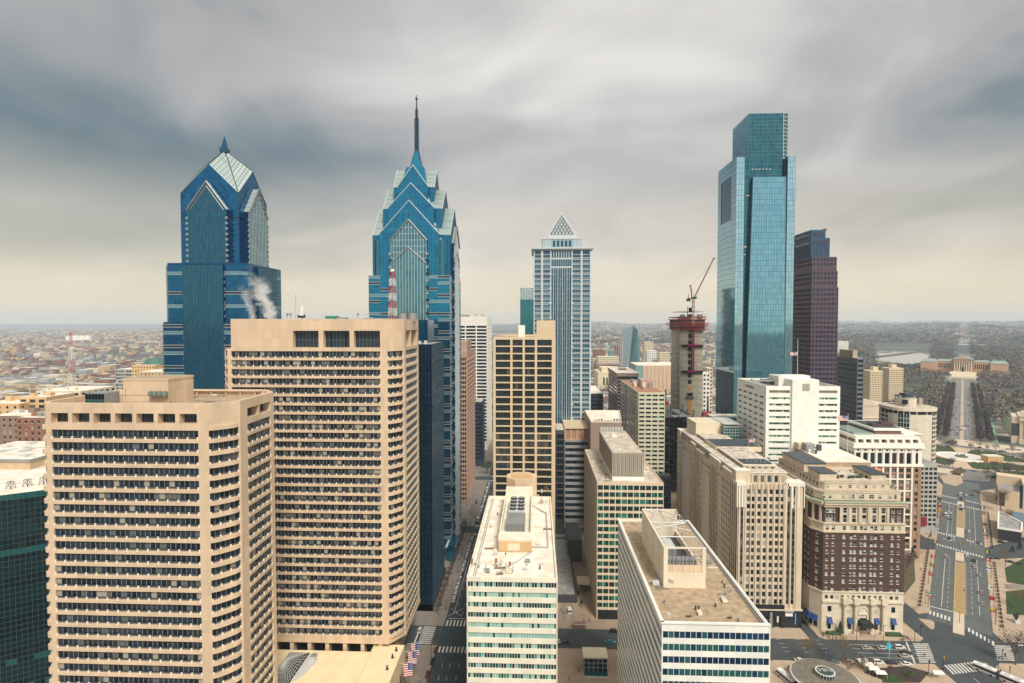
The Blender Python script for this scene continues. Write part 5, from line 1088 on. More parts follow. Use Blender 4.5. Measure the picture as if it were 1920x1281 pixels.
# rear rooftop blocks
m = MB(); m.box(104,X(1430,330),330,352,z1t,Z(838,330,1400),mat('cream_stucco',(.66,.58,.42),.85,mott=.08)); m.face([(104.3,330.3,Z(838,330,1400)+.02),(X(1430,330)-.3,330.3,Z(838,330,1400)+.02),(X(1430,330)-.3,351.7,Z(838,330,1400)+.02),(104.3,351.7,Z(838,330,1400)+.02)],ROOFB); b.part('rear_block', m); b.part('rear_block', MB().box(104,128,372,394,z1t,z1t+9,mat('cream_stucco')))
m = MB(); x0_ = X(1352,372,800); x1_ = X(1378,372,800)+2; zg = Z(798,372,1360); m.box(x0_,x1_,366,392,z1t,zg,GTEA[1])
for k in range(5): m.box(x0_-.1,x1_+.1,365.9,392.1,z1t+2+k*1.8,z1t+2.25+k*1.8,LGREY)
for k in range(6): m.bar((x0_+k*1.8,365.9,z1t),(x0_+k*1.8,365.9,zg),.1,LGREY)
m.box(x0_+1,x1_-1,370,388,zg,zg+1,LGREY); b.part('glass_penthouse', m)
# ground floor black stone
m = MB(); m.box(n0,n1,yN+.2,yN2,0,8,BLKST); W = Wall((n0,yN),(n1,yN)); m.wb(W,0,fN(1472),5.5,11.5,-.5,.75,BLKST); m.wb(W,0,fN(1438),0,5.5,-.5,.75,BLKST); m.wb(W,fN(1466),fN(1472),0,5.5,-.5,.75,BLKST); m.wb(W,fN(1472),W.L,0,9,-.5,.3,BLKST); m.wb(W,0,W.L,8.8,9.5,-.5,.9,LS)
m.wb(W,fN(1442),fN(1452),.2,9.5,.75,.85,GLD[0]); m.wb(W,fN(1444.5),fN(1449.5),.2,8,.85,.95,GREYM); m.wb(W,fN(1458),fN(1461),3,6,.75,.85,LSP); m.cyl(n0+fN(1459.5),yN-.8,6,6.1,.3,LSP)
for k in range(4): m.bar((n0+fN(1474)+k*1.4,yN-.2,0),(n0+fN(1476)+k*1.4,yN+3,1.5),.07,mat('yellow_paint',(.75,.50,.05),.6))
b.part('street_front', m)
m = MB(); W = Wall((n0,yN-.4),(n1,yN-.4)); m.wb(W,fN(1474),fN(1488),6.0,7.4,0,.2,WR[1]); m.wb(W,fN(1473),fN(1490),8.0,9.2,0,.2,LGREY); m.wb(W,fN(1492),fN(1494.5),2.0,7.5,0,.15,mat('sign_blue',(.10,.25,.50),.5)); b.part('entrance_sign', m); b.done()
for (px, py, Yq) in ((1406,838,330),(1417,838,333)):
    t = thing('flagpole','thin pole carrying a small national flag on the deco block roof, '+('left' if px < 1410 else 'right')+' of two','flagpole',(X(px,Yq),Yq,z2t)); h = Z(832,Yq,px)-z2t; MB().bar((0,0,0),(0,0,max(5,h)),.08,WR[1]).build('pole', t)
    if px > 1410: m = MB(); us_flag(m,(-.1,0,max(5,h)-.1),(-3.0,0,-.2),(0,0,-2.0)); m.build('cloth', t)
# ---- brick hotel
yO = 277; o0, o1 = X(1541,yO,1100), X(1698,yO,950); zc_ = Z(946,yO,1620); b = Bld('hotel','dark brick hotel with limestone base, columned upper storeys and blue awnings','hotel',(160,305))
LP = mat('hotel_limestone',(.66,.58,.45),.85,mott=.14,mscale=.3,joint=(2.2,.9,.12,.02,.5),streak=True); LP2 = mat('hotel_terracotta',(.60,.51,.38),.85,mott=.18,mscale=.3,streak=True)
xl_ = 135.2; cw_ = [Vector((xl_,yO+6.5)), Vector((o0+1.2,yO+1.4))]
poly = [(xl_,yO+5.5),(o0+.2,yO),(o1,yO),(o1,yO+58),(xl_,yO+58)]; Ws = walls(poly); fO = lambda px: X(px,yO,1050)-(o0+.2)
zb0, zb1 = Z(1110,yO,1620), Z(999,yO,1620)
rows = [Z(1002.5,yO,1620)-.2-k*3.62 for k in range(8)]
b.body(poly, 0, zb0, [(13.6,16.0)] if False else [], .4, LP); b.body(poly, zb0, zb1, [(z-2.1,z) for z in rows], .4, BRICKD); b.body(poly, zb1, zb1+4.2, [(zb1+1.0,zb1+3.2)], .4, LP2)
PW = [GLD[0],GLD[1],GLD[3],GLD[4],mat('pale_sash_pane',(.36,.40,.36),.4)]
colO = [1550,1561.5, 1582, 1595.5,1602.5, 1614,1621.5, 1633.5,1641, 1653, 1672.5,1684]
oo = [(fO(c)-.75, fO(c)+.75) for c in colO]
b.piers(Ws[1], oo, zb0+.01, zb1-.05, .4, BRICKD, proud=.05); b.piers(Ws[1], oo, zb1+.02, zb1+4.1, .4, LP2, proud=.05)
WF = mat('white_sash',(.56,.54,.47),.6)
for a, c in oo:
    for z in rows: b.window(Ws[1], a, c, z-2.1, z, .4, PW, (1.5,1.2,1.5,2,4), frame=WF, lower=[GLD[0],GLD[0],GLD[3],PW[4],PW[4]])
    b.window(Ws[1], a, c, zb1+1.0, zb1+3.2, .4, PW, (2,2,2,1,2), frame=WF)
so_ = [(2.6,4.2)]; b.piers(Ws[0], so_, zb0+.01, zb1-.05, .4, BRICKD, proud=.05); b.piers(Ws[0], so_, zb1+.02, zb1+4.1, .4, LP2)
for z in rows: b.window(Ws[0], 2.6, 4.2, z-2.1, z, .4, PW, (1,1,1,2,5), frame=WF)
n_ = 16; st = Ws[4].L/n_; os_ = [(k*st+.9,k*st+2.3) for k in range(n_)]; b.piers(Ws[4], os_, zb0+.01, zb1-.05, .4, BRICKD, proud=.05); b.piers(Ws[4], [], zb1+.02, zb1+4.1, .4, LP2)
for a, c in os_:
    for z in rows: b.window(Ws[4], a, c, z-2.1, z, .1, PW, (3,2,1,1,3), frame=WF)
for i in (2,3): b.piers(Ws[i], [], zb0+.01, zb1-.05, .4, BRICKD, proud=.05); b.piers(Ws[i], [], zb1+.02, zb1+4.1, .4, LP2)
# projecting centre, quoins and string courses
m = MB(); W = Ws[1]
for z, t_, pr, mt in ((zb0-.4,.6,.5,LP),(zb1,.7,.45,LP2),(zb1+4.2,.7,.6,LP2),(zc_,1.1,1.5,LP2),(zc_+1.1,.4,1.9,mat('copper_edge',(.30,.36,.26),.7))):
    for Wq in (Ws[0],Ws[1],Ws[4]): m.wb(Wq, -.02 if Wq is not Ws[4] else 0, Wq.L+.02, z, z+t_, -.3, pr+(.004 if Wq is Ws[0] else 0), mt)
for i in range(60): m.wb(W, .3+i*(W.L-.6)/60, .3+i*(W.L-.6)/60+.35, zc_-.5, zc_, 0, .9, LP2)
b.part('cornice', m)
zm0 = zb1+4.9; m = MB(); m.prism(inset(poly,.5), zb1+4.2, zc_, BRICKD)
for Wq in (Ws[0],Ws[4]): 
    for k in range(max(2,int(Wq.L/3.6))): uu = .6+k*3.6; m.wb(Wq, uu, uu+1.0, zm0, zc_, -.5, .15, LP2)
    m.wb(Wq, 0, Wq.L, zc_-1.2, zc_, -.5, .1, LP2)
W = Ws[1]; ca, cb = fO(1573), fO(1664)
m.wb(W, ca, cb, zm0, zc_-.1, -.5, .2, LP2)
for px in (1574,1590,1608,1610.5,1625,1628,1646,1662): m.wb(W, fO(px)-.5, fO(px)+.5, zm0, zc_-.8, .2, .7, LP2) if px in (1574,1590,1646,1662) else m.cyl(o0+.2+fO(px), yO-.6, zm0, zc_-.8, .5, LP2, 10)
m.wb(W, 0, W.L, zc_-1.3, zc_-.05, -.5, .75, LP2); b.part('upper_storey_wall', m)
for px, ww in ((1550,1.0),(1556,1.0),(1562,1.0),(1673,1.1),(1684,1.1)):
    for za_, zb_ in ((zm0+.3,zm0+3.6),(zm0+4.6,zc_-1.8)): b.window(W, fO(px)-ww*.62, fO(px)+ww*.62, za_, zb_, .42, PW, (2,2,2,1,3), frame=WF, name='upper_window')
for px in (1582,1599,1618,1637,1654):
    for za_, zb_ in ((zm0+.3,zm0+3.8),(zm0+4.8,zc_-1.8)): b.window(W, fO(px)-.95, fO(px)+.95, za_, zb_, -.22, PW, (4,2,2,.5,1), frame=WF, name='upper_window')
# attic storeys stepping back
za1 = Z(921,yO+3,1620); za2 = Z(903,yO+6,1620)
for (d, z0_, z1_, key) in ((1.5, zc_+1.4, za1, 0), (4.5, za1, za2, 1)):
    pp = inset(poly, d); m = MB(); m.prism(pp, z0_, z1_, LP2); m.prism(inset(pp,-.3), z1_-.5, z1_, LP2); m.face([(*p,z1_+.02) for p in inset(pp,.3)], ROOFC)
    Wq = walls(pp)[1]
    for k in range(44): m.wb(Wq, k*Wq.L/44, k*Wq.L/44+.35, z1_, z1_+.9, -.25, -.05, LP2)
    m.wb(Wq, 0, Wq.L, z1_+.9, z1_+1.05, -.3, 0, LP2); b.part('attic_storey', m)
    for px in ((1549,1561,1586,1600,1604,1618,1622,1637,1641,1655,1674,1684) if key == 0 else (1556,1580,1598,1613,1628,1644,1660,1676,1684)):
        uu = X(px,yO+d)-pp[1][0]; b.window(Wq, uu-.6, uu+.6, z0_+1.2, z1_-1.3, -.1, PW, (3,2,1,1,4), frame=WF, name='attic_window')
    Wq = walls(pp)[4]
    for k in range(14): b.window(Wq, 1+k*3.6, 2.3+k*3.6, z0_+1.2, z1_-1.3, -.1, PW, (3,2,1,1,2), frame=None, rail=False, name='attic_window')
m = MB(); m.box(o0+2,o0+10,yO+8,yO+20,za2,za2+3.2,LP2); m.box(o0+1.6,o0+10.4,yO+7.6,yO+20.4,za2+3.2,za2+3.6,ROOFB); m.box(o1-11,o1-4,yO+9,yO+26,za2,za2+2.6,LP2); m.box(o1-11.4,o1-3.6,yO+8.6,yO+26.4,za2+2.6,za2+3.0,ROOFB); m.box(xl_+5,xl_+16,yO+24,yO+50,za2,za2+4,LP2); m.box(xl_+4.6,xl_+16.4,yO+23.6,yO+50.4,za2+4,za2+4.4,ROOFB); b.part('stair_house', m)
# limestone base: giant columns, doors, awnings
m = MB(); W = Ws[1]; ins = [1584,1599,1632,1656]
for px in (1584,1604.5,1635,1656.5):
    xx = o0+.2+fO(px); m.cyl(xx, yO-.9, 1.2, 13.2, .85, LP, 14, r2=.75); m.cyl(xx, yO-.9, 13.2, 14.6, .8, LP, 10, r2=1.3); m.box(xx-1.2,xx+1.2,yO-2,yO+.2,0,1.2,LP); m.box(xx-1.3,xx+1.3,yO-2.1,yO+.1,14.6,17.4,LP)
m.wb(W, fO(1578), fO(1662), 14.7, 16.2, 0, 1.4, LP); m.wb(W, 0, W.L, 14.7, 15.6, 0, .7, LP); m.wb(W, 0, W.L, 0, 1.3, 0, .4, LP)
for a in (1557,1677): m.wb(W, fO(a)-1.4, fO(a)+1.4, 7.7, 8.1, 0, .6, LP); m.wb(W, fO(a)-.9, fO(a)+.9, 10.2, 12.8, 0, .06, GLD[0])
for a in (1594.5,1645.5): m.wb(W, fO(a)-.95, fO(a)+.95, 9.6, 11.4, 0, .12, mat('medallion',(.45,.40,.31),.8))
m.wb(W, fO(1611), fO(1628), 9.0, 9.6, 0, .7, LP); m.wb(W, fO(1610), fO(1613), 1, 9, 0, .4, LP); m.wb(W, fO(1627), fO(1630), 1, 9, 0, .4, LP)
for q in range(8): t0_, t1_ = math.pi*q/8, math.pi*(q+1)/8; m.bar((o0+.2+fO(1620)-2.3*math.cos(t0_),yO-.2,9.7+2.6*math.sin(t0_)),(o0+.2+fO(1620)-2.3*math.cos(t1_),yO-.2,9.7+2.6*math.sin(t1_)),.16,LP)
for k in range(14): b.window(W, fO(1548)+k*2.55, fO(1548)+k*2.55+1.3, 16.6, 18.2, -.08, PW, (4,2,1,1,2), rail=False, name='mezzanine_window')
b.part('colonnade', m)
AWN = mat('blue_awning',(.010,.055,.20),.7)
for Wq, u_ in [(W,fO(p)) for p in (1557,1595,1645.5,1677)]+[(Ws[0],3.4),(Ws[0],.9)]+[(Ws[4],50),(Ws[4],44)]:
    m = MB(); a = 1.05; m.hexa([Wq.P(u_-a,4.9,.1),Wq.P(u_-a,4.9,1.7),Wq.P(u_+a,4.9,1.7),Wq.P(u_+a,4.9,.1)],[Wq.P(u_-a,7.3,.05),Wq.P(u_-a,7.3,.4),Wq.P(u_+a,7.3,.4),Wq.P(u_+a,7.3,.05)],AWN); b.part('awning', m)
    m = MB(); m.wq(Wq, u_-.85, u_+.85, 1.6, 5.6, .06, GLD[0]); b.part('ground_window', m)
m = MB(); xx = o0+.2+fO(1620); DG = mat('dark_canopy',(.018,.025,.02),.6); m.box(xx-3.4,xx+3.4,yO-4.8,yO-.3,4.6,5.3,DG); m.box(xx-2.6,xx+2.6,yO-4.4,yO-.3,5.3,6.6,DG); m.box(xx-1.6,xx+1.6,yO-.25,yO-.05,.2,7.2,GLD[0])
for q in (-3.2,3.2): m.bar((xx+q,yO-4.6,0),(xx+q,yO-4.6,4.6),.1,DG)
b.part('entrance_canopy', m); b.done()
# ballroom block on the hotel
yb_ = 309; h0, h1 = X(1548,yb_,880), X(1633,yb_,880); zt = Z(868,yb_,1590); b = Bld('ballroom_block','tan stone block with arched side windows and cluttered white roof above the hotel','building',(170,330)); pp = rect(h0,h1,yb_,356); m = b.mb(); m.prism(pp, 55, zt-3.2, LP2); m.prism(inset(pp,-.5), zt-3.2, zt-2.2, LP2); m.prism(pp, zt-2.2, zt, mat('brown_attic',(.42,.31,.21),.85,mott=.25,mscale=.4)); m.prism(inset(pp,-.2), zt, zt+.4, LP2)
W = walls(pp)[3]
for k in range(5):
    u = 8+k*7.6; mm = MB(); pts = [W.P(u-1.1,zt-12.5,.05),W.P(u+1.1,zt-12.5,.05),W.P(u+1.1,zt-7,.05)]+[W.P(u+1.1*math.cos(q*math.pi/6),zt-7+1.1*math.sin(q*math.pi/6),.05) for q in range(1,6)]+[W.P(u-1.1,zt-7,.05)]; mm.face(pts, GLD[1]); mm.wb(W,u-.05,u+.05,zt-12.5,zt-6,.03,.12,WF); b.part('arched_window', mm)
    for s_ in (-1,1): m.wb(W, u+s_*1.45-.18, u+s_*1.45+.18, zt-12.7, zt-6.8, 0, .2, LP2)
W = walls(pp)[0]
for px in (1577,1596,1615): b.window(W, X(px,yb_)-h0-.75, X(px,yb_)-h0+.75, zt-10.5, zt-8.4, -.06, PW, (5,2,1,0,1), rail=False)
m2 = MB(); m2.face([(*p,zt+.42) for p in inset(pp,.2)], ROOFW); m2.box(h0-1,h0+8,338,356,zt+.4,zt+4,LP2); b.part('roof', m2)
m2 = MB()
for i in range(26): xx, yy = h0+R()*9, 326+R()*28; m2.box(xx,xx+.8+R()*2,yy,yy+.8+R()*2,zt+.4,zt+1.4+R()*2.6,pick([GREYM,LGREY,DGREY]))
m2.box(h0+1,h0+6,333,339,zt+1,zt+4.8,GREYM); b.part('roof_plant', m2); b.done()
for i, (x_, yq) in enumerate(((X(1550,297),297),(X(1643,297),297))):
    m = MB(); OR = mat('orange_awning',(.62,.20,.05),.7); m.hexa([(x_-3.4,yq-1.5,za2+2.3),(x_+3.4,yq-1.5,za2+2.3),(x_+3.4,yq+1.5,za2+2.3),(x_-3.4,yq+1.5,za2+2.3)],[(x_-3.2,yq-.2,za2+3),(x_+3.2,yq-.2,za2+3),(x_+3.2,yq+.2,za2+3),(x_-3.2,yq+.2,za2+3)],OR)
    for q in (-3.2,3.2): m.bar((x_+q,yq,za2),(x_+q,yq,za2+2.4),.07,DGREY)
    rz_('canopy', ('left','right')[i]+' orange canopy on the hotel roof terrace', m, 'canopy')
for k in range(16):
    xx = X(1566+k*4.6+R()*2, yO+13); yy = yO+11+R()*3; m = MB(); m.cyl(xx,yy,za2,za2+.8,.5,mat('planter_dark',(.03,.035,.03),.8),8); m.cyl(xx,yy,za2+.8,za2+1.4,.55,mat('planter_plant',(.04,.07,.03),.9),7,r2=.2); rz_('planter','dark round planter in the row on the hotel roof terrace',m,'planter','planters on the hotel roof terrace')
# ================================================================ RIGHT BACKGROUND
t = thing('flagpole','tall white pole with a large national flag above the hotel roof','flagpole',(X(1592,330),330,zt)); h = Z(776,330,1592)-zt; MB().bar((0,0,0),(0,0,h),.14,WR[1],r2=.08).build('pole', t); m = MB(); us_flag(m,(-.1,0,h-1.2),(-5.6,0,.2),(0,0,-3.0)); m.build('cloth', t)
# ---- white classical block
yU = 366; u0_, u1_ = X(1602,yU,850), X(1729,yU,850); zU = Z(833,yU,1660); b = Bld('apartment_block','white terracotta and tan brick block with tall arcaded upper windows, behind the hotel','building',(227,390)); poly = rect(u0_,u1_,yU,yU+42); Ws = walls(poly)
WT = mat('white_terracotta',(.80,.76,.68),.7,mott=.08,streak=True); BT = mat('orange_brown_brick',(.40,.25,.16),.85,mott=.2,joint=(.6,1.4,.35,.12,.5))
zl0 = Z(874,yU,1660); rows_b = [z for z in frange(zl0-1.5, 6, -3.75)]
b.body(poly, 0, zl0, [(z-2.3,z) for z in rows_b], .5, BT); fU = lambda px: X(px,yU,860)-u0_
bays = [fU(1602)+k*(u1_-u0_-6)/8 for k in range(9)]
oo = [(bays[k]+.9, bays[k+1]-.9) for k in range(8)]+[(u1_-u0_-4.2,u1_-u0_-2.2)]
b.piers(Ws[0], oo, 0, zl0-.1, .5, BT, proud=.08)
for a, c in oo:
    for z in rows_b: b.window(Ws[0], a, c, z-2.3, z, .5, PW, (2,3,3,2,1), rail=False)
m = MB()
for a in bays: m.wb(Ws[0], max(0,a-.5), a+.5, 4, zl0, 0, .3, WT)
for k, z in enumerate(rows_b): 
    if k % 2: m.wb(Ws[0], 0, bays[-1], z-3.4, z-2.6, 0, .22, WT)
b.part('terracotta_bay', m)
for i in (1,2,3): b.piers(Ws[i], [], 0, zl0-.1, .5, BT)
m = MB(); m.prism(poly, zl0, zU, WT); m.prism(inset(poly,-.8), zl0-.2, zl0+1.2, WT); m.prism(inset(poly,-1.3), zU-2.4, zU-1.4, WT); m.prism(inset(poly,-.8), zU-1.4, zU+.6, WT)
for k in range(60): m.wb(Ws[0], k*Ws[0].L/60, k*Ws[0].L/60+.35, zU-3.0, zU-2.4, 0, .9, WT)
for a in bays: m.wb(Ws[0], max(0,a-.55), a+.55, zl0+1.2, zU-3.2, 0, .45, WT)
b.part('arcade_wall', m)
for a, c in [(bays[k]+.95, bays[k+1]-.95) for k in range(8)]+[(u1_-u0_-3.9,u1_-u0_-2.5)]:
    b.window(Ws[0], a, c, zl0+1.6, Z(849,yU,1660), -.08, [GLD[0],GLD[2],mat('brown_window',(.05,.03,.035),.2)], rail=False, name='tall_window'); b.window(Ws[0], (a+c)/2-.5, (a+c)/2+.5, Z(846,yU,1660), Z(842.5,yU,1660), -.08, [GLD[0]], rail=False, name='round_window')
for k in range(14):
    a = 1.5+k*2.9; b.window(Ws[3], a, a+1.4, zl0+1.6, Z(849,yU,1660), -.08, [GLD[0],GLD[1]], rail=False, name='tall_window')
zV = Z(822,yU,1660); m = MB(); pp = inset(poly,1.6); m.prism(pp, zU+.5, zV-.9, BRICKR); m.prism(inset(pp,-.9), zV-.9, zV, WT); m.prism(inset(pp,-.3), zV, zV+.9, WT)
W = walls(pp)[0]
for k in range(9): m.wb(W, k*W.L/8-.7, k*W.L/8+.7, zU+.5, zU+2.6, 0, 1.6, WT); m.cyl(pp[0][0]+k*W.L/8, pp[0][1]-.8, zU+2.4, zU+3.6, .7, WT, 8, r2=.2)
for k in range(28): m.cyl(pp[0][0]+k*W.L/27, pp[0][1]-.3, zV+.9, zV+1.5, .32, WT, 6)
b.part('cornice', m)
for k in range(8): b.window(W, k*W.L/8+1.4, k*W.L/8+3.3, zU+1.0, zU+3.4, -.1, PW, (2,3,3,0,0), rail=False, name='attic_window')
m = MB(); m.face([(*p,zV+.5) for p in pp], ROOFC); xa_, xb_ = X(1637,376,810), X(1686,376,810); zW = Z(803,376,1660); m.box(xa_,xb_,374,402,zV,zW-1,mat('brown_brick_dark',(.20,.13,.11),.85)); m.box(xa_-1.4,xb_+1.4,372.6,403.4,zW-1,zW+.4,WT); m.box(xa_,xb_,375,401,zW+.4,zW+.6,ROOFB); m.box(xb_+2,xb_+13,374,390,zV,Z(815,374,1700),TO); m.box(xb_+1.7,xb_+13.3,373.7,390.3,Z(815,374,1700),Z(815,374,1700)+.6,WT); m.box(X(1603,372),xa_-2,372,400,zV,Z(812,372,1620),mat('glass_screen',(.30,.38,.36),.3,metal=.3))
for k in range(10): m.box(xa_+2+k*1.4,xa_+3+k*1.4,380,386,zW+.6,zW+1.6+R()*1.8,mat('brown_plant',(.12,.08,.07),.8))
b.part('penthouse', m); b.done()
# ---- round-cornered tower
yT = 432; xc = X(1700,yT+17,800); rt = X(1746,yT+14,800)-xc; zT_ = Z(772,yT,1700); b = Bld('apartment_tower','cream apartment tower with bowed front and dark balcony stacks on both flanks','tower',(xc,yT+17)); CT = mat('pale_tower_panel',(.66,.60,.48),.75,mott=.08,joint=(4,1.6,.18,.05),streak=True)
pts = []
for k in range(24): a = 2*math.pi*k/24+math.pi/24; ca, sa = math.cos(a), math.sin(a); r_ = rt*1.02; pts.append((xc+r_*math.copysign(abs(ca)**.75,ca), yT+17+17*math.copysign(abs(sa)**.75,sa)))
m = b.mb(); m.prism(inset(pts,.6),0,zT_,CT)
Ws = walls(pts)
for W in Ws:
    ang = math.atan2(W.n.y, W.n.x); front = W.n.y < -.8; cq = W.n.x*-.55+W.n.y*-.835
    if cq < .62:
        mm = MB()
        for k in range(int(zT_/3.4)): 
            z = zT_-3.5-k*3.4; mm.wq(W, 0, W.L, z, z+2.5, -.4, pick(GLD[:2]+[GLD[3]])); mm.wb(W, 0, W.L, z-.9, z, -.6, .35, CT); mm.wb(W, W.L/2-.12, W.L/2+.12, z, z+2.5, -.5, .2, CT)
        b.parts.setdefault('@balcony_stack', []).append(mm)
    elif cq > .93:
        mm = MB()
        for k in range(int(zT_/3.4)): z = zT_-5.2-k*3.4; mm.wq(W, .2, W.L-.2, z, z+2.9, .06, pick(GTEA)); mm.wb(W, W.L/2-.1, W.L/2+.1, z, z+3.4, 0, .2, CT); mm.wb(W, 0, W.L, z-.25, z, 0, .2, CT)
        m.wb(W, 0, W.L, 0, zT_, -.6, 0, CT); b.parts.setdefault('@window_bay', []).append(mm)
    else: m.wb(W, 0, W.L, 0, zT_, -.6, 0, CT)
mm = MB(); mm.prism(inset(pts,-.5), zT_, zT_+2.2, LIMEP); 
for W in Ws: mm.wb(W, .3, W.L-.3, zT_-2.4, zT_-.3, -.3, .02, GLD[0])
mm.face([(*p,zT_+2.22) for p in pts], ROOFC); b.part('roof_ring', mm)
mm = MB(); zt2 = Z(749,yT+8,1700); r2_ = X(1730,yT+10)-xc; mm.cyl(xc,yT+19,zT_+2,zt2,r2_,CT,16,ry=9); mm.cyl(xc,yT+19,zt2,zt2+.9,r2_-2,GREYM,14,ry=7); mm.box(xc-3,xc+4,yT+14,yT+22,zt2+.9,zt2+3.5,DGREY); mm.box(xc-7.2,xc-3.8,yT+10.4,yT+12,zT_+4,zT_+7.4,GLD[0]); mm.box(xc+4.6,xc+7,yT+10.2,yT+12,zT_+3.5,zT_+9,LOU); b.part('drum', mm)
for k in range(12): a = k/12*6.28; b.part('roof_fan', MB().box(xc+7*math.cos(a)-.8,xc+7*math.cos(a)+.8,yT+19+5*math.sin(a)-.8,yT+19+5*math.sin(a)+.8,zt2+.9,zt2+2,pick([GREYM,DGREY])))
b.done()
# grey lattice balcony slab between classical block and round tower
b, Ws = simple_tower('apartment_tower','grey apartment slab with stacked balconies beside the parkway','tower',X(1729,380,900),X(1750,420,900)-4,410,425,Z(872,405,1735),3.3,2.0,mat('grey_balcony',(.38,.37,.34),.8),GLD[:2],pw=3,gap=.8,faces=(0,3)); b.done()
# ---- neoclassical museum with banners
def classical(name, label, xc, y, w_, d, h, colsN, banner=None, rz=0, roofh=5, wingw=0):
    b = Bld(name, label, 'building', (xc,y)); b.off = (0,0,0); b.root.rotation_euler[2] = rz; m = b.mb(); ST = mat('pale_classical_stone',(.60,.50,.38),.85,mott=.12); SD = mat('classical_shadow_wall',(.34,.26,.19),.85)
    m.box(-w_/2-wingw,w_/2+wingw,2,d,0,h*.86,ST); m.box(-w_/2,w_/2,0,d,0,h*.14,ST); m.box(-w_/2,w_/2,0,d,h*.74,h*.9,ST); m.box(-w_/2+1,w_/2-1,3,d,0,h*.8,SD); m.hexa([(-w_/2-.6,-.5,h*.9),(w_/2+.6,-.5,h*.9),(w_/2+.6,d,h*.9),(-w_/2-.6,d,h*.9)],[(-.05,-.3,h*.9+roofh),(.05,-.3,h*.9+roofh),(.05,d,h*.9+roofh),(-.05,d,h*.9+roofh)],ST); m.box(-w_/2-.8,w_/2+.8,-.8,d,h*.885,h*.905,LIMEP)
    for i in range(colsN): x = -w_/2+1.2+i*(w_-2.4)/(colsN-1); mm = MB(); mm.cyl(x, .9, h*.14, h*.74, w_*.022, ST, 10); b.part('column', mm)
    if wingw:
        for s_ in (-1,1):
            for i in range(4): m.box(s_*(w_/2+wingw*(i+.5)/4)-.8,s_*(w_/2+wingw*(i+.5)/4)+.8,1.94,2,h*.25,h*.65,GLD[1])
    if banner:
        for i, c in enumerate(banner): x = -w_/2+1.2+(i+.5)*(w_-2.4)/(colsN-1); b.part('banner', MB().box(x-w_*.045,x+w_*.045,1.9,2.1,h*.22,h*.72,c))
    b.done(); return b
BN = [mat('banner_orange',(.55,.16,.04),.8),mat('banner_red',(.40,.05,.06),.8),mat('banner_amber',(.55,.28,.03),.8),mat('banner_olive',(.10,.10,.03),.8),mat('banner_green',(.05,.30,.08),.8)]
yv = 600; wv = X(1656,yv)-X(1617,yv); classical('museum','neoclassical museum with coloured banners between its columns, left of the round tower',(X(1617,yv)+X(1656,yv))/2,yv,wv,26,Z(768,yv)-0,6,BN,roofh=6)
b = Bld('museum_wing','tan stone wing with low pediment rising behind the bannered portico','building',(X(1635,640),650)); b.mb().box(X(1612,640),X(1672,640),640,690,0,Z(755,640),mat('pale_classical_stone')); mm = MB(); xa_, xb_ = X(1612,640),X(1650,640); mm.hexa([(xa_,639.5,Z(757,640)),(xb_,639.5,Z(757,640)),(xb_,690,Z(757,640)),(xa_,690,Z(757,640))],[((xa_+xb_)/2-.05,639.5,Z(747,640)),((xa_+xb_)/2+.05,639.5,Z(747,640)),((xa_+xb_)/2+.05,690,Z(747,640)),((xa_+xb_)/2-.05,690,Z(747,640))],mat('pale_classical_stone')); b.part('roof', mm); b.done()
for nm, pa, pb, py, y_, lb in (('a',1631.5,1655,693,930,'tan apartment tower, left one of the pair near the river'),('b',1667,1694,688,1010,'tan apartment tower, right one of the pair near the river')):
    b, Ws = simple_tower('apartment_tower',lb,'tower',X(pa,y_),X(pb,y_),y_,y_+24,Z(py,y_),3.6,1.7,mat('sandy_panel',(.60,.48,.32),.85),GLD[:2],pw=2.6,gap=1.3,faces=(0,3),roofm=ROOFW); m = MB(); m.box(X(pa,y_)+7,X(pa,y_)+15,y_+4,y_+14,Z(py,y_),Z(py,y_)+6,mat('sandy_panel')); b.part('penthouse', m); b.done()
# ================================================================ MIDDLE DISTANCE
y_ = 440; xa = X(1197.5,y_,740); xb = X(1247,y_,740)
b, Ws = simple_tower('office_block','pale green striped office slab with rusty roof edge, long banded side','office block',xa,xb,y_,533,Z(736,y_,1220),3.32,1.55,mat('pale_green_band',(.58,.56,.42),.7,mott=.08),[GLD[0],GLD[1],GGR[1],GLD[3]],pw=5.2,gap=1.0,faces=(0,),wts=(5,3,1,.6),roofm=mat('rusty_roof',(.42,.20,.12),.9,mott=.3,mscale=.3),top=1.6)
m = MB()
for z in frange(Z(736,y_,1220)-1.6, 6, -3.32): m.wq(Ws[3], .5, Ws[3].L-8, z-1.5, z, .03, GLD[0])
m.wb(Ws[3], 30, 31.5, 0, Z(736,y_,1220), 0, .3, DGREY); b.root and m.build('window_strip', b.root, (b.root.location.x,b.root.location.y,0))
m = MB(); zt_ = Z(736,y_,1220)
for i in range(16): xx, yy = xa+2+R()*16, y_+15+R()*60; m.box(xx,xx+1+R()*4,yy,yy+2+R()*5,zt_,zt_+1.5+R()*3,pick([GREYM,LIMEP,LGREY,mat('teal_plant',(.15,.28,.27),.6)]))
m.box(xa+8,xa+18,y_+34,y_+48,zt_,zt_+6,PINK); m.build('roof_plant', b.root, (b.root.location.x,b.root.location.y,0))
b.done()
bx_ = Bld('podium_block','dark glass podium at the foot of the pale green striped slab','building',(97,436)); bx_.mb().box(xa+5,xb+3,y_-9,y_-.5,0,Z(893,y_-9,1240),CHA); W = Wall((xa+5,y_-9),(xb+3,y_-9)); bx_.curtain(W,0,W.L,0,Z(897,y_-9,1240),9,7,[GLD[2],GLD[1]],mull=MULL,mw=.25,mh=.4); bx_.done()
y_ = 560; xa, xb = X(1158,y_,700), X(1196,y_,700); zq = Z(700,y_,1180)
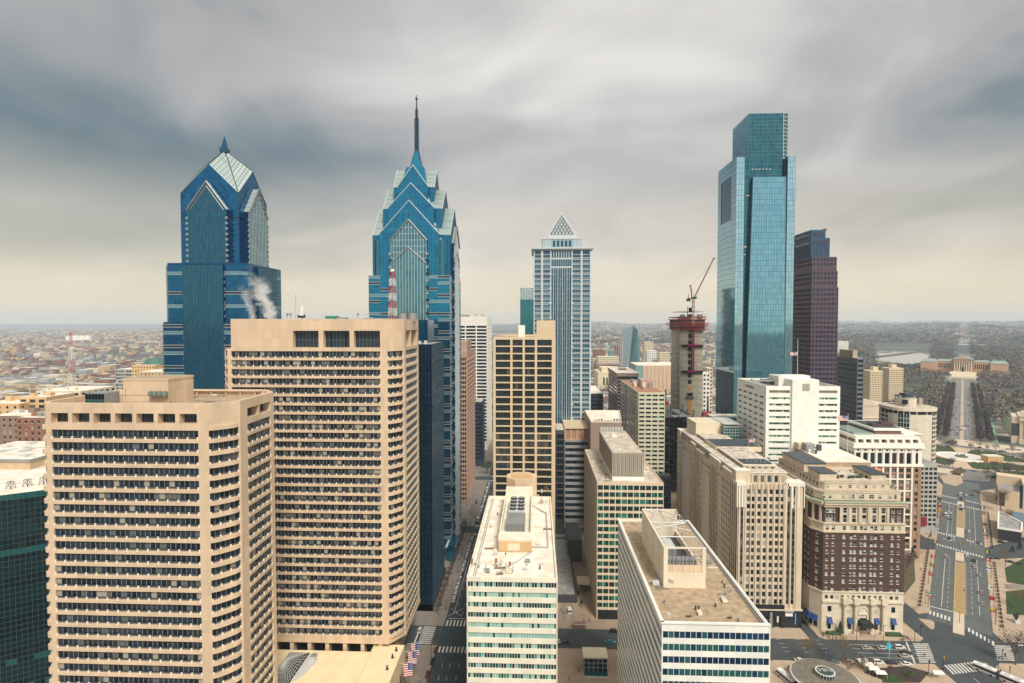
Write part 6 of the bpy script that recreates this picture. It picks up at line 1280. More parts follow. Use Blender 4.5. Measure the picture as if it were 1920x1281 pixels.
b, Ws = simple_tower('office_block','dark brown banded office slab with overhanging pale roof','office block',xa,xb,y_,630,zq-3,3.6,1.9,mat('brown_band',(.22,.17,.15),.7,mott=.1),[GLD[0],GLD[1]],pw=30,gap=.2,perbay=8,faces=(0,3),top=.8)
m = MB(); m.box(xa-.8,xb+.8,y_-.8,631,zq-3.05,zq,BRN); m.box(xa-1.4,xb+1.4,y_-1.4,632,zq,zq+.6,ROOFW); m.box(xa+7,xa+13,590,602,zq+.6,zq+5,GREYM); m.box(xa+6,xa+14,588,603,zq+2.6,zq+3.4,ROOFW); m.build('roof_slab', b.root, (b.root.location.x,b.root.location.y,0)); b.done()
y_ = 640; b, Ws = simple_tower('office_block','navy blue low office block with bright grey roof right of the pyramid tower','office block',X(1103,y_,740),X(1131,y_,740),y_,720,Z(738,y_,1118),4.4,2.2,NVY,[GLD[2],GLD[0]],pw=7,gap=1.2,faces=(0,),roofm=ROOFW); b.done()
# station hall and viaduct
b = Bld('station_hall','cream stone railway station hall beyond the river','station',(205,1320)); m = b.mb(); CS = mat('cream_station_stone',(.66,.56,.40),.85,mott=.1); m.box(150,222,1300,1360,0,Z(690,1300,1130),CS); m.box(140,196,1290,1375,0,Z(698,1290,1130),CS)
for i in range(6): b.part('tall_window', MB().box(152+i*7,155.5+i*7,1289.6,1290,9,26,GLD[1]))
b.done()
m = MB(); m.box(166,184,760,1290,14,18,CS)
for i in range(26): m.box(166.2,183.8,766+i*20,770+i*20,0,14,CS)
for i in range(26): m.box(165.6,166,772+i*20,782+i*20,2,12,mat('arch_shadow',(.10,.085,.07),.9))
rz_('rail_viaduct','long cream arched rail viaduct leading away to the station',m,'viaduct')
b = Bld('warehouse','peach panelled flat depot with glass end, left of the construction core','warehouse',(340,1300)); y_ = 1150; m = b.mb(); PE = mat('peach_panel',(.56,.40,.28),.85,mott=.08); m.box(X(1205,y_),X(1272,y_),y_,1220,0,Z(685,y_),PE); m.box(X(1192,y_),X(1205,y_),y_,1220,0,Z(686,y_),mat('teal_plant'))
for i in range(9): m.box(X(1205,y_)+i*8,X(1205,y_)+i*8+.8,y_-.4,y_,0,Z(686,y_),BRN)
b.part('roof', MB().box(X(1192,y_),X(1272,y_),y_,1222,Z(685,y_),Z(684,y_)+1,ROOFW)); b.done()
# angular glass tower by the river
y_ = 1300; pX = lambda px: X(px,y_); b = Bld('skyscraper','angular wedge topped pale blue glass tower beyond the river','skyscraper',(pX(1181),1320)); CI = mat('cira_glass',(.40,.52,.56),.12,metal=.6); CI.name='pale_wedge_glass'; CI2 = mat('mid_wedge_glass',(.12,.25,.30),.1,metal=.6)
A0,B0,C0_,D0_ = (pX(1168.5),y_+6),(pX(1173.5),y_-8),(pX(1196.5),y_+4),(pX(1190),y_+38); A1,B1,C1_,D1_ = (pX(1168),y_+6,Z(620,y_)),(pX(1185.5),y_-6,Z(610.5,y_)),(pX(1196.5),y_+8,Z(619,y_)),(pX(1184),y_+38,Z(617,y_))
m = b.mb('glass_wall'); q = lambda p: (p[0],p[1],0); m.face([q(A0),q(B0),B1,A1],CI); m.face([q(B0),q(C0_),C1_,B1],CI2); m.face([q(C0_),q(D0_),D1_,C1_],CI2); m.face([q(D0_),q(A0),A1,D1_],CI); m.face([A1,B1,C1_,D1_],CI)
for k in range(1,26):
    t_ = k/26; lp = lambda a, c: Vector(a).lerp(Vector(c), t_); m.bar(lp(q(B0),B1), lp(q(C0_),C1_), .25, MULB)
b.done()
# distant mid-rises: (px0, px1, top py, distance, material, label)
UC = [(1113,1133,656,1900,BRICKR,'dark red distant tower left of the wedge glass tower'),(1112,1121,672,1750,CS,'cream distant block left of the brick hospital slab'),(1121,1160,669,1700,mat('cream_render'),'cream stepped distant block low left of the wedge tower'),(1118,1163,684,1560,mat('plum_brick',(.25,.15,.14),.85),'plum brick long slab left of the wedge tower'),(1141,1152,657,1850,mat('teal_plant'),'teal glass distant mid-rise'),(1152,1160,648,1950,mat('plum_brick'),'plum brick narrow distant mid-rise'),(1163,1171,632,1500,mat('grey_render'),'grey slab hiding behind the wedge tower left edge'),(1196,1200,632,1500,mat('teal_plant'),'teal sliver tower right of the wedge tower'),(1208,1225,641,2100,CS,'tan distant hotel tower right of the wedge tower'),(1213,1232,658,1700,WHITE,'white distant row block right of the wedge tower'),(1236,1256,661,1650,CS,'cream distant row block left of the construction core'),(1318,1331,700,690,WHITE,'white gridded mid-rise right of the construction core'),(1326,1336,690,760,CS,'tan distant block behind the white gridded mid-rise'),(1571,1590,640,2600,WHITE,'white distant hillside block'),(1905,1912,612,7000,mat('teal_plant'),'first of three faint high-rises on the horizon'),(1912,1917,611,7000,mat('teal_plant'),'second of three faint high-rises on the horizon'),(1919,1924,613,7000,mat('teal_plant'),'third of three faint high-rises on the horizon')]
for (a,c,py,d,mt,lb) in UC:
    x0,x1 = X(a,d),X(c,d); z_ = max(8,Z(py,d,(a+c)/2)); bb = Bld('distant_building',lb,'building',((x0+x1)/2,d)); bb.mb().box(x0,x1,d,d+min(40,max(18,(x1-x0))),0,z_,mt)
    mm = MB(); nf = max(2,int(z_/5)); nb_ = max(2,int((x1-x0)/5))
    for i in range(nf):
        for j in range(nb_): mm.box(x0+(j+.25)*(x1-x0)/nb_,x0+(j+.75)*(x1-x0)/nb_,d-.3,d,(i+.3)*z_/nf,(i+.75)*z_/nf,GLD[1])
    bb.parts['windows'] = mm; bb.done()
# ---- concrete core under construction, its formwork and the tower crane
y_ = 560; k0, k1 = X(1275,y_), X(1317,y_); zt_ = Z(618,y_,1296); b = Bld('construction_core','raw concrete lift core under construction wrapped by red climbing formwork','tower',((k0+k1)/2,580))
m = b.mb(); m.box(k0,k1,y_,597,0,zt_,CONC)
for k in range(26): m.box(k0-.15,k1+.15,y_-.15,597.1,8+k*6.1,8.25+k*6.1,mat('dark_form_joint',(.14,.13,.10),.9))
for k in range(22):
    for px in (1281,1287,1306,1312): m.box(X(px,y_)-.2,X(px,y_)+.2,y_-.2,y_,10+k*6.1,10.5+k*6.1,BLKST)
mm = MB(); xs = X(1293,y_)
for k in range(17): mm.box(xs-1.6,xs+1.8,y_-.25,y_,Z(760,y_)-10+k*6.4,Z(760,y_)-6+k*6.4,BLKST if k > 4 else mat('orange_shaft',(.55,.28,.09),.8))
for k in range(14): mm.box(xs-1.8,xs+1.8,y_-.22,y_,20+k*4,22.6+k*4,mat('orange_shaft'))
b.part('shaft_opening', mm)
mm = MB(); 
for k in range(24): mm.box(k0-2.8,k0,y_+4,y_+16,6+k*6.1,6.5+k*6.1,CONC); mm.box(k0-2.9,k0-2.5,y_+4,y_+4.4,0,zt_-8,CONC) if k == 0 else None
mm.box(k0-2.8,k0-2.4,y_+9,y_+9.6,0,zt_-8,CONC); b.part('floor_slab', mm)
RS = mat('red_formwork',(.42,.10,.07),.7,mott=.25,mscale=.6); mm = MB(); za_, zb_ = Z(619,y_), Z(599,y_)
mm.box(k0-1.5,k1+1.5,y_-1.6,599,za_,zb_,mat('dark_formwork',(.13,.07,.06),.8,mott=.3))
for z_, d_ in ((Z(619,y_),2.6),(Z(611,y_),4.2),(Z(607,y_),4.6),(Z(600,y_),2.6),(Z(596,y_),2.4)): mm.box(k0-d_,k1+d_,y_-d_,599+1,z_,z_+.9,RS)
for k in range(22): xx = k0-3+k*(k1-k0+6)/21; mm.box(xx-.15,xx+.15,y_-3.6,y_-3.3,za_,Z(606,y_),RS)
for k in range(30): xx = k0-2+k*(k1-k0+4)/29; mm.box(xx-.1,xx+.1,y_-2.5,y_-2.3,Z(600,y_),Z(592,y_),RS if k % 3 else GREYM)
for k in range(10): xx = k0+R()*(k1-k0); mm.box(xx,xx+1+R()*2,y_+R()*10,y_+12,zb_,zb_+2+R()*3,pick([DGREY,LGREY,mat('teal_plant'),RS]))
mm.box(k0+.2,k0+3.6,y_-1,y_+3,Z(596,y_),Z(590,y_),mat('teal_plant')); mm.box(k1-5,k1-.5,y_-1,y_+3,Z(596,y_),Z(590,y_),GREYM); b.part('climbing_formwork', mm)
mm = MB(); MG = mat('crimson_steel',(.28,.015,.06),.6)
for py in (646,694): z_ = Z(py,y_); mm.box(k0+1,k1,y_-1.6,y_,z_-.3,z_+.3,MG); mm.hexa([(xs-3,y_-4,z_-1),(xs+5,y_-4,z_-1),(xs+3,y_,z_-2),(xs-1,y_,z_-2)],[(xs-4,y_-4,z_+.4),(xs+6,y_-4,z_+.4),(xs+6,y_,z_+.4),(xs-4,y_,z_+.4)],MG); mm.box(k0+1,k1,y_-1.5,y_-.05,z_-2.4,z_-.6,BLKST)
b.part('crane_tie', mm); mm = MB(); z_ = Z(742,y_); mm.box(X(1286,y_),X(1302,y_),y_-3,y_,z_,z_+.6,GREYM); mm.box(X(1289,y_),X(1298,y_),y_-2.6,y_,z_+.6,z_+4,BLKST); b.part('loading_platform', mm); b.done()
t = thing('tower_crane','luffing tower crane with raised jib on the concrete core','crane',(xs+2,y_-3.2,0)); cx_ = 0
zc0, zc1 = Z(700,y_), Z(561,y_,1297); zk = Z(612,y_)
m = lattice(MB(), 0, 0, zc0, zk, 2.0, 2.0, 22, lambda k: MG, .2); lattice(m, 0, 0, zk, zc1, 2.0, 2.0, 12, lambda k: WR[1] if k % 2 else mat('rose_paint',(.5,.2,.17),.6), .16); m.build('mast', t)
m = MB(); m.box(-1.8,2.6,-1.5,1.5,zc1,zc1+1.8,mat('teal_dark_steel',(.03,.06,.08),.6)); m.box(-5.6,-1.8,-1,1,zc1+.2,zc1+.9,RS); m.box(-6.4,-3,-1.3,1.3,zc1-2.2,zc1+.2,mat('teal_dark_steel')); m.box(1.6,3.6,-1.4,.2,zc1+.6,zc1+2.6,LGREY); m.bar((-4.6,0,zc1),(-4.6,0,zc1+4.6),.3,RS); m.build('machinery_deck', t)
m = MB(); ax, az = -2.9, Z(537,y_,1293); m.bar((-1.6,-.8,zc1+1.8),(ax,-.5,az),.28,MG); m.bar((-1.6,.8,zc1+1.8),(ax,.5,az),.28,MG); m.bar((.6,0,zc1+1.8),(ax,0,az),.2,MG); m.box(ax-.7,ax+.7,-.7,.7,az-.6,az+.8,MG); m.build('a_frame', t)
m = MB(); P0, P1 = Vector((1.4,0,zc1+1.6)), Vector((X(1334,y_)-(xs+2),0,Z(486,y_,1334))); dr = (P1-P0); pn = Vector((-dr.z,0,dr.x)).normalized(); nJ = 20
for i in range(nJ):
    a, c = P0+dr*(i/nJ), P0+dr*((i+1)/nJ); wd = .9*(1-.4*i/nJ)
    for s_ in (-1,1): m.bar(a+Vector((0,s_*.6,0)), c+Vector((0,s_*.6,0)), .17, mat('jib_brown',(.16,.06,.04),.6)); m.bar(a+Vector((0,s_*.6,0)), c+pn*wd, .1, WR[0])
    m.bar(a+pn*wd, c+pn*wd, .17, mat('jib_brown')); m.bar(c+Vector((0,.6,0)), c+pn*wd, .08, WR[1])
m.box(P1.x-.6,P1.x+1.4,-.6,.6,P1.z-.2,P1.z+.8,DGREY); m.build('jib', t)
m = MB(); m.bar((ax,0,az),P0+dr*.78+pn*.9,.07,DGREY); m.bar(Vector((ax,0,az))*.6+(P0+dr*.78)*.4,Vector((ax,0,az))*.59+(P0+dr*.78)*.41,.4,DGREY); m.build('luffing_cable', t)
m = MB(); m.bar((-8.0,2,Z(598,y_)),(-8.0,2,Z(575,y_)),.35,mat('teal_plant')); o = m.build('concrete_boom_mast'); o.location = (xs+6,y_,0); o['label']='short green post beside the crane mast'; o['category']='post'
# steel frame at its foot
y_ = 500; f0, f1 = X(1247,y_), X(1334,y_)-8; zf = Z(783,y_,1290); b = Bld('steel_frame','black steel building frame with open floors at the foot of the concrete core','building frame',((f0+f1)/2,520)); m = b.mb('floor_deck')
for k in range(14):
    z_ = zf-k*4.6; 
    if z_ < 3: break
    m.box(f0-.0,f1-(0 if k else 6),y_,548,z_-.7,z_,BLKST)
m.box(f0+16,f1-9,y_+3,548,zf,zf+.15,mat('steel_deck',(.45,.50,.50),.5,metal=.3)); m.box(f0+8,f1-6,y_+2,y_+9,zf-.02,zf+.5,LGREY)
mm = MB()
for i in range(9):
    for j in (0,.5,1): xx = f0+.3+i*(f1-f0-.6)/8; yy = y_+.3+j*47; mm.box(xx-.3,xx+.3,yy-.3,yy+.3,0,zf+(3.5 if (i+int(2*j)) % 3 == 0 else .2),BLKST)
b.part('column', mm); mm = MB()
for i in range(8): mm.bar((f0+i*(f1-f0)/8,y_+.2,zf-9.2),(f0+(i+1)*(f1-f0)/8,y_+.2,zf-4.6),.2,BLKST)
for i in range(40): xx, zz = f0+R()*(f1-f0), 4+R()*(zf-6); mm.box(xx,xx+1+R()*3,y_-.1,y_+.1,zz,zz+.3,pick([LGREY,GREYM,NVY]))
b.part('bracing', mm); b.done()
for px, py, Yq, lb in ((1246,748,640,'red crawler crane cab left of the concrete core'),(1325,768,560,'red crawler crane right of the concrete core')):
    x_ = X(px,Yq,py); z_ = Z(py+6,Yq,px); t = thing('crawler_crane',lb,'crane',(x_,Yq,0)); MB().box(-4,4,-3,3,z_-3,z_+1,WR[0]).build('cab', t); m = lattice(MB(),1,0,z_+1,z_+14,1.6,.8,6,lambda k: DGREY,.2); m.build('boom', t); m = MB(); m.box(-5,5,-3.5,3.5,0,z_-3,GREYM); m.build('base_deck', t)
# ---- parkway museum on its hill
YC = 1690; C0 = Vector((208.3,284.1)); PD = Vector((.5885,.8085)); PE_ = Vector((.8085,-.5885)); RZ = -math.atan2(PD.x,PD.y)
def pw(s, t_, z=0): v = C0+PD*s+PE_*t_; return (v.x, v.y, z)
dist_m = (YC-C0.y)/PD.y; mc = pw(dist_m, 0); b = Bld('art_museum','long temple-fronted museum with green roofs at the far end of the parkway','museum',(mc[0],mc[1])); b.off = (0,0,0); b.root.rotation_euler[2] = RZ
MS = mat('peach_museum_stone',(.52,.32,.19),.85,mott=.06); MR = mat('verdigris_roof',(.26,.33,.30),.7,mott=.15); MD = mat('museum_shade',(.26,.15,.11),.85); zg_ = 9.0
m = b.mb()
m.box(-98,-60,-30,45,zg_-6,zg_+27,MS); m.box(60,98,-30,45,zg_-6,zg_+27,MS); m.box(-60,-24,10,40,zg_-6,zg_+28,MS); m.box(24,60,10,40,zg_-6,zg_+28,MS); m.box(-22,22,0,60,zg_-4,zg_+34,MS); m.box(-21,21,-6,0,zg_+28,zg_+35,MS); m.box(-22,22,-9,0,zg_-4,zg_+3,MS)
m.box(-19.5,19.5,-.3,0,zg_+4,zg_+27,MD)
mm = MB()
def gab(x0,x1,y0,y1,z0,h,mt,axis='y'):
    xm, ym = (x0+x1)/2, (y0+y1)/2
    if axis == 'y': mm.hexa([(x0,y0,z0),(x1,y0,z0),(x1,y1,z0),(x0,y1,z0)],[(xm-.05,y0,z0+h),(xm+.05,y0,z0+h),(xm+.05,y1,z0+h),(xm-.05,y1,z0+h)],mt)
    else: mm.hexa([(x0,y0,z0),(x1,y0,z0),(x1,y1,z0),(x0,y1,z0)],[(x0+6,ym-.05,z0+h),(x1-6,ym-.05,z0+h),(x1-6,ym+.05,z0+h),(x0+6,ym+.05,z0+h)],mt)
gab(-99,-59,-31,46,zg_+27,7,MR,'x'); gab(59,99,-31,46,zg_+27,7,MR,'x'); gab(-62,-22,9,41,zg_+28,5,MR,'x'); gab(22,62,9,41,zg_+28,5,MR,'x'); gab(-24,24,-8,61,zg_+35,9,MR); b.part('roof', mm)
b.part('pediment', MB().hexa([(-20,-8.4,zg_+35.5),(20,-8.4,zg_+35.5),(20,-8,zg_+35.5),(-20,-8,zg_+35.5)],[(-.2,-8.4,zg_+42.5),(.2,-8.4,zg_+42.5),(.2,-8,zg_+42.5),(-.2,-8,zg_+42.5)],MS))
for i in range(8): b.part('column', MB().cyl(-18.5+i*5.3,-4,zg_+3,zg_+28,1.15,LIMEP,8))
for s_ in (-1,1):
    for k in range(7): b.part('window', MB().box(s_*(28+k*4.6)-1.1,s_*(28+k*4.6)+1.1,9.6,10,zg_+8,zg_+22,GLD[0]))
mm = MB()
for k in range(12): mm.box(-30,30,-14-k*5,-9-k*5,zg_-9,zg_-.8*k-.2,LIMEP)
mm.box(-34,34,-80,-70,-2,zg_-8,LIMEP); b.part('grand_steps', mm)
b.part('doorway', MB().box(-3,3,-9.3,-9,zg_-3,zg_+12,BLKST)); b.done()
# right edge classical building and the parkway-aligned blocks on the right
classical('classical_hall','grey classical hall with columned front at the right picture edge',X(1938,715,800),715,26,40,Z(776,715,1915),6,None,rz=RZ,roofh=6,wingw=7)
def aligned(name, label, cat, px, Y, py=930):
    p = at(px, py, Y); b = Bld(name, label, cat, (p.x, p.y)); b.off = (0,0,0); b.root.rotation_euler[2] = RZ; return b
SP = mat('sandy_panel'); b = aligned('office_block','tan slab building with tall dark glazed slots, right of the parkway','building',1872,478); m = b.mb(); za_ = Z(918,478,1890); zb_ = Z(903,478,1910)
m.box(0,13,0,24,0,za_,SP); m.box(15,50,1,30,0,zb_,SP); m.box(-.5,50,22,34,0,zb_+.5,SP)
b.part('glazed_slot', MB().box(.6,4,-.2,0,0,za_-2,GLD[2])); b.part('glazed_slot', MB().box(13,15,.4,2,0,zb_-1,GLD[2])); b.part('roof', MB().box(.4,12.6,.5,21.9,za_,za_+.1,ROOFG)); b.done()
b = aligned('church','dark stone church with blue slate roof at the right picture edge','church',1893,432,985); zz = Z(983,432,1900); b.mb().box(0,40,0,16,0,zz,mat('dark_purple_stone',(.10,.075,.08),.85,mott=.2)); b.part('roof', MB().hexa([(-1,-1,zz),(41,-1,zz),(41,17,zz),(-1,17,zz)],[(2,7.9,zz+8),(41,7.9,zz+8),(41,8.1,zz+8),(2,8.1,zz+8)],mat('blue_slate',(.10,.16,.21),.7,mott=.1)))
for k in range(5): b.part('window', MB().box(3+k*5,4.2+k*5,-.1,0,4,zz-2,GLD[0]))
b.done()
b = Bld('pavilion','low black walled building with white rimmed flat roof beside the parkway','pavilion',(340,400)); pts = [g(1871,1012),g(1914,1019),g(1916,1003),g(1894,990),g(1872,980)]; b.mb().prism(pts,0,8,mat('black_wall',(.03,.03,.035),.5)); b.parapet(inset(pts,-.4),7.6,8.8,.8,mat('white_kerb')); b.part('roof', MB().face([(*p,8.1) for p in pts],ROOFG)); b.done()
# ---- far left: lattice mast, power station, tanks
t = thing('radio_tower','tall red and white lattice tower over the low houses, far left','tower',(X(134,900,690),900,0)); zt_ = Z(624,900,134); lattice(MB(),0,0,0,zt_,12,2.6,30,lambda k: WR[0] if (k//5) % 2 == 1 else WR[1],.2).build('lattice', t)
stk = [(154,642,5200,5,BRN),(164,640,5200,4,LGREY),(170,648,5300,4,LIMEP),(175,652,5300,4,LIMEP),(184,649,5300,5,LGREY),(188,650,5300,4,LIMEP),(198,649,5400,6,LIMEP),(204,650,5400,5,LIMEP),(219,642,5400,6,LIMEP),(230,639,5400,6,LIMEP)]
for i, (px, py, d, r_, mt) in enumerate(stk):
    m = MB(); m.cyl(X(px,d),d,0,Z(py,d,px),r_*1.2,mt,10,r2=r_*.8); m.cyl(X(px,d),d,Z(py,d,px)-6,Z(py,d,px),r_*.85,DGREY if i % 3 == 0 else mt,10); rz_('chimney', 'power station chimney on the far left plain, number order from the left among ten' if False else 'tall power station chimney on the far left plain', m, 'chimney', 'power station chimneys')
for px0, px1, py, d, mt, lb in ((222,237,658,5300,LIMEP,'cream boiler house among the chimneys'),(200,250,668,4300,mat('plum_brick'),'long plum coloured refinery shed'),(92,122,648,4200,LIMEP,'long white factory building on the plain'),(128,158,668,4400,WHITE,'round white tank cluster by the lattice tower'),(240,268,641,5800,WHITE,'white storage hall right of the chimneys'),(268,300,638,6000,WHITE,'pale storage hall beside the broad blue tower'),(66,76,690,2300,LIMEP,'stone church tower among the row houses')):
    if 'tank' in lb:
        m = MB(); 
        for q in range(4): m.cyl(X(px0+4+q*8,d),d+q*20,0,45,28,mt,18,r2=24)
        for q in range(1): pass
    else:
        m = MB(); h_ = Z(py,d,(px0+px1)/2); m.box(X(px0,d),X(px1,d),d,d+50,0,max(12,h_),mt)
        if 'church' in lb: m = MB(); m.box(X(68,d),X(74,d),d,d+12,0,h_,mt); m.box(X(62,d),X(74,d),d+5,d+50,0,22,mt); m.cyl(X(71,d),d+6,h_,h_+8,7,mt,4,r2=.2,rot=.78)
    rz_('tank' if 'tank' in lb else 'church' if 'church' in lb else 'factory', lb, m, 'building')
# ================================================================ GROUND
ASPH = mat('asphalt',(.052,.064,.068),.9,mott=.25,mscale=.12); ASPH2 = mat('market_asphalt',(.034,.052,.060),.9,mott=.2,mscale=.15); PAVE = mat('warm_paving',(.45,.345,.245),.9,mott=.18,mscale=.2,joint=(1.5,1.5,.1,.03)); PAVG = mat('grey_paving',(.24,.21,.18),.9,mott=.25,mscale=.2); PAVY = mat('plaza_paving',(.33,.25,.185),.9,mott=.25,mscale=.15); GRASS = mat('grass',(.032,.066,.018),.95,mott=.4,mscale=.3); SOIL = mat('planting_soil',(.10,.06,.045),.95,mott=.4,mscale=.5); PAINT = mat('road_paint',(.62,.60,.55),.8,mott=.25,mscale=1.5); YEL = mat('yellow_road_paint',(.60,.40,.13),.8,mott=.2,mscale=1)
def ground_mat():
    m = bpy.data.materials.new('city_ground'); m.use_nodes = True; t = m.node_tree; b_ = t.nodes['Principled BSDF']; b_.inputs['Roughness'].default_value = .95; new = t.nodes.new; ln = t.links.new
    geo = new('ShaderNodeNewGeometry')
    def noise(sc, det=6, ro=.6):
        n = new('ShaderNodeTexNoise'); n.inputs['Scale'].default_value = sc; n.inputs['Detail'].default_value = det; n.inputs['Roughness'].default_value = ro; ln(geo.outputs['Position'], n.inputs['Vector']); return n.outputs[0]
    def rmp(f, pts):
        n = new('ShaderNodeValToRGB'); cr = n.color_ramp
        while len(cr.elements) < len(pts): cr.elements.new(.5)
        for e, (p, c) in zip(cr.elements, pts): e.position = p; e.color = (*c, 1)
        ln(f, n.inputs[0]); return n.outputs[0]
    wood = rmp(noise(.004, 8, .65), [(.35,(.03,.055,.055)),(.5,(.06,.08,.07)),(.62,(.11,.11,.09)),(.72,(.24,.22,.18))])
    vo = new('ShaderNodeTexVoronoi'); vo.inputs['Scale'].default_value = .045; ln(geo.outputs['Position'], vo.inputs['Vector'])
    sep = new('ShaderNodeSeparateColor'); ln(vo.outputs['Color'], sep.inputs[0])
    town = rmp(sep.outputs[0], [(.0,(.07,.065,.06)),(.3,(.16,.12,.10)),(.5,(.05,.06,.05)),(.7,(.30,.26,.22)),(.9,(.55,.52,.48))])
    msk = rmp(noise(.0011, 5, .6), [(.42,(0,0,0)),(.56,(1,1,1))])
    mx = new('ShaderNodeMix'); mx.data_type = 'RGBA'; ln(msk, mx.inputs[0]); ln(wood, mx.inputs[6]); ln(town, mx.inputs[7]); ln(mx.outputs[2], b_.inputs['Base Color']); return m
GM = ground_mat()
def hillh(x, y):
    d = math.hypot(x, y); a = math.degrees(math.atan2(x, y))
    if d < 2600: return -.4
    k = min(1, (d-2600)/5500); h = k*(26+16*math.sin(a*.21+1)+10*math.sin(a*.6+d*.0006))
    k2 = max(0, min(1, (d-7500)/4500)); side = max(0, min(1, (a+28)/20)); h += k2*side*(95+26*math.sin(a*.33+.4)+14*math.sin(a*.9+2)+9*math.sin(a*1.9))
    if a > 12: h += max(0, min(1,(d-3200)/3000))*(28+12*math.sin(d*.0012+a*.12))
    return h-.4
m = MB(); na, rs_ = 90, [0,300,800,1500,2200,2600,2900,3300,3800,4300,4900,5500,6200,7000,7800,8600,9500,10500,11500,12500,14000]
V = []
for r_ in rs_:
    for i in range(na+1): a = math.radians(-75+150*i/na); V.append((r_*math.sin(a), r_*math.cos(a)+(0 if r_ else -200), 0))
V = [(x, y, hillh(x, y)) for x, y, _ in V]; m.v = V
for j in range(len(rs_)-1):
    for i in range(na): p = j*(na+1)+i; m.f.append((p,p+1,p+na+2,p+na+1)); m.mi.append(0)
m.mats = [GM]; m.build('ground', kind='structure', smooth=True)
# near carriageway sheet
m = MB(); m.face([(-420,120,0),(700,120,0),(900,760,0),(-420,760,0)], ASPH); struct('road', m)
m = MB(); m.face([(-45.5,120,.004),(-27,120,.004),(-27,760,.004),(-45.5,760,.004)], ASPH2); struct('market_road', m)
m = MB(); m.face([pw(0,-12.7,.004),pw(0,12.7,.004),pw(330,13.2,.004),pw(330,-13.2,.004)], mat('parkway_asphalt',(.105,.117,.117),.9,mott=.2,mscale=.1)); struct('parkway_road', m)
def pave(pts, z=.14, mt=PAVE): m = MB(); m.prism([(p[0],p[1]) for p in pts], -.3, z, mt); return struct('pavement', m)
Y16, Y16b, Y17, Y17b, Y18, Y18b = 257.5, 274.5, 399, 412.5, 535, 548
for x0,x1 in ((-420,-45.5),(-27,66)):
    for y0,y1 in ((120,Y16),(Y16b,Y17),(Y17b,Y18),(Y18b,760)): pave(rect(x0,x1,y0,y1), mt=PAVG if x0 < -100 else PAVY)
pave(rect(94,129.8,270,Y17)); pave([(135,272),(137,270.3),(181,270.3),(184,273),(183,Y17),(135,Y17)]); pave(rect(94,175,120,252.2)); pave(rect(94,183,Y17b,Y18)); pave(rect(94,300,Y18b,640))
arch_l = [(183,120)]
# wedge between side street and parkway, left of parkway
L_ = lambda s,t_=-12.7: pw(s,t_)[:2]
pave([(198,Y16b+17),(L_(16)[0],L_(16)[1]),L_(118),(X(1700,Y17-12,1000)+3,Y17-12),(198,340)]) if False else None
pts = [g(1738,1158),g(1745,1149),L_(20),L_(112),g(1748,1032),g(1700,1032),g(1694,1120),g(1722,1150)]
pave([g(1722,1151),g(1744,1149),L_(30),L_(112),g(1705,1030),g(1694,1060),g(1694,1128)]); pave([g(1722,1160),g(1745,1163),g(1752,1167),g(1752,1178),g(1748,1181),g(1742,1178)])
pave([L_(132),L_(205),L_(232),g(1730,905),g(1722,960),g(1722,1000),g(1735,1008)])
R_ = lambda s,t_=13.0: pw(s,t_)[:2]
pave([R_(4),(R_(0)[0]+1,271.5),(300,271.5),(420,Y17-14),R_(112)] ); pave([R_(136),R_(300),(520,560),(470,470),(R_(136)[0]+60,Y17b+4)]); pave([(193.5,120),(330,120),(330,254),(204,254),(199,250),(195,243)]); pave([(pw(300,-13)[0],pw(300,-13)[1]),(420,640),(300,640),(300,548),pw(255,-13)[:2]])
# medians
MED = mat('pale_median',(.55,.46,.35),.85,mott=.1)
def strip(s0,s1,t0,t1,z,mt,name,m=None): 
    mm = m or MB(); mm.hexa([pw(s0,t0,-.2)[:2]+(-.2,),pw(s0,t1,-.2)[:2]+(-.2,),pw(s1,t1,-.2)[:2]+(-.2,),pw(s1,t0,-.2)[:2]+(-.2,)],[pw(s0,t0)[:2]+(z,),pw(s0,t1)[:2]+(z,),pw(s1,t1)[:2]+(z,),pw(s1,t0)[:2]+(z,)],mt); return mm
m = MB(); 
for s0,s1 in ((-8,17),(99,116),(150,172),(232,250)): strip(s0,s1,-2.2,2.2,.16,MED,'',m)
m.build('median_island', kind='structure')
m = MB(); 
def flat(s0,s1,t0,t1,mt=PAINT,z=.009): m.face([pw(s0,t0,z),pw(s0,t1,z),pw(s1,t1,z),pw(s1,t0,z)], mt)
for s0,s1 in ((17.5,98.5),(172.5,228)):
    flat(s0,s1,-2.2,-1.9,YEL); flat(s0,s1,1.9,2.2,YEL); flat(s0,s1,2.4,3.1,mat('red_brick_strip',(.30,.20,.16),.9))
    for k in range(int((s1-s0)/2.5)): flat(s0+k*2.5,s0+k*2.5+1.25,-1.85,1.85,YEL)
for s0,s1 in ((20,108),(138,242)):
    flat(s0,s1,-7.4,-7.15); flat(s0,s1,8.3,8.5)
    for k in range(int((s1-s0)/7)): 
        for t_ in (-4.9,5.4,-10.8): flat(s0+k*7,s0+k*7+(3 if t_ > -10 else .8),t_,t_+.18)
for t_ in frange(-12,-2.8,1.55): flat(4-t_*.25-.5,9-t_*.25-.5,t_,t_+.8) 
for t_ in frange(3.6,12.8,1.45): flat(1-t_*.9,5.5-t_*.9,t_,t_+.8)
flat(16.5,17.3,-12.4,-2.4)
for s0,dk in ((118,0),(145.5,0),(236,0),(256,0)):
    for t_ in frange(-12.3,12.3,1.45):
        if abs(t_+.4) > 2.6 or s0 in (118,): flat(s0-t_*.35,s0+3.6-t_*.35,t_,t_+.75)
flat(152,152.5,-12.4,-2.3)
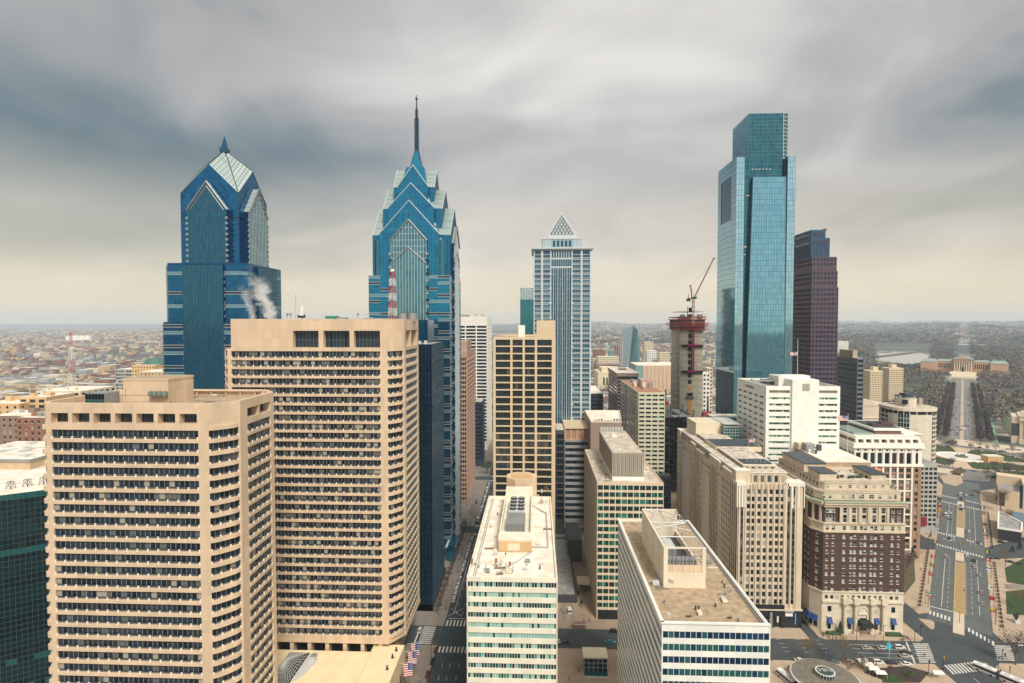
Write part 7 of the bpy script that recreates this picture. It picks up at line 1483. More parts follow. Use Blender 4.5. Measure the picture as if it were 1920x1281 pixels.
for k in range(2): m.bar(pw(137,-9.5+k*3.4,.01),pw(143,-6.2+k*3.4,.01),.12,PAINT,4); m.bar(pw(143,-9.5+k*3.4,.01),pw(137,-6.2+k*3.4,.01),.12,PAINT,4)
def q4(x0,x1,y0,y1,mt=PAINT,z=.009): m.face([(x0,y0,z),(x1,y0,z),(x1,y1,z),(x0,y1,z)],mt)
# 16th street at market
for k in range(10): q4(-44.5+k*1.75,-43.7+k*1.75,274.6,280.0); q4(-44.5+k*1.75,-43.7+k*1.75,252,256.8)
for k in range(9): q4(-55,-49,258.6+k*1.75,259.4+k*1.75)
q4(-44,-27,281.5,281.9); q4(-57,-56.4,258,273.5)
for yy in (396.4,413):
    for k in range(10): q4(-44.5+k*1.75,-43.7+k*1.75,yy-2,yy+2)
for yy in (533,549):
    for k in range(10): q4(-44.5+k*1.75,-43.7+k*1.75,yy-2,yy+2)
for k in range(60):
    yy = 160+k*9
    if not (248 < yy < 284 or 392 < yy < 418 or 528 < yy < 552):
        for xx in (-41,-37.6,-33.6): q4(xx,xx+.16,yy,yy+3.2)
m.bar((-44.5,284,.01),(-38,292,.01),.1,PAINT,4); m.bar((-44.5,292,.01),(-38,284,.01),.1,PAINT,4); q4(-42.2,-42.0,286,390)
# 16th street, right half
for yy in (256.2,259.6,263.0,266.4):
    for k in range(20): 
        xx = 100+k*4.5
        if xx < 150: (q4(xx,xx+2.6,yy+3,yy+3.16) if k % 2 and xx < 138 else None)
    q4(146,169+(yy-253)*.45,yy,yy+.16)
def q5(p, mt=PAINT): m.face([(x_,y_,.0095) for x_, y_ in p], mt)
q5([(166.6,252.6),(167.3,252.6),(174.3,269.4),(173.6,269.4)])
for k in range(10): yy = 253.4+k*1.6; xx = 169.4+(yy-253)*.46; q4(xx,xx+7,yy,yy+.8)
for k in range(8): yy = 256.4+k*1.6; xx = 205+(yy-256)*.66; q4(xx,xx+7.6,yy,yy+.8)
for k in range(11): xx = 178+k*1.6; y0_ = 245.2+(xx-178)*.22; q5([(xx,y0_),(xx+.8,y0_+.1),(xx+1.6,y0_+6.6),(xx+.8,y0_+6.5)])
q4(184.6,184.8,225,243)
struct('road_markings', m)
# plaza details between the slabs
b = Bld('subway_entrance','dark teal glass station entrance box with flat concrete canopy on the plaza','entrance',(26,240)); x0,x1 = X(1094,243,1250),X(1137,243,1250); m = b.mb('canopy'); m.box(x0-.3,x1+.3,239.5,247,6.3,7.0,LIMEP); b.mb('glass_wall').box(x0,x1,240,246.6,.2,6.3,GTEA[0]); 
W = Wall((x0,239.9),(x1,239.9)); b.curtain(W,0,W.L,.2,6.3,5,3,[GTEA[0],GTEA[2],GLD[2]],mull=LGREY,mw=.12,mh=.12)
mm = MB(); mm.face([(x0,239.8,.3),(x1,239.8,.3),(x1,236.2,.3),(x0,236.2,.3)],GTEA[1]); mm.box(x0-.2,x1+.2,235.8,236.2,0,.8,LGREY); b.part('threshold', mm); b.done()
m = MB(); m.box(3,22,300,384,.14,3.8,DGREY); m.box(4,21,302,380,3.8,4.0,ROOFG)
for k in range(12): m.box(22,22.2,302+k*7,306+k*7,.5,3.4,GLD[2])
rz_('sunken_court','dark low roof of the sunken court beside the bronze gridded tower',m,'pavilion')
m = MB(); m.box(X(1063,365,1000),X(1077,365,1000)+4,352,384,0,14,CHA)
for k in range(4): m.box(X(1063,365)-.1+20,X(1063,365)+24,351.8,352,2+k*3,4+k*3,GLD[2])
rz_('low_block','small stepped dark block on the plaza between two slabs',m,'building')
m = MB(); m.box(xC0-7.5,xC0-.5,312,322,4.4,4.9,LIMEP); m.box(xC0-7,xC0-6.5,313,313.5,0,4.4,LIMEP); m.box(xC0-7,xC0-6.5,320.5,321,0,4.4,LIMEP); rz_('entrance_canopy','flat pale canopy at the side entrance of the green-windowed slab',m,'canopy')
m = MB()
for k in range(3): m.face([(9+k*4.2,282+0*k,.15),(11.6+k*4.2,282,.15),(11.6+k*4.2,298,.15),(9+k*4.2,298,.15)], PAVG if k else PAVY)
struct('plaza_bands', m)
m = MB(); m.box(94,129,389,399,0,9,mat('red_roof',(.45,.12,.09),.8)); rz_('low_block','low block with red roof in the gap before the green-windowed slab',m,'building')
# ---- small fittings on the near roofs, each its own thing
def clutter(n, x0, x1, y0, y1, z, label, group, avoid=None):
    k = 0
    while k < n:
        x_, y_ = x0+R()*(x1-x0), y0+R()*(y1-y0)
        if avoid and avoid[0]-1 < x_ < avoid[1]+1 and avoid[2]-1 < y_ < avoid[3]+1: continue
        m = MB(); q = R()
        if q < .4: m.cyl(x_,y_,z,z+.5+R()*.9,.12+R()*.15,pick([GREYM,DGREY,LGREY]),8); m.cyl(x_,y_,z+.5,z+.62,.3,DGREY,8)
        elif q < .7: w_, d_ = .5+R()*1.4, .5+R()*1.2; m.box(x_,x_+w_,y_,y_+d_,z,z+.4+R()*.9,pick([GREYM,LGREY,LIMEP])); m.box(x_-.05,x_+w_+.05,y_-.05,y_+d_+.05,z+.1,z+.16,DGREY)
        elif q < .85: m.bar((x_,y_,z+.12),(min(x1,x_+2+R()*5),y_+R(),z+.12),.09,GREYM,6)
        else: m.prism([(x_,y_),(x_+2+R()*3,y_+.3),(x_+2+R()*3,y_+2),(x_+.4,y_+1.6+R())],z-.1,z+.02+R()*.02,mat('roof_patch',(.22,.18,.13),.9,mott=.3))
        rz_('roof_fitting', label, m, 'roof fitting', group); k += 1
clutter(26, xA0+3, xA1-4, 177, 252, zA-.94, 'small vent, box, pipe or patch on the white roof', 'fittings on the white roof', (X(935,196,1020),X(997,196,1020),196,250))
clutter(26, xB0+1.5, xB1-2.5, yB+2, yB2-3, zB-.62, 'small vent, box, pipe or patch on the brown gravel roof', 'fittings on the brown gravel roof', (X(1244,158,1104),X(1323,158,1104),156,200))
clutter(20, xC0+1, xC1-1, 286, 352, zC-.42, 'small vent, box, pipe or patch on the roof of the green-windowed slab', 'fittings on the green-windowed slab', (X(1148.5,289,890),X(1207,289,890),288,354))
clutter(14, -140, -97, 164, 192, 124.5, 'small vent, box, pipe or patch on the near tan tower roof', 'fittings on the near tan tower roof', (-130,-114,166,186))
clutter(12, p0+2, p1-3, 362, 390, zP-.9, 'small vent, box or pipe on the bright white block', 'fittings on the bright white block')
clutter(18, 137, 176, 283, 300, za2+.03, 'small vent, box or pipe on the hotel terraces', 'fittings on the hotel terraces')
clutter(16, 102, 124, 292, 328, z2t+.46, 'small vent, box or pipe on the deco block roof', 'fittings on the deco block roof')
# ---- round visitor pavilion
sx, sy = g(1547,1270,5.5); b = Bld('visitor_pavilion','round saucer roofed pavilion with glazed lantern in the park, bottom right','pavilion',(sx,sy)); RFM = mat('saucer_roof',(.19,.17,.135),.95,mott=.35,mscale=.5,col2=(.10,.09,.075),bump=.4); m = b.mb('glass_wall'); m.cyl(sx,sy,0,4.4,9.5,GTEA[0],28); m = b.mb('roof'); n_ = 48
RR = [(12.8,5.2),(13.0,5.5),(12.4,5.75),(3.6,6.4)]
for (ra,za_),(rb,zb_) in zip(RR[:-1],RR[1:]):
    for k in range(n_): a0,a1 = 2*math.pi*k/n_,2*math.pi*(k+1)/n_; m.face([(sx+ra*math.cos(a0),sy+ra*math.sin(a0),za_),(sx+ra*math.cos(a1),sy+ra*math.sin(a1),za_),(sx+rb*math.cos(a1),sy+rb*math.sin(a1),zb_),(sx+rb*math.cos(a0),sy+rb*math.sin(a0),zb_)], LGREY if ra != 12.4 else RFM)
m.face([(sx+12.8*math.cos(2*math.pi*k/n_),sy+12.8*math.sin(2*math.pi*k/n_),5.2) for k in range(n_)][::-1], LGREY)
m = MB(); m.cyl(sx,sy,6.4,7.9,3.5,GLD[1],28); m.cyl(sx,sy,7.9,8.1,3.7,LGREY,28); m.cyl(sx,sy,8.1,8.14,3.1,mat('lantern_glass',(.05,.07,.07),.2),20)
for k in range(20): a = 2*math.pi*k/20; m.bar((sx+3.6*math.cos(a),sy+3.6*math.sin(a),6.4),(sx+3.6*math.cos(a),sy+3.6*math.sin(a),8),.1,LGREY)
for k in range(7): m.box(sx-2.4+k*.8,sx-2.1+k*.8,sy-.6+R(),sy+.5+R(),8.1,8.5,LGREY)
b.part('lantern', m); b.done()
# ---- Logan circle
cc = pw(452,0); CX, CY = cc[0], cc[1]
def ring(r0, r1, a0, a1, z0, z1, mt, m, n=24, k_=1.0):
    for i in range(n):
        t0,t1 = a0+(a1-a0)*i/n, a0+(a1-a0)*(i+1)/n; P = lambda r,t: (CX+r*math.cos(t),CY+r*math.sin(t)*k_)
        m.prism([P(r0,t0),P(r1,t0),P(r1,t1),P(r0,t1)] if r0 > 0 else [P(0,t0),P(r1,t0),P(r1,t1)], z0, z1, mt)
m = MB(); ring(0,62,0,2*math.pi,-.2,.05,mat('circle_path',(.52,.40,.28),.9,mott=.15,mscale=.1),m,48); struct('circle_path', m)
m = MB(); ad = math.atan2(PD.y,PD.x)
for q in range(4): a = ad+q*math.pi/2; ring(28,55,a+.17,a+math.pi/2-.17,-.1,.3,GRASS,m,14)
m.build('lawn', kind='structure')
t = thing('fountain','round white rimmed fountain with sculpted centre in the middle of the traffic circle','fountain',(CX,CY,0)); m = MB(); CXs, CYs = CX, CY; CX = CY = 0; ring(20.5,23,0,2*math.pi,0,.9,mat('white_fountain_stone',(.78,.74,.66),.7),m,40); m.build('rim', t); m = MB(); ring(0,20.5,0,2*math.pi,0,.5,mat('empty_basin',(.66,.64,.58),.5,mott=.15,mscale=.3),m,32); m.build('basin', t); m = MB(); ring(3,6,0,2*math.pi,.5,1.3,mat('olive_bronze',(.12,.12,.06),.6),m,16)
for k in range(3): a = k*2.09+.5; m.cyl(4*math.cos(a),4*math.sin(a),.5,2.4,1.2,mat('olive_bronze'),8,r2=.5); m.cyl(4*math.cos(a)+.6,4*math.sin(a),2.2,4.2,.6,mat('olive_bronze'),6,r2=.2)
m.cyl(0,0,.5,3.8,1.4,mat('olive_bronze'),8,r2=.6); m.build('sculpture', t); CX, CY = CXs, CYs
pave([g(1762,893),g(1800,885),g(1806,905),g(1792,912),g(1770,906)]); m = MB(); m.prism([g(1779,886),g(1801,876),g(1812,884),g(1800,890)],0,.4,SOIL); m.build('planting_bed', kind='structure')
m = MB(); m.face([(*g(1845,895),.16),(*g(1872,884),.16),(*g(2000,884),.16),(*g(2000,905),.16),(*g(1905,900),.16)],GRASS); m.face([(*g(1855,905),.16),(*g(1860,893),.16),(*g(1885,893),.16),(*g(1900,905),.16)],SOIL); m.build('lawn', kind='structure')
m = MB()
for pts in ([(1888,1092),(1884,1066),(1925,1045),(1990,1070),(1990,1105),(1910,1096)],[(1888,1152),(1886,1110),(1925,1106),(1990,1110),(1990,1160)],[(1877,940),(1880,930),(1868,925),(1866,938)]): m.prism([g(*p) for p in pts][::-1], 0, .3, GRASS)
m.build('lawn', kind='structure')
m = MB()
for s0_,s1_,t0_,t1_ in ((700,860,48,110),(900,1050,60,150),(820,1000,-120,-50),(1080,1250,-150,-60),(1120,1260,55,140),(620,700,50,90)): m.prism([pw(s0_,t0_)[:2],pw(s0_,t1_)[:2],pw(s1_,t1_)[:2],pw(s1_,t0_)[:2]],-.3,.3,mat('park_lawn',(.075,.115,.045),.95,mott=.3,mscale=.05))
m.build('park_lawn', kind='structure')
m = MB()
for pts in ([(1884,1096),(1990,1099),(1990,1107),(1884,1105)],): m.prism([g(*p) for p in pts][::-1], 0, .2, PAVG)
m.build('path', kind='structure')
m = MB(); m.prism([g(1668,1281),g(1725,1281),g(1742,1262),g(1700,1250),g(1650,1254),g(1620,1262)],0,.3,mat('dark_mulch',(.05,.035,.03),.95,mott=.3)); m.build('planting_bed', kind='structure')
m = MB(); m.prism([g(1655,1281),g(1690,1281),g(1685,1268),g(1655,1262)],.05,.35,GRASS); m.build('lawn', kind='structure')
m = MB(); m.prism([g(1692,1120),g(1716,1090),g(1714,1045),g(1692,1045)],0,.35,mat('brown_turf',(.10,.075,.045),.95,mott=.4,mscale=.3,col2=(.05,.06,.025))); m.build('planting_bed', kind='structure')
# far parkway: carriageways, verges and green cycle lanes between the circle and the museum
m = MB()
def far(s0,s1,t0,t1,z,mt): m.prism([pw(s0,t0)[:2],pw(s0,t1)[:2],pw(s1,t1)[:2],pw(s1,t0)[:2]],-.3,z,mt)
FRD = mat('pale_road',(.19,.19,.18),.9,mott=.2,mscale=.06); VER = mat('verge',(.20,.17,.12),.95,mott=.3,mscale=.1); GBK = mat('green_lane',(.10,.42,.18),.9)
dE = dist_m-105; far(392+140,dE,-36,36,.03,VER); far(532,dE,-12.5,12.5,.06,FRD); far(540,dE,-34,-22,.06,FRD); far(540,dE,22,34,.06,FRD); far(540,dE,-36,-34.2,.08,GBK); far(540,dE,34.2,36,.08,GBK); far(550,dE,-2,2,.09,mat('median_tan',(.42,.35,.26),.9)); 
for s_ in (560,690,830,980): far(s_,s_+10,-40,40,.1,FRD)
for s_ in frange(560,dE,16):
    for t_ in (-9.5,-6,6,9.5): far(s_,s_+6,t_,t_+.35,.1,PAINT)
far(dE,dE+26,-60,60,.1,MED); far(dE-75,dE-12,-30,30,.12,mat('oval_paving',(.45,.37,.28),.9,mott=.1)); far(dE-70,dE-50,-24,24,.14,GRASS)
m.build('parkway_road', kind='structure')
m = MB(); m.prism([(CX+150*math.cos(a),CY+105*math.sin(a)) for a in [k*.1745 for k in range(36)]],-.3,.02,mat('circle_road',(.17,.165,.155),.9,mott=.25,mscale=.05)); m.build('circle_road', kind='structure')
m = MB()
for a0,a1,r0_,r1_ in ((.3,1.0,76,120),(1.2,1.9,76,100),(2.4,3.0,74,110),(3.5,4.1,74,98),(5.2,5.75,74,125),(5.95,6.2,74,125)): ring(r0_,r1_,a0,a1,-.2,.14,MED,m,10)
m.build('pavement', kind='structure')
# river
m = MB(); WAT = mat('river_water',(.70,.68,.64),.2,spec=.8,metal=.8); RP = [(1618,668),(1645,658),(1680,655),(1715,657),(1742,668),(1742,676),(1725,682),(1700,688),(1672,688),(1640,688),(1636,678),(1650,676),(1640,670)]
m.face([(*g(*p,z=6),6.0) for p in RP][::-1], WAT); m.build('river', kind='structure')
m = MB(); m.bar((*g(1638,676,z=6),9),(*g(1700,686,z=6),9),4,LIMEP); m.bar((*g(1628,672,z=6),9),(*g(1742,659,z=6),8),3,SOIL); m.build('weir', kind='structure')
rr_ = g(1808,643,30); h_ = hillh(*rr_)+2; m = MB(); m.prism([(rr_[0]+PE_.x*a+PD.x*c, rr_[1]+PE_.y*a+PD.y*c) for a, c in ((-85,-60),(85,-60),(95,60),(-80,60))], -1, h_, mat('pale_field',(.50,.47,.42),.8)); m.build('reservoir', kind='structure')
# ================================================================ TREES
def tree_proto(name, label, kind, H, nleaf, crownw, cols, leafs, trunkr=.28, conif=False, group=None, limbs=7):
    t = thing(name, label, 'tree', (0,0,0), group); rnd = random.Random(hash(kind) % 1000 if False else len(kind)*7+nleaf); m = MB(); BK = mat('bark',(.14,.11,.085),.95); tips = []
    m.bar((0,0,0),(0,0,H*.42),trunkr,BK,6,r2=trunkr*.6)
    for i in range(limbs):
        a = i*2.4+rnd.random(); r_ = crownw*(.35+.5*rnd.random()); z0 = H*(.25+.2*rnd.random()); e = (r_*math.cos(a), r_*math.sin(a), H*(.6+.33*rnd.random())); m.bar((0,0,z0), e, trunkr*.45, BK, 4, r2=trunkr*.12); tips.append(Vector(e))
        for q in range(3): e2 = Vector(e)*(.75)+Vector(((rnd.random()-.5)*crownw*.8,(rnd.random()-.5)*crownw*.8,H*.25*rnd.random()+H*.18)); m.bar(Vector((0,0,z0)).lerp(Vector(e),.5+.15*q), e2, trunkr*.2, BK, 3, r2=trunkr*.06); tips.append(e2)
    if conif: m = MB(); m.bar((0,0,0),(0,0,H*.9),trunkr,BK,6,r2=.05)
    m.build('trunk', t); c = MB()
    for i in range(nleaf):
        if conif: z = H*(.1+.9*rnd.random()); r_ = crownw*(1-z/H)*math.sqrt(rnd.random()); a = rnd.random()*6.28; p = Vector((r_*math.cos(a),r_*math.sin(a),z))
        else:
            q = rnd.choice(tips); p = q+Vector((rnd.gauss(0,1),rnd.gauss(0,1),rnd.gauss(0,.8)))*crownw*.2
        n_ = Vector((rnd.gauss(0,1),rnd.gauss(0,1),rnd.gauss(0,1))).normalized(); u = n_.orthogonal().normalized(); v = n_.cross(u); L1_, L2_ = leafs[0]*(.6+.8*rnd.random()), leafs[1]*(.6+.8*rnd.random()); mt = cols[0] if p.z < H*.6 and rnd.random() < .5 else rnd.choice(cols)
        c.face([p-u*L1_, p+v*L2_, p+u*L1_, p-v*L2_], mt)
    c.build('crown', t); return t
TW = [mat('twig_brown',(.085,.065,.052),.95),mat('twig_grey',(.12,.10,.088),.95),mat('twig_plum',(.085,.060,.058),.95)]
TO_ = [mat('autumn_olive',(.17,.13,.04),.95),mat('autumn_rust',(.22,.12,.045),.95),mat('twig_brown')]
TG = [mat('evergreen',(.018,.045,.022),.95),mat('evergreen_mid',(.035,.075,.03),.95),mat('evergreen_dark',(.010,.028,.018),.95)]
TGL = [mat('leaf_green',(.05,.12,.03),.95),mat('leaf_olive',(.10,.12,.035),.95),mat('leaf_dark',(.025,.06,.02),.95)]
TR = [mat('oak_russet',(.14,.062,.035),.95),mat('oak_maroon',(.09,.040,.032),.95),mat('twig_brown')]
P_BARE = tree_proto('bare_tree','bare brown winter tree standing alone','bare',11,420,4.6,TW,(.75,.08))
P_BARE2 = tree_proto('bare_tree','bare','bare2',13,520,5.6,TW,(.95,.1),limbs=9)
P_OLIVE = tree_proto('autumn_tree','olive','oli',8.5,620,4.0,TO_,(.16,.12),trunkr=.16)
P_EVER = tree_proto('evergreen_tree','ever','eve',8,700,3.2,TG,(.30,.22),conif=True)
P_LEAF = tree_proto('green_tree','leaf','lea',8,700,3.6,TGL,(.26,.20))
P_RUST = tree_proto('russet_tree','rust','rus',11,560,4.4,TR,(.5,.12))
P_FAR = tree_proto('bare_tree','far','farr',12,230,5.6,[mat('row_twig',(.050,.045,.055),.95),mat('row_twig_b',(.075,.060,.065),.95),TW[2]],(1.1,.5),limbs=8)
P_ROW = tree_proto('bare_tree','row','rowt',9,170,3.6,TW,(.9,.14))
protos = [P_FAR,P_BARE,P_BARE2,P_OLIVE,P_EVER,P_LEAF,P_RUST,P_ROW]
def plant(pr, x, y, s_, label, group=None, z=0):
    o = dup(pr, (x,y,z), R()*6.28, label, (s_,s_,s_*(0.9+R()*.2)))
    if group: o['group'] = group
    return o
def gp(pr, px, py, s_, label, group=None): x, y = g(px, py); return plant(pr, x, y, s_, label, group, .14)
gp(P_OLIVE,1519,1243,1.15,'pale olive young tree left of the round saucer roof'); gp(P_OLIVE,1580,1246,1.35,'taller olive brown tree right of the round saucer roof'); 
gp(P_BARE,1904,1247,1.3,'bare spreading tree at the right edge by the crossing'); gp(P_OLIVE,1885,1062,1.1,'yellow green tree on the right lawn by the parkway'); gp(P_EVER,1709,1048,1.2,'dark evergreen beside the brick hotel corner'); gp(P_BARE,1700,1075,1.0,'bare shrubby tree below the evergreen by the hotel')
gp(P_EVER,1898,1035,.55,'small dark evergreen in the right plaza, left one'); gp(P_EVER,1912,1030,.6,'small dark evergreen in the right plaza, right one'); gp(P_RUST,1622,1262,.55,'rusty low shrub tree right of the saucer roof'); gp(P_RUST,1590,1266,.6,'orange brown shrub behind the saucer roof'); gp(P_LEAF,1706,1272,.4,'green bush in the dark planting bed'); gp(P_RUST,1670,1268,.4,'brown bush in the dark planting bed'); gp(P_OLIVE,1905,1140,1.0,'thin olive tree on the nearer right lawn'); gp(P_BARE,1876,960,1.5,'bare tree in front of the tan slab building'); gp(P_BARE,1888,985,1.1,'bare tree beside the low black building'); gp(P_BARE2,1893,905,1.4,'tall bare tree right of the circle'); gp(P_BARE,1850,900,.9,'small bare tree by the circle path')
gp(P_LEAF,1690,1122,.45,'clipped round bush at the hotel corner'); gp(P_EVER,1575,1190,.75,'conical evergreen left of the hotel columns')
m = MB()
for a,c in ((1549,1574),(1660,1688)): m.box(X(a,yO-2,1185),X(c,yO-2,1185),yO-3.4,yO-1.6,.1,1.5,TG[1])
rz_('hedge','clipped dark green hedges along the hotel base',m,'hedge')
for i in range(16): yy = 286+i*7.3; plant(P_ROW, -50.6, yy, .5+R()*.15, 'slim bare street tree in the left pavement row', 'street trees on the left pavement', .14)
plant(P_LEAF, -48.5, 556, 1.6, 'dark green tree down the street where the two rows of cars meet'); plant(P_RUST, -51.5, 402, .7, 'rusty small tree at the second crossing')
for k in range(14): x_, y_ = 33+R()*7, 296+R()*28; plant(P_EVER, 19+R()*9.5, 296+R()*34, .22+R()*.1, 'potted dark conifer on the plaza paving', 'potted conifers on the plaza', .14)
# parkway rows: nearly a hundred trees beyond the circle, then smaller ones near it
n_t = 0
for t_ in (-27,-17.5,17.5,27):
    for s_ in frange(556, 1330, 11): 
        p = pw(s_+R()*3, t_+R()*2); plant(P_RUST if R() < .12 else P_FAR, p[0], p[1], .66+R()*.2, 'bare or russet tree in the rows lining the far parkway', 'trees lining the far parkway'); n_t += 1
for s_ in frange(150, 232, 11): p = pw(s_, -15.4); plant(P_BARE, p[0], p[1], .55+R()*.15, 'bare dark street tree along the near parkway kerb', 'kerb trees of the near parkway')
for q in range(30):
    a = R()*6.28; r_ = 50+R()*22; plant(P_BARE, CX+r_*math.cos(a), CY+r_*math.sin(a), .5+R()*.5, 'bare tree around the traffic circle lawns', 'trees around the traffic circle')
# shrub borders of circle
m = MB()
for q in range(4):
    a0 = ad+q*math.pi/2+.2
    for k in range(260): a = a0+R()*1.15; r_ = random.choice([54,29])+R()*3.4; x_, y_ = CX+r_*math.cos(a), CY+r_*math.sin(a); m.cyl(x_,y_,.1,.8+R()*1.1,.6+R()*.8,pick([mat('shrub_brown',(.10,.075,.05),.95),mat('shrub_olive',(.08,.085,.035),.95)]),5,r2=.2)
m.build('shrub_border', kind='stuff')
# woods as one mass each: clump of small faces per crown
CROWN = [mat('wood_brown',(.15,.118,.092),.95),mat('wood_grey',(.165,.145,.125),.95),mat('wood_plum',(.12,.095,.095),.95),mat('wood_olive',(.085,.095,.06),.95),mat('wood_green',(.028,.065,.048),.95),mat('wood_gold',(.36,.21,.07),.95)]
def clump(m, x, y, r_, h, n, w_):
    nz_ = noise.noise(Vector((x*.006, y*.006, 3.3))); w_ = [v*(1+4*max(0,nz_)) if k < 3 else v*(1+6*max(0,-nz_)) for k, v in enumerate(w_)]; mt0 = random.choices(CROWN, w_)[0]
    for i in range(n):
        a, q = R()*6.28, math.sqrt(R()); zz = h*(.35+.65*R()); rr = r_*q*math.sqrt(max(.05,1-((zz/h-.62)/.45)**2)) ; p = Vector((x+rr*math.cos(a), y+rr*math.sin(a), zz)); s_ = r_*.16*(.5+R()); n_ = Vector((random.gauss(0,1),random.gauss(0,1),random.gauss(0,1)+.6)).normalized(); u = n_.orthogonal().normalized(); v = n_.cross(u)
        m.face([p-u*s_, p+v*s_*.7, p+u*s_, p-v*s_*.7], mt0 if R() < .8 else pick(CROWN[:3]))
def scatter(name, label, pxr, pyr, n, rr, hh, wts, leaves, avoid=None, zoff=0, cat=None):
    m = MB(); c = 0
    while c < n:
        px = pxr[0]+R()*(pxr[1]-pxr[0]); py = pyr[0]+(pyr[1]-pyr[0])*R()**1.0; x_, y_ = g(px, py, z=zoff)
        if avoid and avoid(x_, y_, px, py): c += .25; continue
        z0 = max(0, hillh(x_, y_)) if y_ > 2500 else 0; k = 1+R()*.5; mm = MB(); clump(mm, x_, y_, rr*k, hh*k, leaves, wts); mm.v = [(a, b_, q+z0) for a, b_, q in mm.v]; m.add(mm); c += 1
    m.build(name, kind='stuff', label=label)
def nopark(x_, y_, px, py):
    v = Vector((x_,y_))-C0; t_ = v.dot(PE_); s_ = v.dot(PD); d_m = s_-dist_m
    if abs(t_) < 33: return True
    if abs(t_) < 106 and -45 < d_m < 60: return True
    if math.hypot(x_-CX, y_-CY) < 95: return True
    if 1640 < px < 1746 and 652 < py < 689: return True
    if any(a < s_ < b_ and c < t_ < e for a,b_,c,e in ((700,860,48,110),(900,1050,60,150),(820,1000,-120,-50),(1080,1250,-150,-60),(1120,1260,55,140),(620,700,50,90))) and R() < .85: return True
    return False
scatter('parkway_woods','bare brown park trees on both sides of the far parkway',(1640,1925),(690,800),620,8.5,14,(5,4,4,1,.5,.15),60,nopark)
scatter('hillside_woods','grey brown wooded slopes beyond the museum and river',(1568,1925),(622,700),2600,14,12,(3,3,3,2,3,.06),40,nopark)
scatter('distant_woods','dark wooded ridge under the right horizon',(1100,1930),(608,640),1500,40,16,(1,3,1,2,4,.0),14,nopark,zoff=30)
scatter('city_trees','bare trees scattered among the low houses',(0,310),(640,830),420,6,10,(4,4,3,1,1,.3),16,lambda x_,y_,px,py: y_ < 560)
scatter('middle_trees','bare and green trees among the houses beyond the river',(1100,1345),(625,760),500,8,11,(4,4,3,1,1.4,.4),14,lambda x_,y_,px,py: y_ < 760)
# ================================================================ LOW CITY: row houses as things, the far carpet as one mass
HM = [BRICKR, mat('plum_brick'), mat('cream_render'), BRICKT, mat('grey_render'), mat('ochre_render')]; HR = [mat('pale_flat_roof',(.62,.61,.58),.8,mott=.2), mat('slate_flat_roof',(.16,.20,.22),.8,mott=.2), mat('silver_roof',(.50,.53,.54),.6,mott=.2), ROOFC, mat('black_roof',(.05,.05,.055),.9), mat('brick_roof',(.30,.14,.10),.9)]
def house(m, x, y, w_, d, h, rz=0, bx=None, by=0):
    if bx is None: bx, by = x, y 
    hb = random.Random(int(bx//54)*977+int(by//34)*31); c, s_ = math.cos(rz), math.sin(rz); P = lambda a, b_: (x+a*c-b_*s_, y+a*s_+b_*c); wl = hb.choices(HM,(3,2,3,1.5,3,.6))[0] if R() < .75 else pick(HM); rf = hb.choices(HR,(6,4,4,1.5,2,.6))[0] if R() < .6 else pick(HR,(6,4,4,1.5,2,.6))
    m.prism([P(-w_/2,-d/2),P(w_/2,-d/2),P(w_/2,d/2),P(-w_/2,d/2)], -1, h, wl); m.face([(*P(-w_/2,-d/2),h+.05),(*P(w_/2,-d/2),h+.05),(*P(w_/2,d/2),h+.05),(*P(-w_/2,d/2),h+.05)], rf)
    nw = max(1,int(w_/3))
    for k in range(nw):
        for f_ in range(max(1,int(h/3.4))): a = -w_/2+(k+.5)*w_/nw; z = 1.2+f_*3.2; m.face([(*P(a-.5,-d/2-.04),z),(*P(a+.5,-d/2-.04),z),(*P(a+.5,-d/2-.04),z+1.5),(*P(a-.5,-d/2-.04),z+1.5)], GLD[1])
spots = []
for i in range(2400):
    px = R()*310 if R() < .75 else 1100+R()*240; py = 648+(828-648)*R()**.75 if px < 400 else 640+R()*115; x_, y_ = g(px, py)
    x_ = round(x_/9)*9; y_ = round(y_/17)*17
    if y_ < 560 or (px > 1000 and y_ < 760) or (px > 1000 and 1130 < y_ < 1400 and px < 1275) or (px < 400 and y_ < 700 and x_ > -300 and px > 216): continue
    if abs((x_ % 54)) < 6 or (x_, y_) in spots: continue
    spots.append((x_, y_))
spots.sort(key=lambda p: math.hypot(*p))
carpet = MB()
for i, (x_, y_) in enumerate(spots):
    w_, d, h = (8.6, 13, 7+R()*5) if R() < .82 else (22+R()*18, 20+R()*10, 9+R()*10)
    if i < 290:
        m = MB(); house(m, 0, 0, w_, d, h, 0, x_, y_); t = thing('row_house','low row house with flat pale or dark roof in the low city','house',(x_,y_,0),'row houses of the low city'); m.build('house_body', t)
        if R() < .5: MB().box(-1,.2,1,2.2,h,h+1.6,BRICKR).build('chimney', t)
    else: house(carpet, x_, y_, w_, d, h)
for i in range(6800):
    px = R()*310 if R() < .5 else 1100+R()*(240 if R() < .7 else 820); py = 612+R()*R()*46 if px < 1400 else 612+R()*26; x_, y_ = g(px, py, z=20)
    z0 = hillh(x_, y_); m = MB(); w_ = 9+R()*R()*34; house(m, x_, y_, w_, 12+R()*16, 6+R()*8); carpet.add(MB()) ; carpet.v += []; 
    base = len(carpet.v); carpet.v += [(a, b_, q+z0) for a, b_, q in m.v]; carpet.f += [tuple(base+j for j in f_) for f_ in m.f]; mp = [carpet.m(k) for k in m.mats]; carpet.mi += [mp[k] for k in m.mi]
carpet.build('far_city', kind='stuff', label='distant carpet of low roofs reaching to the horizon')
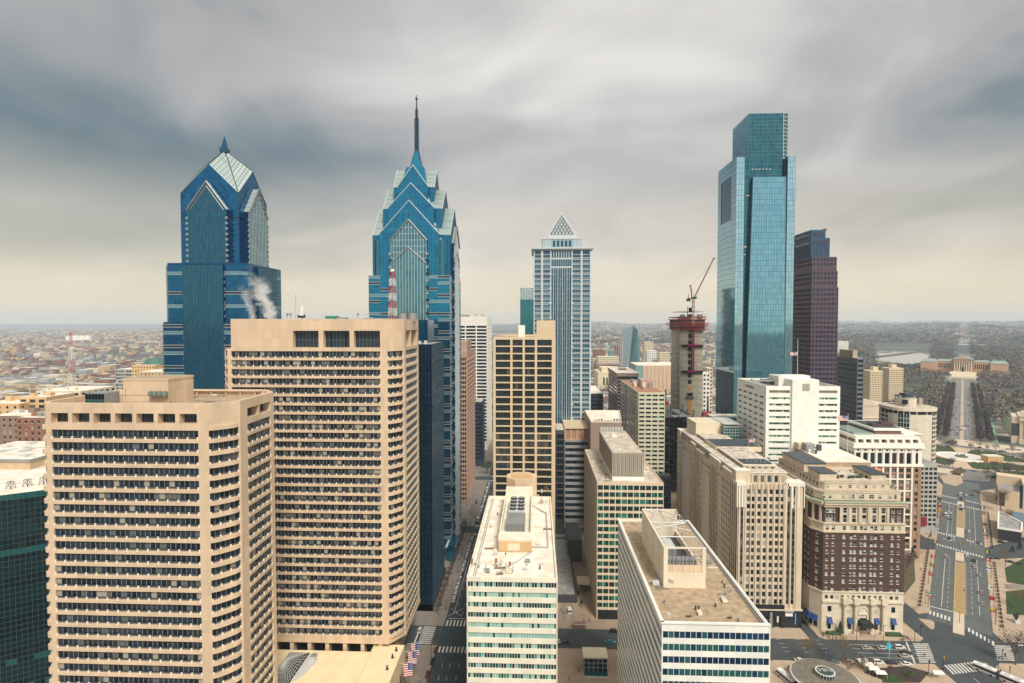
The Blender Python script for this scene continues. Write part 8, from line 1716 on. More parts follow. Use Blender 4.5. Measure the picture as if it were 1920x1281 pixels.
# ================================================================ VEHICLES
TYRE = mat('tyre',(.012,.012,.013),.9); CGL = mat('car_glass',(.012,.016,.02),.08,spec=.8); RIMM = mat('wheel_rim',(.35,.35,.36),.35,metal=.7); RLT = mat('tail_light',(.35,.01,.01),.3); HLT = mat('head_light',(.75,.75,.72),.2)
def car_proto(name, col, kind='sedan'):
    t = thing('parked_car' if kind != 'van' else 'van', '-', 'car' if kind != 'van' else 'van', (0,0,0)); P_ = mat('car_paint_'+name, col, .28, metal=.25)
    L_, W_ = (4.7,1.85) if kind != 'van' else (5.6,2.05); h0 = .95 if kind == 'sedan' else 1.05 if kind == 'suv' else 1.25; H = 1.45 if kind == 'sedan' else 1.75 if kind == 'suv' else 2.35
    def lo(prof, ws, mt, m):
        n = len(prof)
        for s_ in (0,):
            vs = [[(x, y*w_, z) for x, z, w_ in prof] for y in (-W_/2, W_/2)]
        m.hexa([(-L_/2+.05,-W_/2,.3),(L_/2-.1,-W_/2,.3),(L_/2-.1,W_/2,.3),(-L_/2+.05,W_/2,.3)],[(-L_/2,-W_/2+.05,.68),(L_/2,-W_/2+.05,.66),(L_/2,W_/2-.05,.66),(-L_/2,W_/2-.05,.68)],mt)
        m.hexa([(-L_/2,-W_/2+.05,.68),(L_/2,-W_/2+.05,.66),(L_/2,W_/2-.05,.66),(-L_/2,W_/2-.05,.68)],[(-L_/2+.12,-W_/2+.12,h0),(L_/2-.25,-W_/2+.14,h0-.14),(L_/2-.25,W_/2-.14,h0-.14),(-L_/2+.12,W_/2-.12,h0)],mt)
    m = MB(); lo([], None, P_, m)
    a0, a1, b0, b1 = {'sedan':(-1.75,1.15,-1.15,.45),'suv':(-2.2,1.2,-2.0,.55),'van':(-2.7,2.2,-2.6,1.5)}[kind]; w0, w1 = W_/2-.14, W_/2-.32
    m.hexa([(b0-.04,-w1-.02,H-.07),(b1+.04,-w1-.02,H-.07),(b1+.04,w1+.02,H-.07),(b0-.04,w1+.02,H-.07)],[(b0+.05,-w1+.06,H),(b1-.1,-w1+.06,H),(b1-.1,w1-.06,H),(b0+.05,w1-.06,H)],P_)
    if kind == 'van': m.box(-2.6,.4,-W_/2+.1,W_/2-.1,h0-.1,H-.08,P_)
    m.build('body', t); m = MB(); m.hexa([(a0,-w0,h0-.04),(a1,-w0,h0-.16),(a1,w0,h0-.16),(a0,w0,h0-.04)],[(b0,-w1,H-.07),(b1,-w1,H-.07),(b1,w1,H-.07),(b0,w1,H-.07)],CGL); m.build('window', t)
    for sx_ in (-L_*.31, L_*.32):
        for sy_ in (-1,1):
            m = MB(); m.bar((sx_,sy_*(W_/2-.22),.33),(sx_,sy_*(W_/2+.01),.33),.33,TYRE,12); wv_ = m.build('wheel', t); MB().bar((sx_,sy_*(W_/2-.05),.33),(sx_,sy_*(W_/2+.03),.33),.19,RIMM,8).build('rim', wv_)
    for sy_ in (-1,1): MB().box(L_/2-.12,L_/2+.02,sy_*.62-.2,sy_*.62+.2,.55,.72,HLT).build('headlight', t); MB().box(-L_/2-.02,-L_/2+.1,sy_*.64-.2,sy_*.64+.2,.6,.78,RLT).build('tail_light', t)
    return t
CP = {'white':car_proto('white',(.72,.70,.66)),'silver':car_proto('silver',(.42,.42,.40)),'black':car_proto('black',(.02,.022,.026)),'tan':car_proto('tan',(.42,.36,.26)),'red':car_proto('maroon',(.16,.012,.03),'suv'),'wsuv':car_proto('white_suv',(.72,.71,.68),'suv'),'bsuv':car_proto('dark_suv',(.02,.025,.03),'suv'),'blue':car_proto('slate_blue',(.08,.12,.17)),'wvan':car_proto('white_van',(.75,.74,.70),'van'),'teal':car_proto('teal_car',(.02,.25,.36))}
VPARK = math.pi/2-0  # heading along +Y
def car(k, x, y, rz, label, group=None, z=.0):
    o = dup(CP[k], (x,y,z+.01), rz, label)
    if group: o['group'] = group
    return o
def gcar(k, px, py, rz, label, group=None): x, y = g(px, py); return car(k, x, y, rz, label, group)
PKA = math.atan2(PD.y, PD.x)
gcar('tan',1625,1217,0,'tan sedan leading the far lane in front of the brick hotel'); gcar('silver',1655,1217,0,'silver sedan behind the tan sedan in the far lane'); gcar('wsuv',1687,1216,0,'white estate car next to the stop line, far lane')
gcar('black',1700,1226,0,'black sedan at the stop line, middle lane'); gcar('silver',1697,1232,0,'grey sedan at the stop line beside the black sedan'); gcar('white',1500,1240,0,'white taxi with black door parked left of the bare trees'); gcar('blue',1563,1243,0,'dark blue car half hidden by the bare tree'); gcar('tan',1592,1243,0,'tan sedan parked behind the tall olive tree'); gcar('wsuv',1620,1244,0,'white estate car parked first in the near lane'); gcar('wsuv',1647,1244,0,'white boxy car parked second in the near lane'); gcar('black',1672,1245,0,'black sedan parked in the near lane under the teal banner'); gcar('white',1699,1247,0,'white sedan parked nearest the crossing')
gcar('wsuv',1916,1211,0,'white car leaving at the right picture edge'); gcar('silver',1846,1250,2.2,'silver sedan ahead of the articulated bus'); gcar('bsuv',1870,1266,2.2,'dark car beside the articulated bus')
gcar('white',1813,1043,PKA,'white car stopped on the crossing of the parkway'); gcar('black',1826,1052,PKA,'dark car behind the crossing on the right parkway lanes'); gcar('silver',1827,1064,PKA,'silver car following the dark car on the right parkway lanes'); gcar('white',1812,930,PKA,'white taxi heading up the parkway near the second crossing'); gcar('blue',1822,929,PKA,'blue car beside the white taxi near the second crossing'); gcar('silver',1829,928,PKA,'pale car third in the row near the second crossing'); gcar('silver',1780,953,PKA+3.14,'small silver car in the left parkway lanes')
t = gcar('wvan',1774,967,PKA,'white box van driving in the left parkway lanes'); gcar('wvan',1801,929,PKA,'white box van in the turning lane at the head of the hatched median'); gcar('black',1802,936,PKA,'black car behind the box van in the turning lane'); gcar('blue',1801,949,PKA,'dark blue car fourth in the turning lane queue'); gcar('black',1802,956,PKA,'black car last in the turning lane queue')
gcar('black',1755,895,2.4,'dark car left of the circle approach'); gcar('white',1769,879,2.4,'white car left of the circle approach')
for i in range(9): s_ = 30+i*22+R()*8; p = pw(s_ if not 112 < s_ < 136 else s_+26, random.choice([-10,-6.2,5,9.6])); car(random.choice(['white','black','silver','blue','tan']), p[0], p[1], PKA, 'car moving along the near parkway lanes', 'moving cars on the near parkway')
gcar('black',1916,1012,0,'black car on the side street at the right edge'); gcar('bsuv',1877,1018,0,'dark car parked by the low black building'); gcar('black',1865,1048,2.6,'black car parked near the right plaza corner'); gcar('black',1893,1055,2.6,'black car parked on the right plaza edge'); gcar('black',1908,1058,2.7,'last black car parked at the right plaza edge')
# left street
for i, (yy, k) in enumerate([(262.0,'white')]): pass
gcar('red',818,1221,math.pi/2,'maroon car first behind the near crossing of the left street'); gcar('bsuv',811,1242,math.pi/2,'black car second behind the near crossing of the left street'); gcar('red',802,1267,math.pi/2,'dark red car third behind the near crossing of the left street'); gcar('wsuv',787,1184,math.pi/2,'white car waiting in the side street beside the tan tower')
gcar('bsuv',867,1079,math.pi/2,'black car overtaking the line of white taxis'); gcar('black',893,943,math.pi/2,'black car just past the second crossing'); gcar('black',920,916,math.pi/2,'small dark car far down the left street')
for i in range(27):
    yy = 300+i*5.9
    if not (394 < yy < 420): car(('white','white','wsuv','white','silver')[i % 5], -44.2, yy, math.pi/2, 'white car in the line parked along the left street kerb', 'white cars parked along the left street')
for i in range(16):
    yy = 424+i*6.6
    if not (530 < yy < 552): car(('wvan','white','silver','white')[i % 4], -43.6+(i % 3)*.2, yy, math.pi/2, 'pale vehicle in the far line beyond the second crossing', 'pale vehicles beyond the second crossing')
gcar('bsuv',1061,1207,0,'black pickup parked by the plaza kerb, left of the station box'); gcar('bsuv',1152,1186,0,'black estate car on the street before the green-windowed slab'); gcar('wvan',1068,1148,math.pi/2,'white van on the plaza between the slabs'); gcar('wvan',1085,1000,0,'white van at the far end of the plaza'); gcar('silver',1048,1205,0,'pale car nosing out behind the white roofed block'); gcar('teal',1145,1206,0,'bright blue vending stall car beside the station box')
for i in range(60):
    s_ = 545+R()*600; lane = random.choice([-10.5,-8,-5,5,8,10.5]); p = pw(s_, lane); car(random.choice(['white','black','silver','blue']), p[0], p[1], PKA, 'small car on the far parkway', 'cars on the far parkway')
for i in range(26):
    a = R()*6.28; r_ = 64+R()*12; car(random.choice(['white','black','silver','blue','wsuv']), CX+r_*math.cos(a), CY+r_*math.sin(a), a+math.pi/2, 'car circling or parked by the traffic circle', 'cars around the traffic circle')
for i in range(9): gcar(random.choice(['white','silver','black']), 1872+i*7, 884-i*.2, 0, 'car parked in the row right of the circle', 'cars parked right of the circle')
def bus(name, label, x, y, rz, L_, art=False, col=(.72,.70,.68)):
    t = thing('bus', label, 'bus', (x,y,.02), None, rz); BW = mat('bus_white',col,.4); BR_ = mat('bus_maroon',(.20,.02,.06),.5)
    segs = [(-L_/2,L_/2)] if not art else [(-L_/2,-.6),(.6,L_/2)]
    for a, c in segs:
        m = MB(); m.box(a,c,-1.28,1.28,.35,1.35,BW); m.box(a+.05,c-.05,-1.27,1.27,2.35,2.95,BW); m.box(a+.25,c-.3,-1.1,1.1,2.95,3.1,BW); m.box(a,c,-1.3,1.3,.7,.95,BR_); m.box(a+.02,c-.02,-1.29,1.29,2.4,2.52,BR_); m.build('body', t); MB().box(a+.06,c-.06,-1.24,1.24,1.35,2.35,CGL).build('window', t)
        for k in range(2): m = MB(); m.box(a+1.5+k*3.4,a+3.2+k*3.4,-.8,.8,3.1,3.35,LGREY); m.build('roof_unit', t)
        for xx in (a+1.6,c-1.8):
            for s_ in (-1,1): MB().bar((xx,s_*1.1,.5),(xx,s_*1.31,.5),.5,TYRE,12).build('wheel', t)
    if art: MB().box(-.6,.6,-1.15,1.15,.5,2.9,DGREY).build('bellows', t)
x_, y_ = g(1872,1272); bus('bus','white articulated city bus with maroon stripes at lower right',x_,y_,math.pi/2+.62,17.5,True); x_, y_ = g(1474,1277); bus('bus','white service vehicle left of the saucer roof',x_,y_,1.9,9); x_, y_ = g(1806,807); bus('bus','dark bus crossing beyond the circle',x_,y_,.3,12,False,(.06,.07,.09)); x_, y_ = g(1900,845); bus('bus','blue grey bus parked right of the circle',x_,y_,-.2,14,False,(.22,.27,.33))
m = MB(); pts = [g(1851,858),g(1869,858)]; x_, y_ = g(1860,866); t = thing('site_hut','orange brick hut on the construction plot beyond the circle','hut',(x_,y_,0)); MB().box(-8,8,-5,5,0,6.5,TO).build('wall', t); MB().box(-8.3,8.3,-5.3,5.3,6.5,7,LIMEP).build('roof', t)
for i, (px, py) in enumerate(((1617,1243+6),(1626,1251+5),(1637,1259+5),(1650,1267+5),(1757,1272))):
    x_, y_ = g(px, py); t = thing('market_tent', ('farthest white tent in the diagonal row by the saucer roof','second white tent in the diagonal row by the saucer roof','third white tent in the diagonal row by the saucer roof','nearest white tent in the diagonal row by the saucer roof','white tent beside the dark planting bed at the kerb')[i], 'tent', (x_,y_,.1), 'white market tents'); W2 = mat('tent_white',(.74,.70,.62),.8); MB().hexa([(-2.2,-1.5,2.5),(2.2,-1.5,2.5),(2.2,1.5,2.5),(-2.2,1.5,2.5)],[(-1.9,-.2,3.2),(1.9,-.2,3.2),(1.9,.2,3.2),(-1.9,.2,3.2)],W2).build('canopy', t)
    for a in (-2.1,2.1):
        for c in (-1.4,1.4): MB().bar((a,c,0),(a,c,2.5),.05,LGREY).build('leg', t)
# ================================================================ PEOPLE
def person_proto(seed, top, bottom, skin=(.32,.18,.12), hair=(.02,.015,.012)):
    rnd = random.Random(seed); me = bpy.data.meshes.new('person'); st = .28
    vs = [((0,0,.95),.15),((0,0,1.15),.13),((0,0,1.38),.17),((0,0,1.50),.07),((0,0,1.56),.06),((0,.01,1.66),.105),((0,.01,1.73),.09),
          ((.09,0,.9),.10),((.11,st*.5,.5),.075),((.11,st*.35,.08),.05),((.11,st*.35+.13,.04),.04),((-.09,0,.9),.10),((-.11,-st*.3,.5),.075),((-.11,-st*.9,.09),.05),((-.11,-st*.9+.13,.05),.04),
          ((.19,0,1.40),.07),((.25,-.06,1.14),.05),((.24,.06,.90),.036),((.24,.09,.82),.038),((-.19,0,1.40),.07),((-.25,.04,1.14),.05),((-.24,.14,.92),.036),((-.24,.17,.84),.038)]
    es = [(0,1),(1,2),(2,3),(3,4),(4,5),(5,6),(0,7),(7,8),(8,9),(9,10),(0,11),(11,12),(12,13),(13,14),(2,15),(15,16),(16,17),(17,18),(2,19),(19,20),(20,21),(21,22)]
    me.from_pydata([v for v,_ in vs], es, []); ob = bpy.data.objects.new('person', me); COL.objects.link(ob)
    md = ob.modifiers.new('skin','SKIN'); sv_ = me.skin_vertices[0].data
    for i, (_, r_) in enumerate(vs): sv_[i].radius = (r_, r_*.8); 
    sv_[0].use_root = True
    ob.modifiers.new('sub','SUBSURF').levels = 1
    dg = bpy.context.evaluated_depsgraph_get(); m2 = bpy.data.meshes.new_from_object(ob.evaluated_get(dg)); bpy.data.objects.remove(ob)
    mts = [mat('cloth_top_%d' % seed if False else 'clothing_'+top[0],top[1],.9), mat('clothing_'+bottom[0],bottom[1],.9), mat('skin',skin,.6)]
    for k in mts: m2.materials.append(k)
    for p in m2.polygons: z, xx = p.center.z, abs(p.center.x); p.material_index = 2 if (z > 1.47 or (xx > .2 and z < .9 and z > .7)) else (0 if z > .88 else 1)
    o = bpy.data.objects.new('person', m2); COL.objects.link(o); h = MB(); h.cyl(0,-.02,1.68,1.80,.125,mat('dark_hair',hair,.9),8,r2=.07); h.build('hair', o); return o
PP = [person_proto(1,('black_coat',(.015,.016,.02)),('dark_trousers',(.02,.022,.03))), person_proto(2,('navy_coat',(.02,.03,.06)),('black_trousers',(.012,.012,.014))), person_proto(3,('grey_coat',(.12,.12,.12)),('jeans',(.03,.05,.09))), person_proto(4,('red_jacket',(.42,.03,.03)),('dark_trousers',(.02,.022,.03))), person_proto(5,('white_coat',(.6,.58,.52)),('jeans',(.03,.05,.09)))]
def person(px, py, k, label, group=None, z=.14):
    x_, y_ = g(px, py, z); r = PP[k].copy(); COL.objects.link(r); r.location = (x_,y_,z); r.rotation_euler[2] = R()*6.28; r['label'] = label; r['category'] = 'person'
    for ch in PP[k].children: c = ch.copy(); COL.objects.link(c); c.parent = r
    if group: r['group'] = group
    return r
NP = [(1731,1232,3,'person in red on the left crossing'),(1734,1232,0,'person in black beside the one in red on the left crossing'),(1740,1218,0,'person in black at the kerb above the left crossing'),(1752,1239,1,'person waiting at the near end of the left crossing'),(1727,1207,3,'person in a red jacket on the hotel corner'),(1707,1205,1,'dark dressed person by the hotel corner bicycles'),(1873,1203,0,'leftmost of three dark dressed people on the right pavement corner'),(1880,1205,1,'middle of three dark dressed people on the right pavement corner'),(1890,1203,0,'rightmost of three dark dressed people on the right pavement corner'),(1713,1143,0,'left of a couple on the left parkway pavement'),(1718,1143,1,'right of a couple on the left parkway pavement'),(1726,1070,0,'walker high on the left parkway pavement'),(1734,1085,1,'walker halfway along the left parkway pavement'),(1734,1100,2,'walker nearest the corner on the left parkway pavement'),(1807,1109,0,'person walking on the hatched median'),(1778,1170,0,'cyclist like figure on the near parkway crossing'),(1865,1257,1,'person on the right lower plaza kerb'),(1876,1262,0,'person in black on the right lower plaza'),(1447,1240,2,'person right of the white block on the park paving'),(1478,1255,0,'person at the foot of the white block'),(1769,1256,3,'person in orange by the lower signal post'),(1766,1258,1,'person in navy by the lower signal post'),(1897,1224,1,'person on the right crossing, left'),(1903,1226,0,'person on the right crossing, right'),(1114,1197+6,0,'person in black beside the station box kerb'),(1085,1260,0,'person crossing the plaza beside the station box'),(1067,1277,1,'person at the bottom edge of the plaza'),(1105,1166,1,'walker in the middle of the plaza'),(1094,1168,0,'walker left in the middle of the plaza'),(1091,1140,0,'walker farther up the plaza'),(1052,1146,0,'walker by the white block side of the plaza'),(1057,1152,1,'second walker by the white block side of the plaza'),(1060,1199,0,'person on the street edge by the pickup'),(1068,1217,2,'person in grey near the pickup'),(1638,1249,1,'person between the tents and the parked cars'),(1643,1249,0,'person in black between the tents and the parked cars'),(833,1265,0,'motorcyclist like figure in the left street lanes'),(788,1225,0,'person on the left pavement by the dark flags')]
for a in NP: person(*a)
for i in range(60):
    yy = 284+R()*190; x_ = -52.5+R()*5; yy += 0; q = PP[random.choice([0,0,1,2,4])]; r = q.copy(); COL.objects.link(r); r.location = (x_,yy,.14); r.rotation_euler[2] = R()*6.28; r['label'] = 'small dark pedestrian on the left street pavement'; r['category'] = 'person'; r['group'] = 'pedestrians on the left pavement'
    for ch in q.children: c = ch.copy(); COL.objects.link(c); c.parent = r
for i in range(26): px, py = random.choice([(1655,935),(1718,1022),(1735,1000),(1742,915),(1720,1030),(1845,1200),(1866,1010)]); person(px+R()*14, py+R()*10, random.choice([0,1,2,4]), 'small pedestrian on the parkway pavements', 'pedestrians by the parkway')
# ================================================================ STREET FURNITURE
IRON = mat('black_iron',(.02,.023,.025),.5)
def lamp_proto():
    t = thing('street_lamp','-','street lamp',(0,0,0)); m = MB(); m.bar((0,0,0),(0,0,1),.16,IRON,8,r2=.1); m.bar((0,0,1),(0,0,7.6),.08,IRON,6); m.build('post', t); m = MB(); m.bar((-.9,0,6.9),(.9,0,6.9),.05,IRON); m.build('arm', t)
    for s_ in (-.9,.9): m = MB(); m.cyl(s_,0,6.95,7.5,.22,mat('lamp_glass',(.55,.52,.42),.4),8,r2=.3); m.cyl(s_,0,7.5,7.7,.32,IRON,8,r2=.05); m.build('lantern', t)
    return t
PL_ = lamp_proto()
FC = {k: mat('flag_'+k, c, .8) for k, c in {'red':(.50,.02,.03),'green':(.02,.28,.07),'white':(.75,.73,.70),'blue':(.03,.12,.42),'sky':(.20,.42,.62),'yellow':(.62,.45,.04),'black':(.02,.02,.02),'maroon':(.22,.02,.05)}.items()}
FL = [('h',('green','white','red')),('h',('red','white','red')),('v',('blue','white','red')),('h',('white','blue','white')),('v',('green','white','red')),('h',('yellow','yellow','red')),('d',('red','white')),('v',('black','red','green')),('h',('red','red','red')),('v',('green','yellow','red')),('h',('sky','white','sky')),('d',('white','green')),('v',('red','white','red')),('h',('blue','yellow','blue'))]
def flagpost(x, y, k, label, side=1):
    t = dup(PL_, (x,y,.14), RZ, label); t['category'] = 'street lamp'; m = MB(); sp_ = FL[k % len(FL)]; w_, h_ = 2.2*side, 1.5
    m.bar((0,0,5.6),(w_*1.0,0,6.6),.05,IRON); n_ = 3
    def P(u, v): return (w_*u+.1*side, math.sin(u*6)*.14, 6.4-h_*v*(1.25)+.25*u-.35*u*v)
    for i in range(3):
        for q in range(4):
            if sp_[0] == 'h': m.face([P(q/4,i/3),P((q+1)/4,i/3),P((q+1)/4,(i+1)/3),P(q/4,(i+1)/3)], FC[sp_[1][i]])
            elif sp_[0] == 'v': m.face([P(i/3,q/4),P((i+1)/3,q/4),P((i+1)/3,(q+1)/4),P(i/3,(q+1)/4)], FC[sp_[1][i]])
            else: m.face([P(i/3,q/4),P((i+1)/3,q/4),P((i+1)/3,(q+1)/4),P(i/3,(q+1)/4)], FC[sp_[1][1 if (i == 1 and q in (1,2)) else 0]])
    m.build('flag', t); return t
cn = ['green white red striped','red and white striped','blue white red upright striped','white and blue striped','green white red upright striped','yellow and red striped','red with white centre','black red green upright striped','plain red','green yellow red upright striped','sky blue and white','white with green centre','red white red upright striped','blue and yellow striped']
for i in range(14):
    for side, t_ in ((1,-14.0),(-1,14.6)):
        s_ = 18+i*15.5
        if 118 < s_ < 134 or (i*5+side) % 4 == 2: continue
        p = pw(s_, t_); k = (i*3+(0 if side > 0 else 5)) % 14; flagpost(p[0], p[1], k, 'lamp post with %s flag, %s kerb, %s' % (cn[k], 'left' if side > 0 else 'right', ['nearest the crossing','second from the near end','third from the near end','fourth from the near end','fifth from the near end','sixth from the near end','seventh from the near end','just past the middle crossing','second past the middle crossing','third past the middle crossing','fourth past the middle crossing','fifth past the middle crossing','near the circle','last before the circle'][i]), side)
for i in range(10): dup(PL_, (-46.6,170+i*26 if i < 4 else 290+(i-4)*22,.14), math.pi/2, 'black twin lantern lamp post on the left street kerb')['group'] = 'lamp posts on the left street'
for px, py, lb in ((1561,1200,'black lamp post left of the hotel columns'),(1656,1203,'black lamp post before the right hotel columns'),(1866,1172,'black lamp post at the right parkway corner'),(1440,1190,'black lamp post before the deco block')):
    x_, y_ = g(px, py); dup(PL_, (x_,y_,.14), .3, lb)
# benches along the parkway rows
def bench_proto():
    t = thing('park_bench','-','bench',(0,0,0)); WD = mat('dark_wood',(.06,.035,.025),.8); MB().box(-.9,.9,-.25,.25,.4,.48,WD).build('seat', t); MB().box(-.9,.9,.22,.28,.48,.95,WD).build('backrest', t)
    for a in (-.75,.75): MB().box(a-.04,a+.04,-.22,.25,0,.4,IRON).build('leg', t)
    return t
PB = bench_proto()
for s_ in frange(14, 232, 5.2):
    if 112 < s_ < 136: continue
    for t_ in (-16.2,17.0):
        p = pw(s_, t_); o = dup(PB, (p[0],p[1],.14), RZ+math.pi/2, 'dark bench in the row along the parkway', (1.6,1.6,1.2)); o['group'] = 'benches along the parkway'
def signal(px, py, label, arm=0, ang=0.0, col='black_iron', h=5.5, box=True):
    x_, y_ = g(px, py); t = thing('traffic_light', label, 'traffic light', (x_,y_,.1), None, ang); MB().bar((0,0,0),(0,0,h),.11,IRON,6).build('pole', t)
    if arm: MB().bar((0,0,h-.6),(arm,0,h+.2),.08,IRON,5).build('mast_arm', t)
    m = MB(); xx = arm*.9 if arm else .3; m.box(xx-.2,xx+.2,-.2,.2,h-1.1,h+.1,mat('signal_yellow',(.50,.28,.02),.5) if 'yellow' in label or 'amber' in label else IRON); m.build('signal_head', t)
    return t
for a in ((1768,1255,'amber cased traffic light at the lower park corner'),(1715,1203,'green pole traffic light at the hotel corner'),(1726,1193,'tall black traffic light beside the triangular island'),(1872,1256,'traffic light with long arm at the right lower plaza',6,.5),(1879,1240,'amber signal head beside the long armed traffic light'),(1799,1168,'amber traffic light on the near median nose'),(1606,1203,'amber crossing light before the hotel steps'),(1893,1274,'amber signal post at the bottom right plaza'),(1740,1140,'small amber light at the foot of the left parkway pavement'),(1741,1262,'grey pole beside the planting bed'),(1799,1033,'amber light on the second median nose'),(820,1196,'small signal post at the left street crossing'),(846,1190,'small signal post in the left street middle')): signal(*a)
# teal banner, newsstands, bicycles, kiosks
x_, y_ = g(1667,1240); t = thing('banner_post','lamp post with bright teal banners over the parked cars','banner',(x_,y_,0)); MB().bar((0,0,0),(0,0,9),.1,LGREY,6).build('post', t); MB().box(-1.1,-.1,-.05,.05,5.6,8.4,mat('teal_banner',(.02,.36,.45),.7)).build('banner', t); MB().box(.1,1.0,-.05,.05,5.0,7.8,mat('teal_banner')).build('banner', t)
x_, y_ = g(1554,1240); t = thing('banner_post','small post with blue pennant left of the tall olive tree','banner',(x_,y_,0)); MB().bar((0,0,0),(0,0,5),.08,IRON,6).build('post', t); MB().box(-.7,0,-.04,.04,3.2,5,mat('flag_blue')).build('banner', t)
def bike(x_, y_, rz, label, grp):
    t = thing('bicycle', label, 'bicycle', (x_,y_,.14), grp, rz); m = MB()
    for a, c in (((-.5,0,.35),(0,0,.35)),((0,0,.35),(.35,0,.8)),((-.5,0,.35),(-.2,0,.8)),((-.2,0,.8),(.35,0,.8)),((.35,0,.8),(.5,0,.35)),((.35,0,.8),(.33,0,1.0))): m.bar(a, c, .03, IRON)
    m.build('frame', t)
    for s_ in (-.5,.5):
        m = MB()
        for k in range(10): a0, a1 = k*.628, (k+1)*.628; m.bar((s_+.33*math.cos(a0),0,.35+.33*math.sin(a0)),(s_+.33*math.cos(a1),0,.35+.33*math.sin(a1)),.03,TYRE,3)
        m.build('wheel', t)
for i in range(14): x_, y_ = g(1690+R()*14, 1194+R()*9); bike(x_, y_, R()*3, 'bicycle in the jumbled rack at the hotel corner', 'bicycles at the hotel corner')
for i in range(12): x_, y_ = g(1535+R()*20, 1187+R()*11); bike(x_, y_, R()*3, 'bicycle in the rack left of the hotel hedge', 'bicycles left of the hotel hedge')
m = MB(); x_, y_ = g(1086,1177); m.box(x_-3,x_+3,y_-1.5,y_+1.5,.15,2.4,mat('brown_brick_dark')); m.bar((x_-3,y_-1.6,2.4),(x_+3,y_-1.6,2.4),.1,LGREY); rz_('kiosk','dark news kiosk at the plaza kerb',m,'kiosk')
m = MB()
for i in range(8): m.box(-57.6+(i % 2)*.5, -55.6+(i % 2)*.5, 214+i*5.4, 215.2+i*5.4, .14, 1.0, IRON); m.cyl(-56.6+(i%2)*.5,214.6+i*5.4,1.0,1.5,.7,TG[0],6,r2=.3)
rz_('planter_row','dark planters on the left pavement below the flags',m,'planters')
x_, y_ = g(1905,1168); t = thing('sculpture','dark bronze figure sculpture on the right lower plaza','statue',(x_,y_,.14)); MB().box(-1.2,1.2,-1.2,1.2,0,1.5,LGREY).build('plinth', t); m = MB(); m.cyl(0,0,1.5,3.6,.5,IRON,8,r2=.9); m.cyl(.7,.2,3.2,4.8,.8,IRON,7,r2=.3); m.cyl(-.8,0,3.0,4.4,.7,IRON,7,r2=.4); m.build('figure', t)
# banner flags on the classical block by the parkway
for k in range(3):
    p = g(1731,1003); MB_ = MB(); MB_.hexa([(p[0]+k*1.6-2,p[1],6),(p[0]+k*1.6-.4,p[1],7),(p[0]+k*1.6-.4,p[1]+.1,7),(p[0]+k*1.6-2,p[1]+.1,6)],[(p[0]+k*1.6-3,p[1],12),(p[0]+k*1.6-1.2,p[1],13.5),(p[0]+k*1.6-1.2,p[1]+.1,13.5),(p[0]+k*1.6-3,p[1]+.1,12)],FC['maroon']); rz_('hanging_flag',('left','middle','right')[k]+' of three maroon flags at the corner of the classical block',MB_,'flag')
for o in [*CP.values(), *protos, PL_, PB]+PP:
    for c in list(o.children):
        for q in list(c.children): bpy.data.objects.remove(q)
        bpy.data.objects.remove(c)
    bpy.data.objects.remove(o)
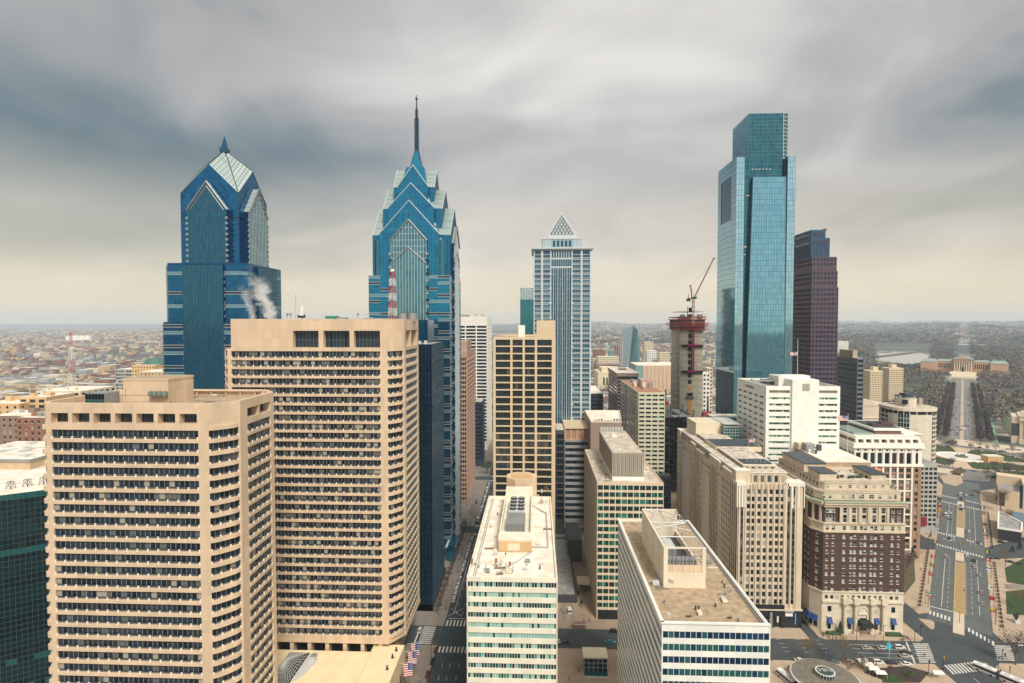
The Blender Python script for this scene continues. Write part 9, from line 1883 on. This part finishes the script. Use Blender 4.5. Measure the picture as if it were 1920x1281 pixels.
# ================================================================ STEAM AND HAZE
def volmat(name, dens, col, noise=None):
    m = bpy.data.materials.new(name); m.use_nodes = True; t = m.node_tree; t.nodes.clear(); o = t.nodes.new('ShaderNodeOutputMaterial'); v = t.nodes.new('ShaderNodeVolumePrincipled'); v.inputs['Color'].default_value = (*col,1); v.inputs['Density'].default_value = dens; v.inputs['Anisotropy'].default_value = 0; t.links.new(v.outputs[0], o.inputs['Volume']); return m, t, v
mh, t_, v_ = volmat('haze', 6.5e-5, (.72,.85,.98)); mh.cycles.homogeneous_volume = True if hasattr(mh.cycles,'homogeneous_volume') else None
m = MB(); m.box(-14600,14600,-240,14600,-3,330,mh); hz_ = m.build('haze', kind='stuff')
ms, t_, v_ = volmat('steam', 0, (1,1,1)); NW = t_.nodes.new; LK = t_.links.new
def mm_(op, a, b_=None, cl=False):
    n = NW('ShaderNodeMath'); n.operation = op; n.use_clamp = cl
    for i_, v in enumerate((a, b_)):
        if v is None: continue
        if isinstance(v, (int, float)): n.inputs[i_].default_value = v
        else: LK(v, n.inputs[i_])
    return n.outputs[0]
xs_ = X(498,250); geo = NW('ShaderNodeNewGeometry'); sp_ = NW('ShaderNodeSeparateXYZ'); LK(geo.outputs['Position'], sp_.inputs[0]); px_, py_, pz_ = sp_.outputs
no = NW('ShaderNodeTexNoise'); no.inputs['Scale'].default_value = .30; no.inputs['Detail'].default_value = 5; no.inputs['Roughness'].default_value = .6; no.inputs['Distortion'].default_value = .8; LK(geo.outputs['Position'], no.inputs['Vector'])
up_ = mm_('MAXIMUM', mm_('SUBTRACT', pz_, 150.0), 0.0)
def plume(x0, lean, w0, gain, top):
    wd = mm_('ADD', mm_('MULTIPLY', up_, gain), w0); u_ = mm_('DIVIDE', mm_('SUBTRACT', px_, mm_('SUBTRACT', x0, mm_('MULTIPLY', up_, lean))), wd); v2 = mm_('DIVIDE', mm_('SUBTRACT', py_, 250.0), wd)
    r_ = mm_('SQRT', mm_('ADD', mm_('MULTIPLY', u_, u_), mm_('MULTIPLY', v2, v2)))
    d_ = mm_('MAXIMUM', mm_('SUBTRACT', mm_('SUBTRACT', mm_('MULTIPLY', no.outputs[0], 2.4), .55), r_), 0.0); return mm_('MULTIPLY', d_, mm_('SUBTRACT', 1.0, mm_('DIVIDE', up_, top), True))
LK(mm_('MULTIPLY', mm_('ADD', plume(xs_+3.5, .34, 3.3, .20, 21.0), mm_('MULTIPLY', plume(xs_-5.0, .30, 2.2, .14, 17.0), .5)), 1.7), v_.inputs['Density'])
m = MB(); m.box(xs_-17,xs_+13,241,259,150.2,171.5,ms); m.build('steam_plume', kind='stuff', label='white steam drifting off the left end of the taller tan tower roof'); scene.cycles.volume_step_rate = .5
m = MB(); m.cyl(xs_+3,250,149.7,151.6,4.2,GREYM,16); rz_('steam_vent','low round vent under the steam on the tan tower roof',m,'vent')
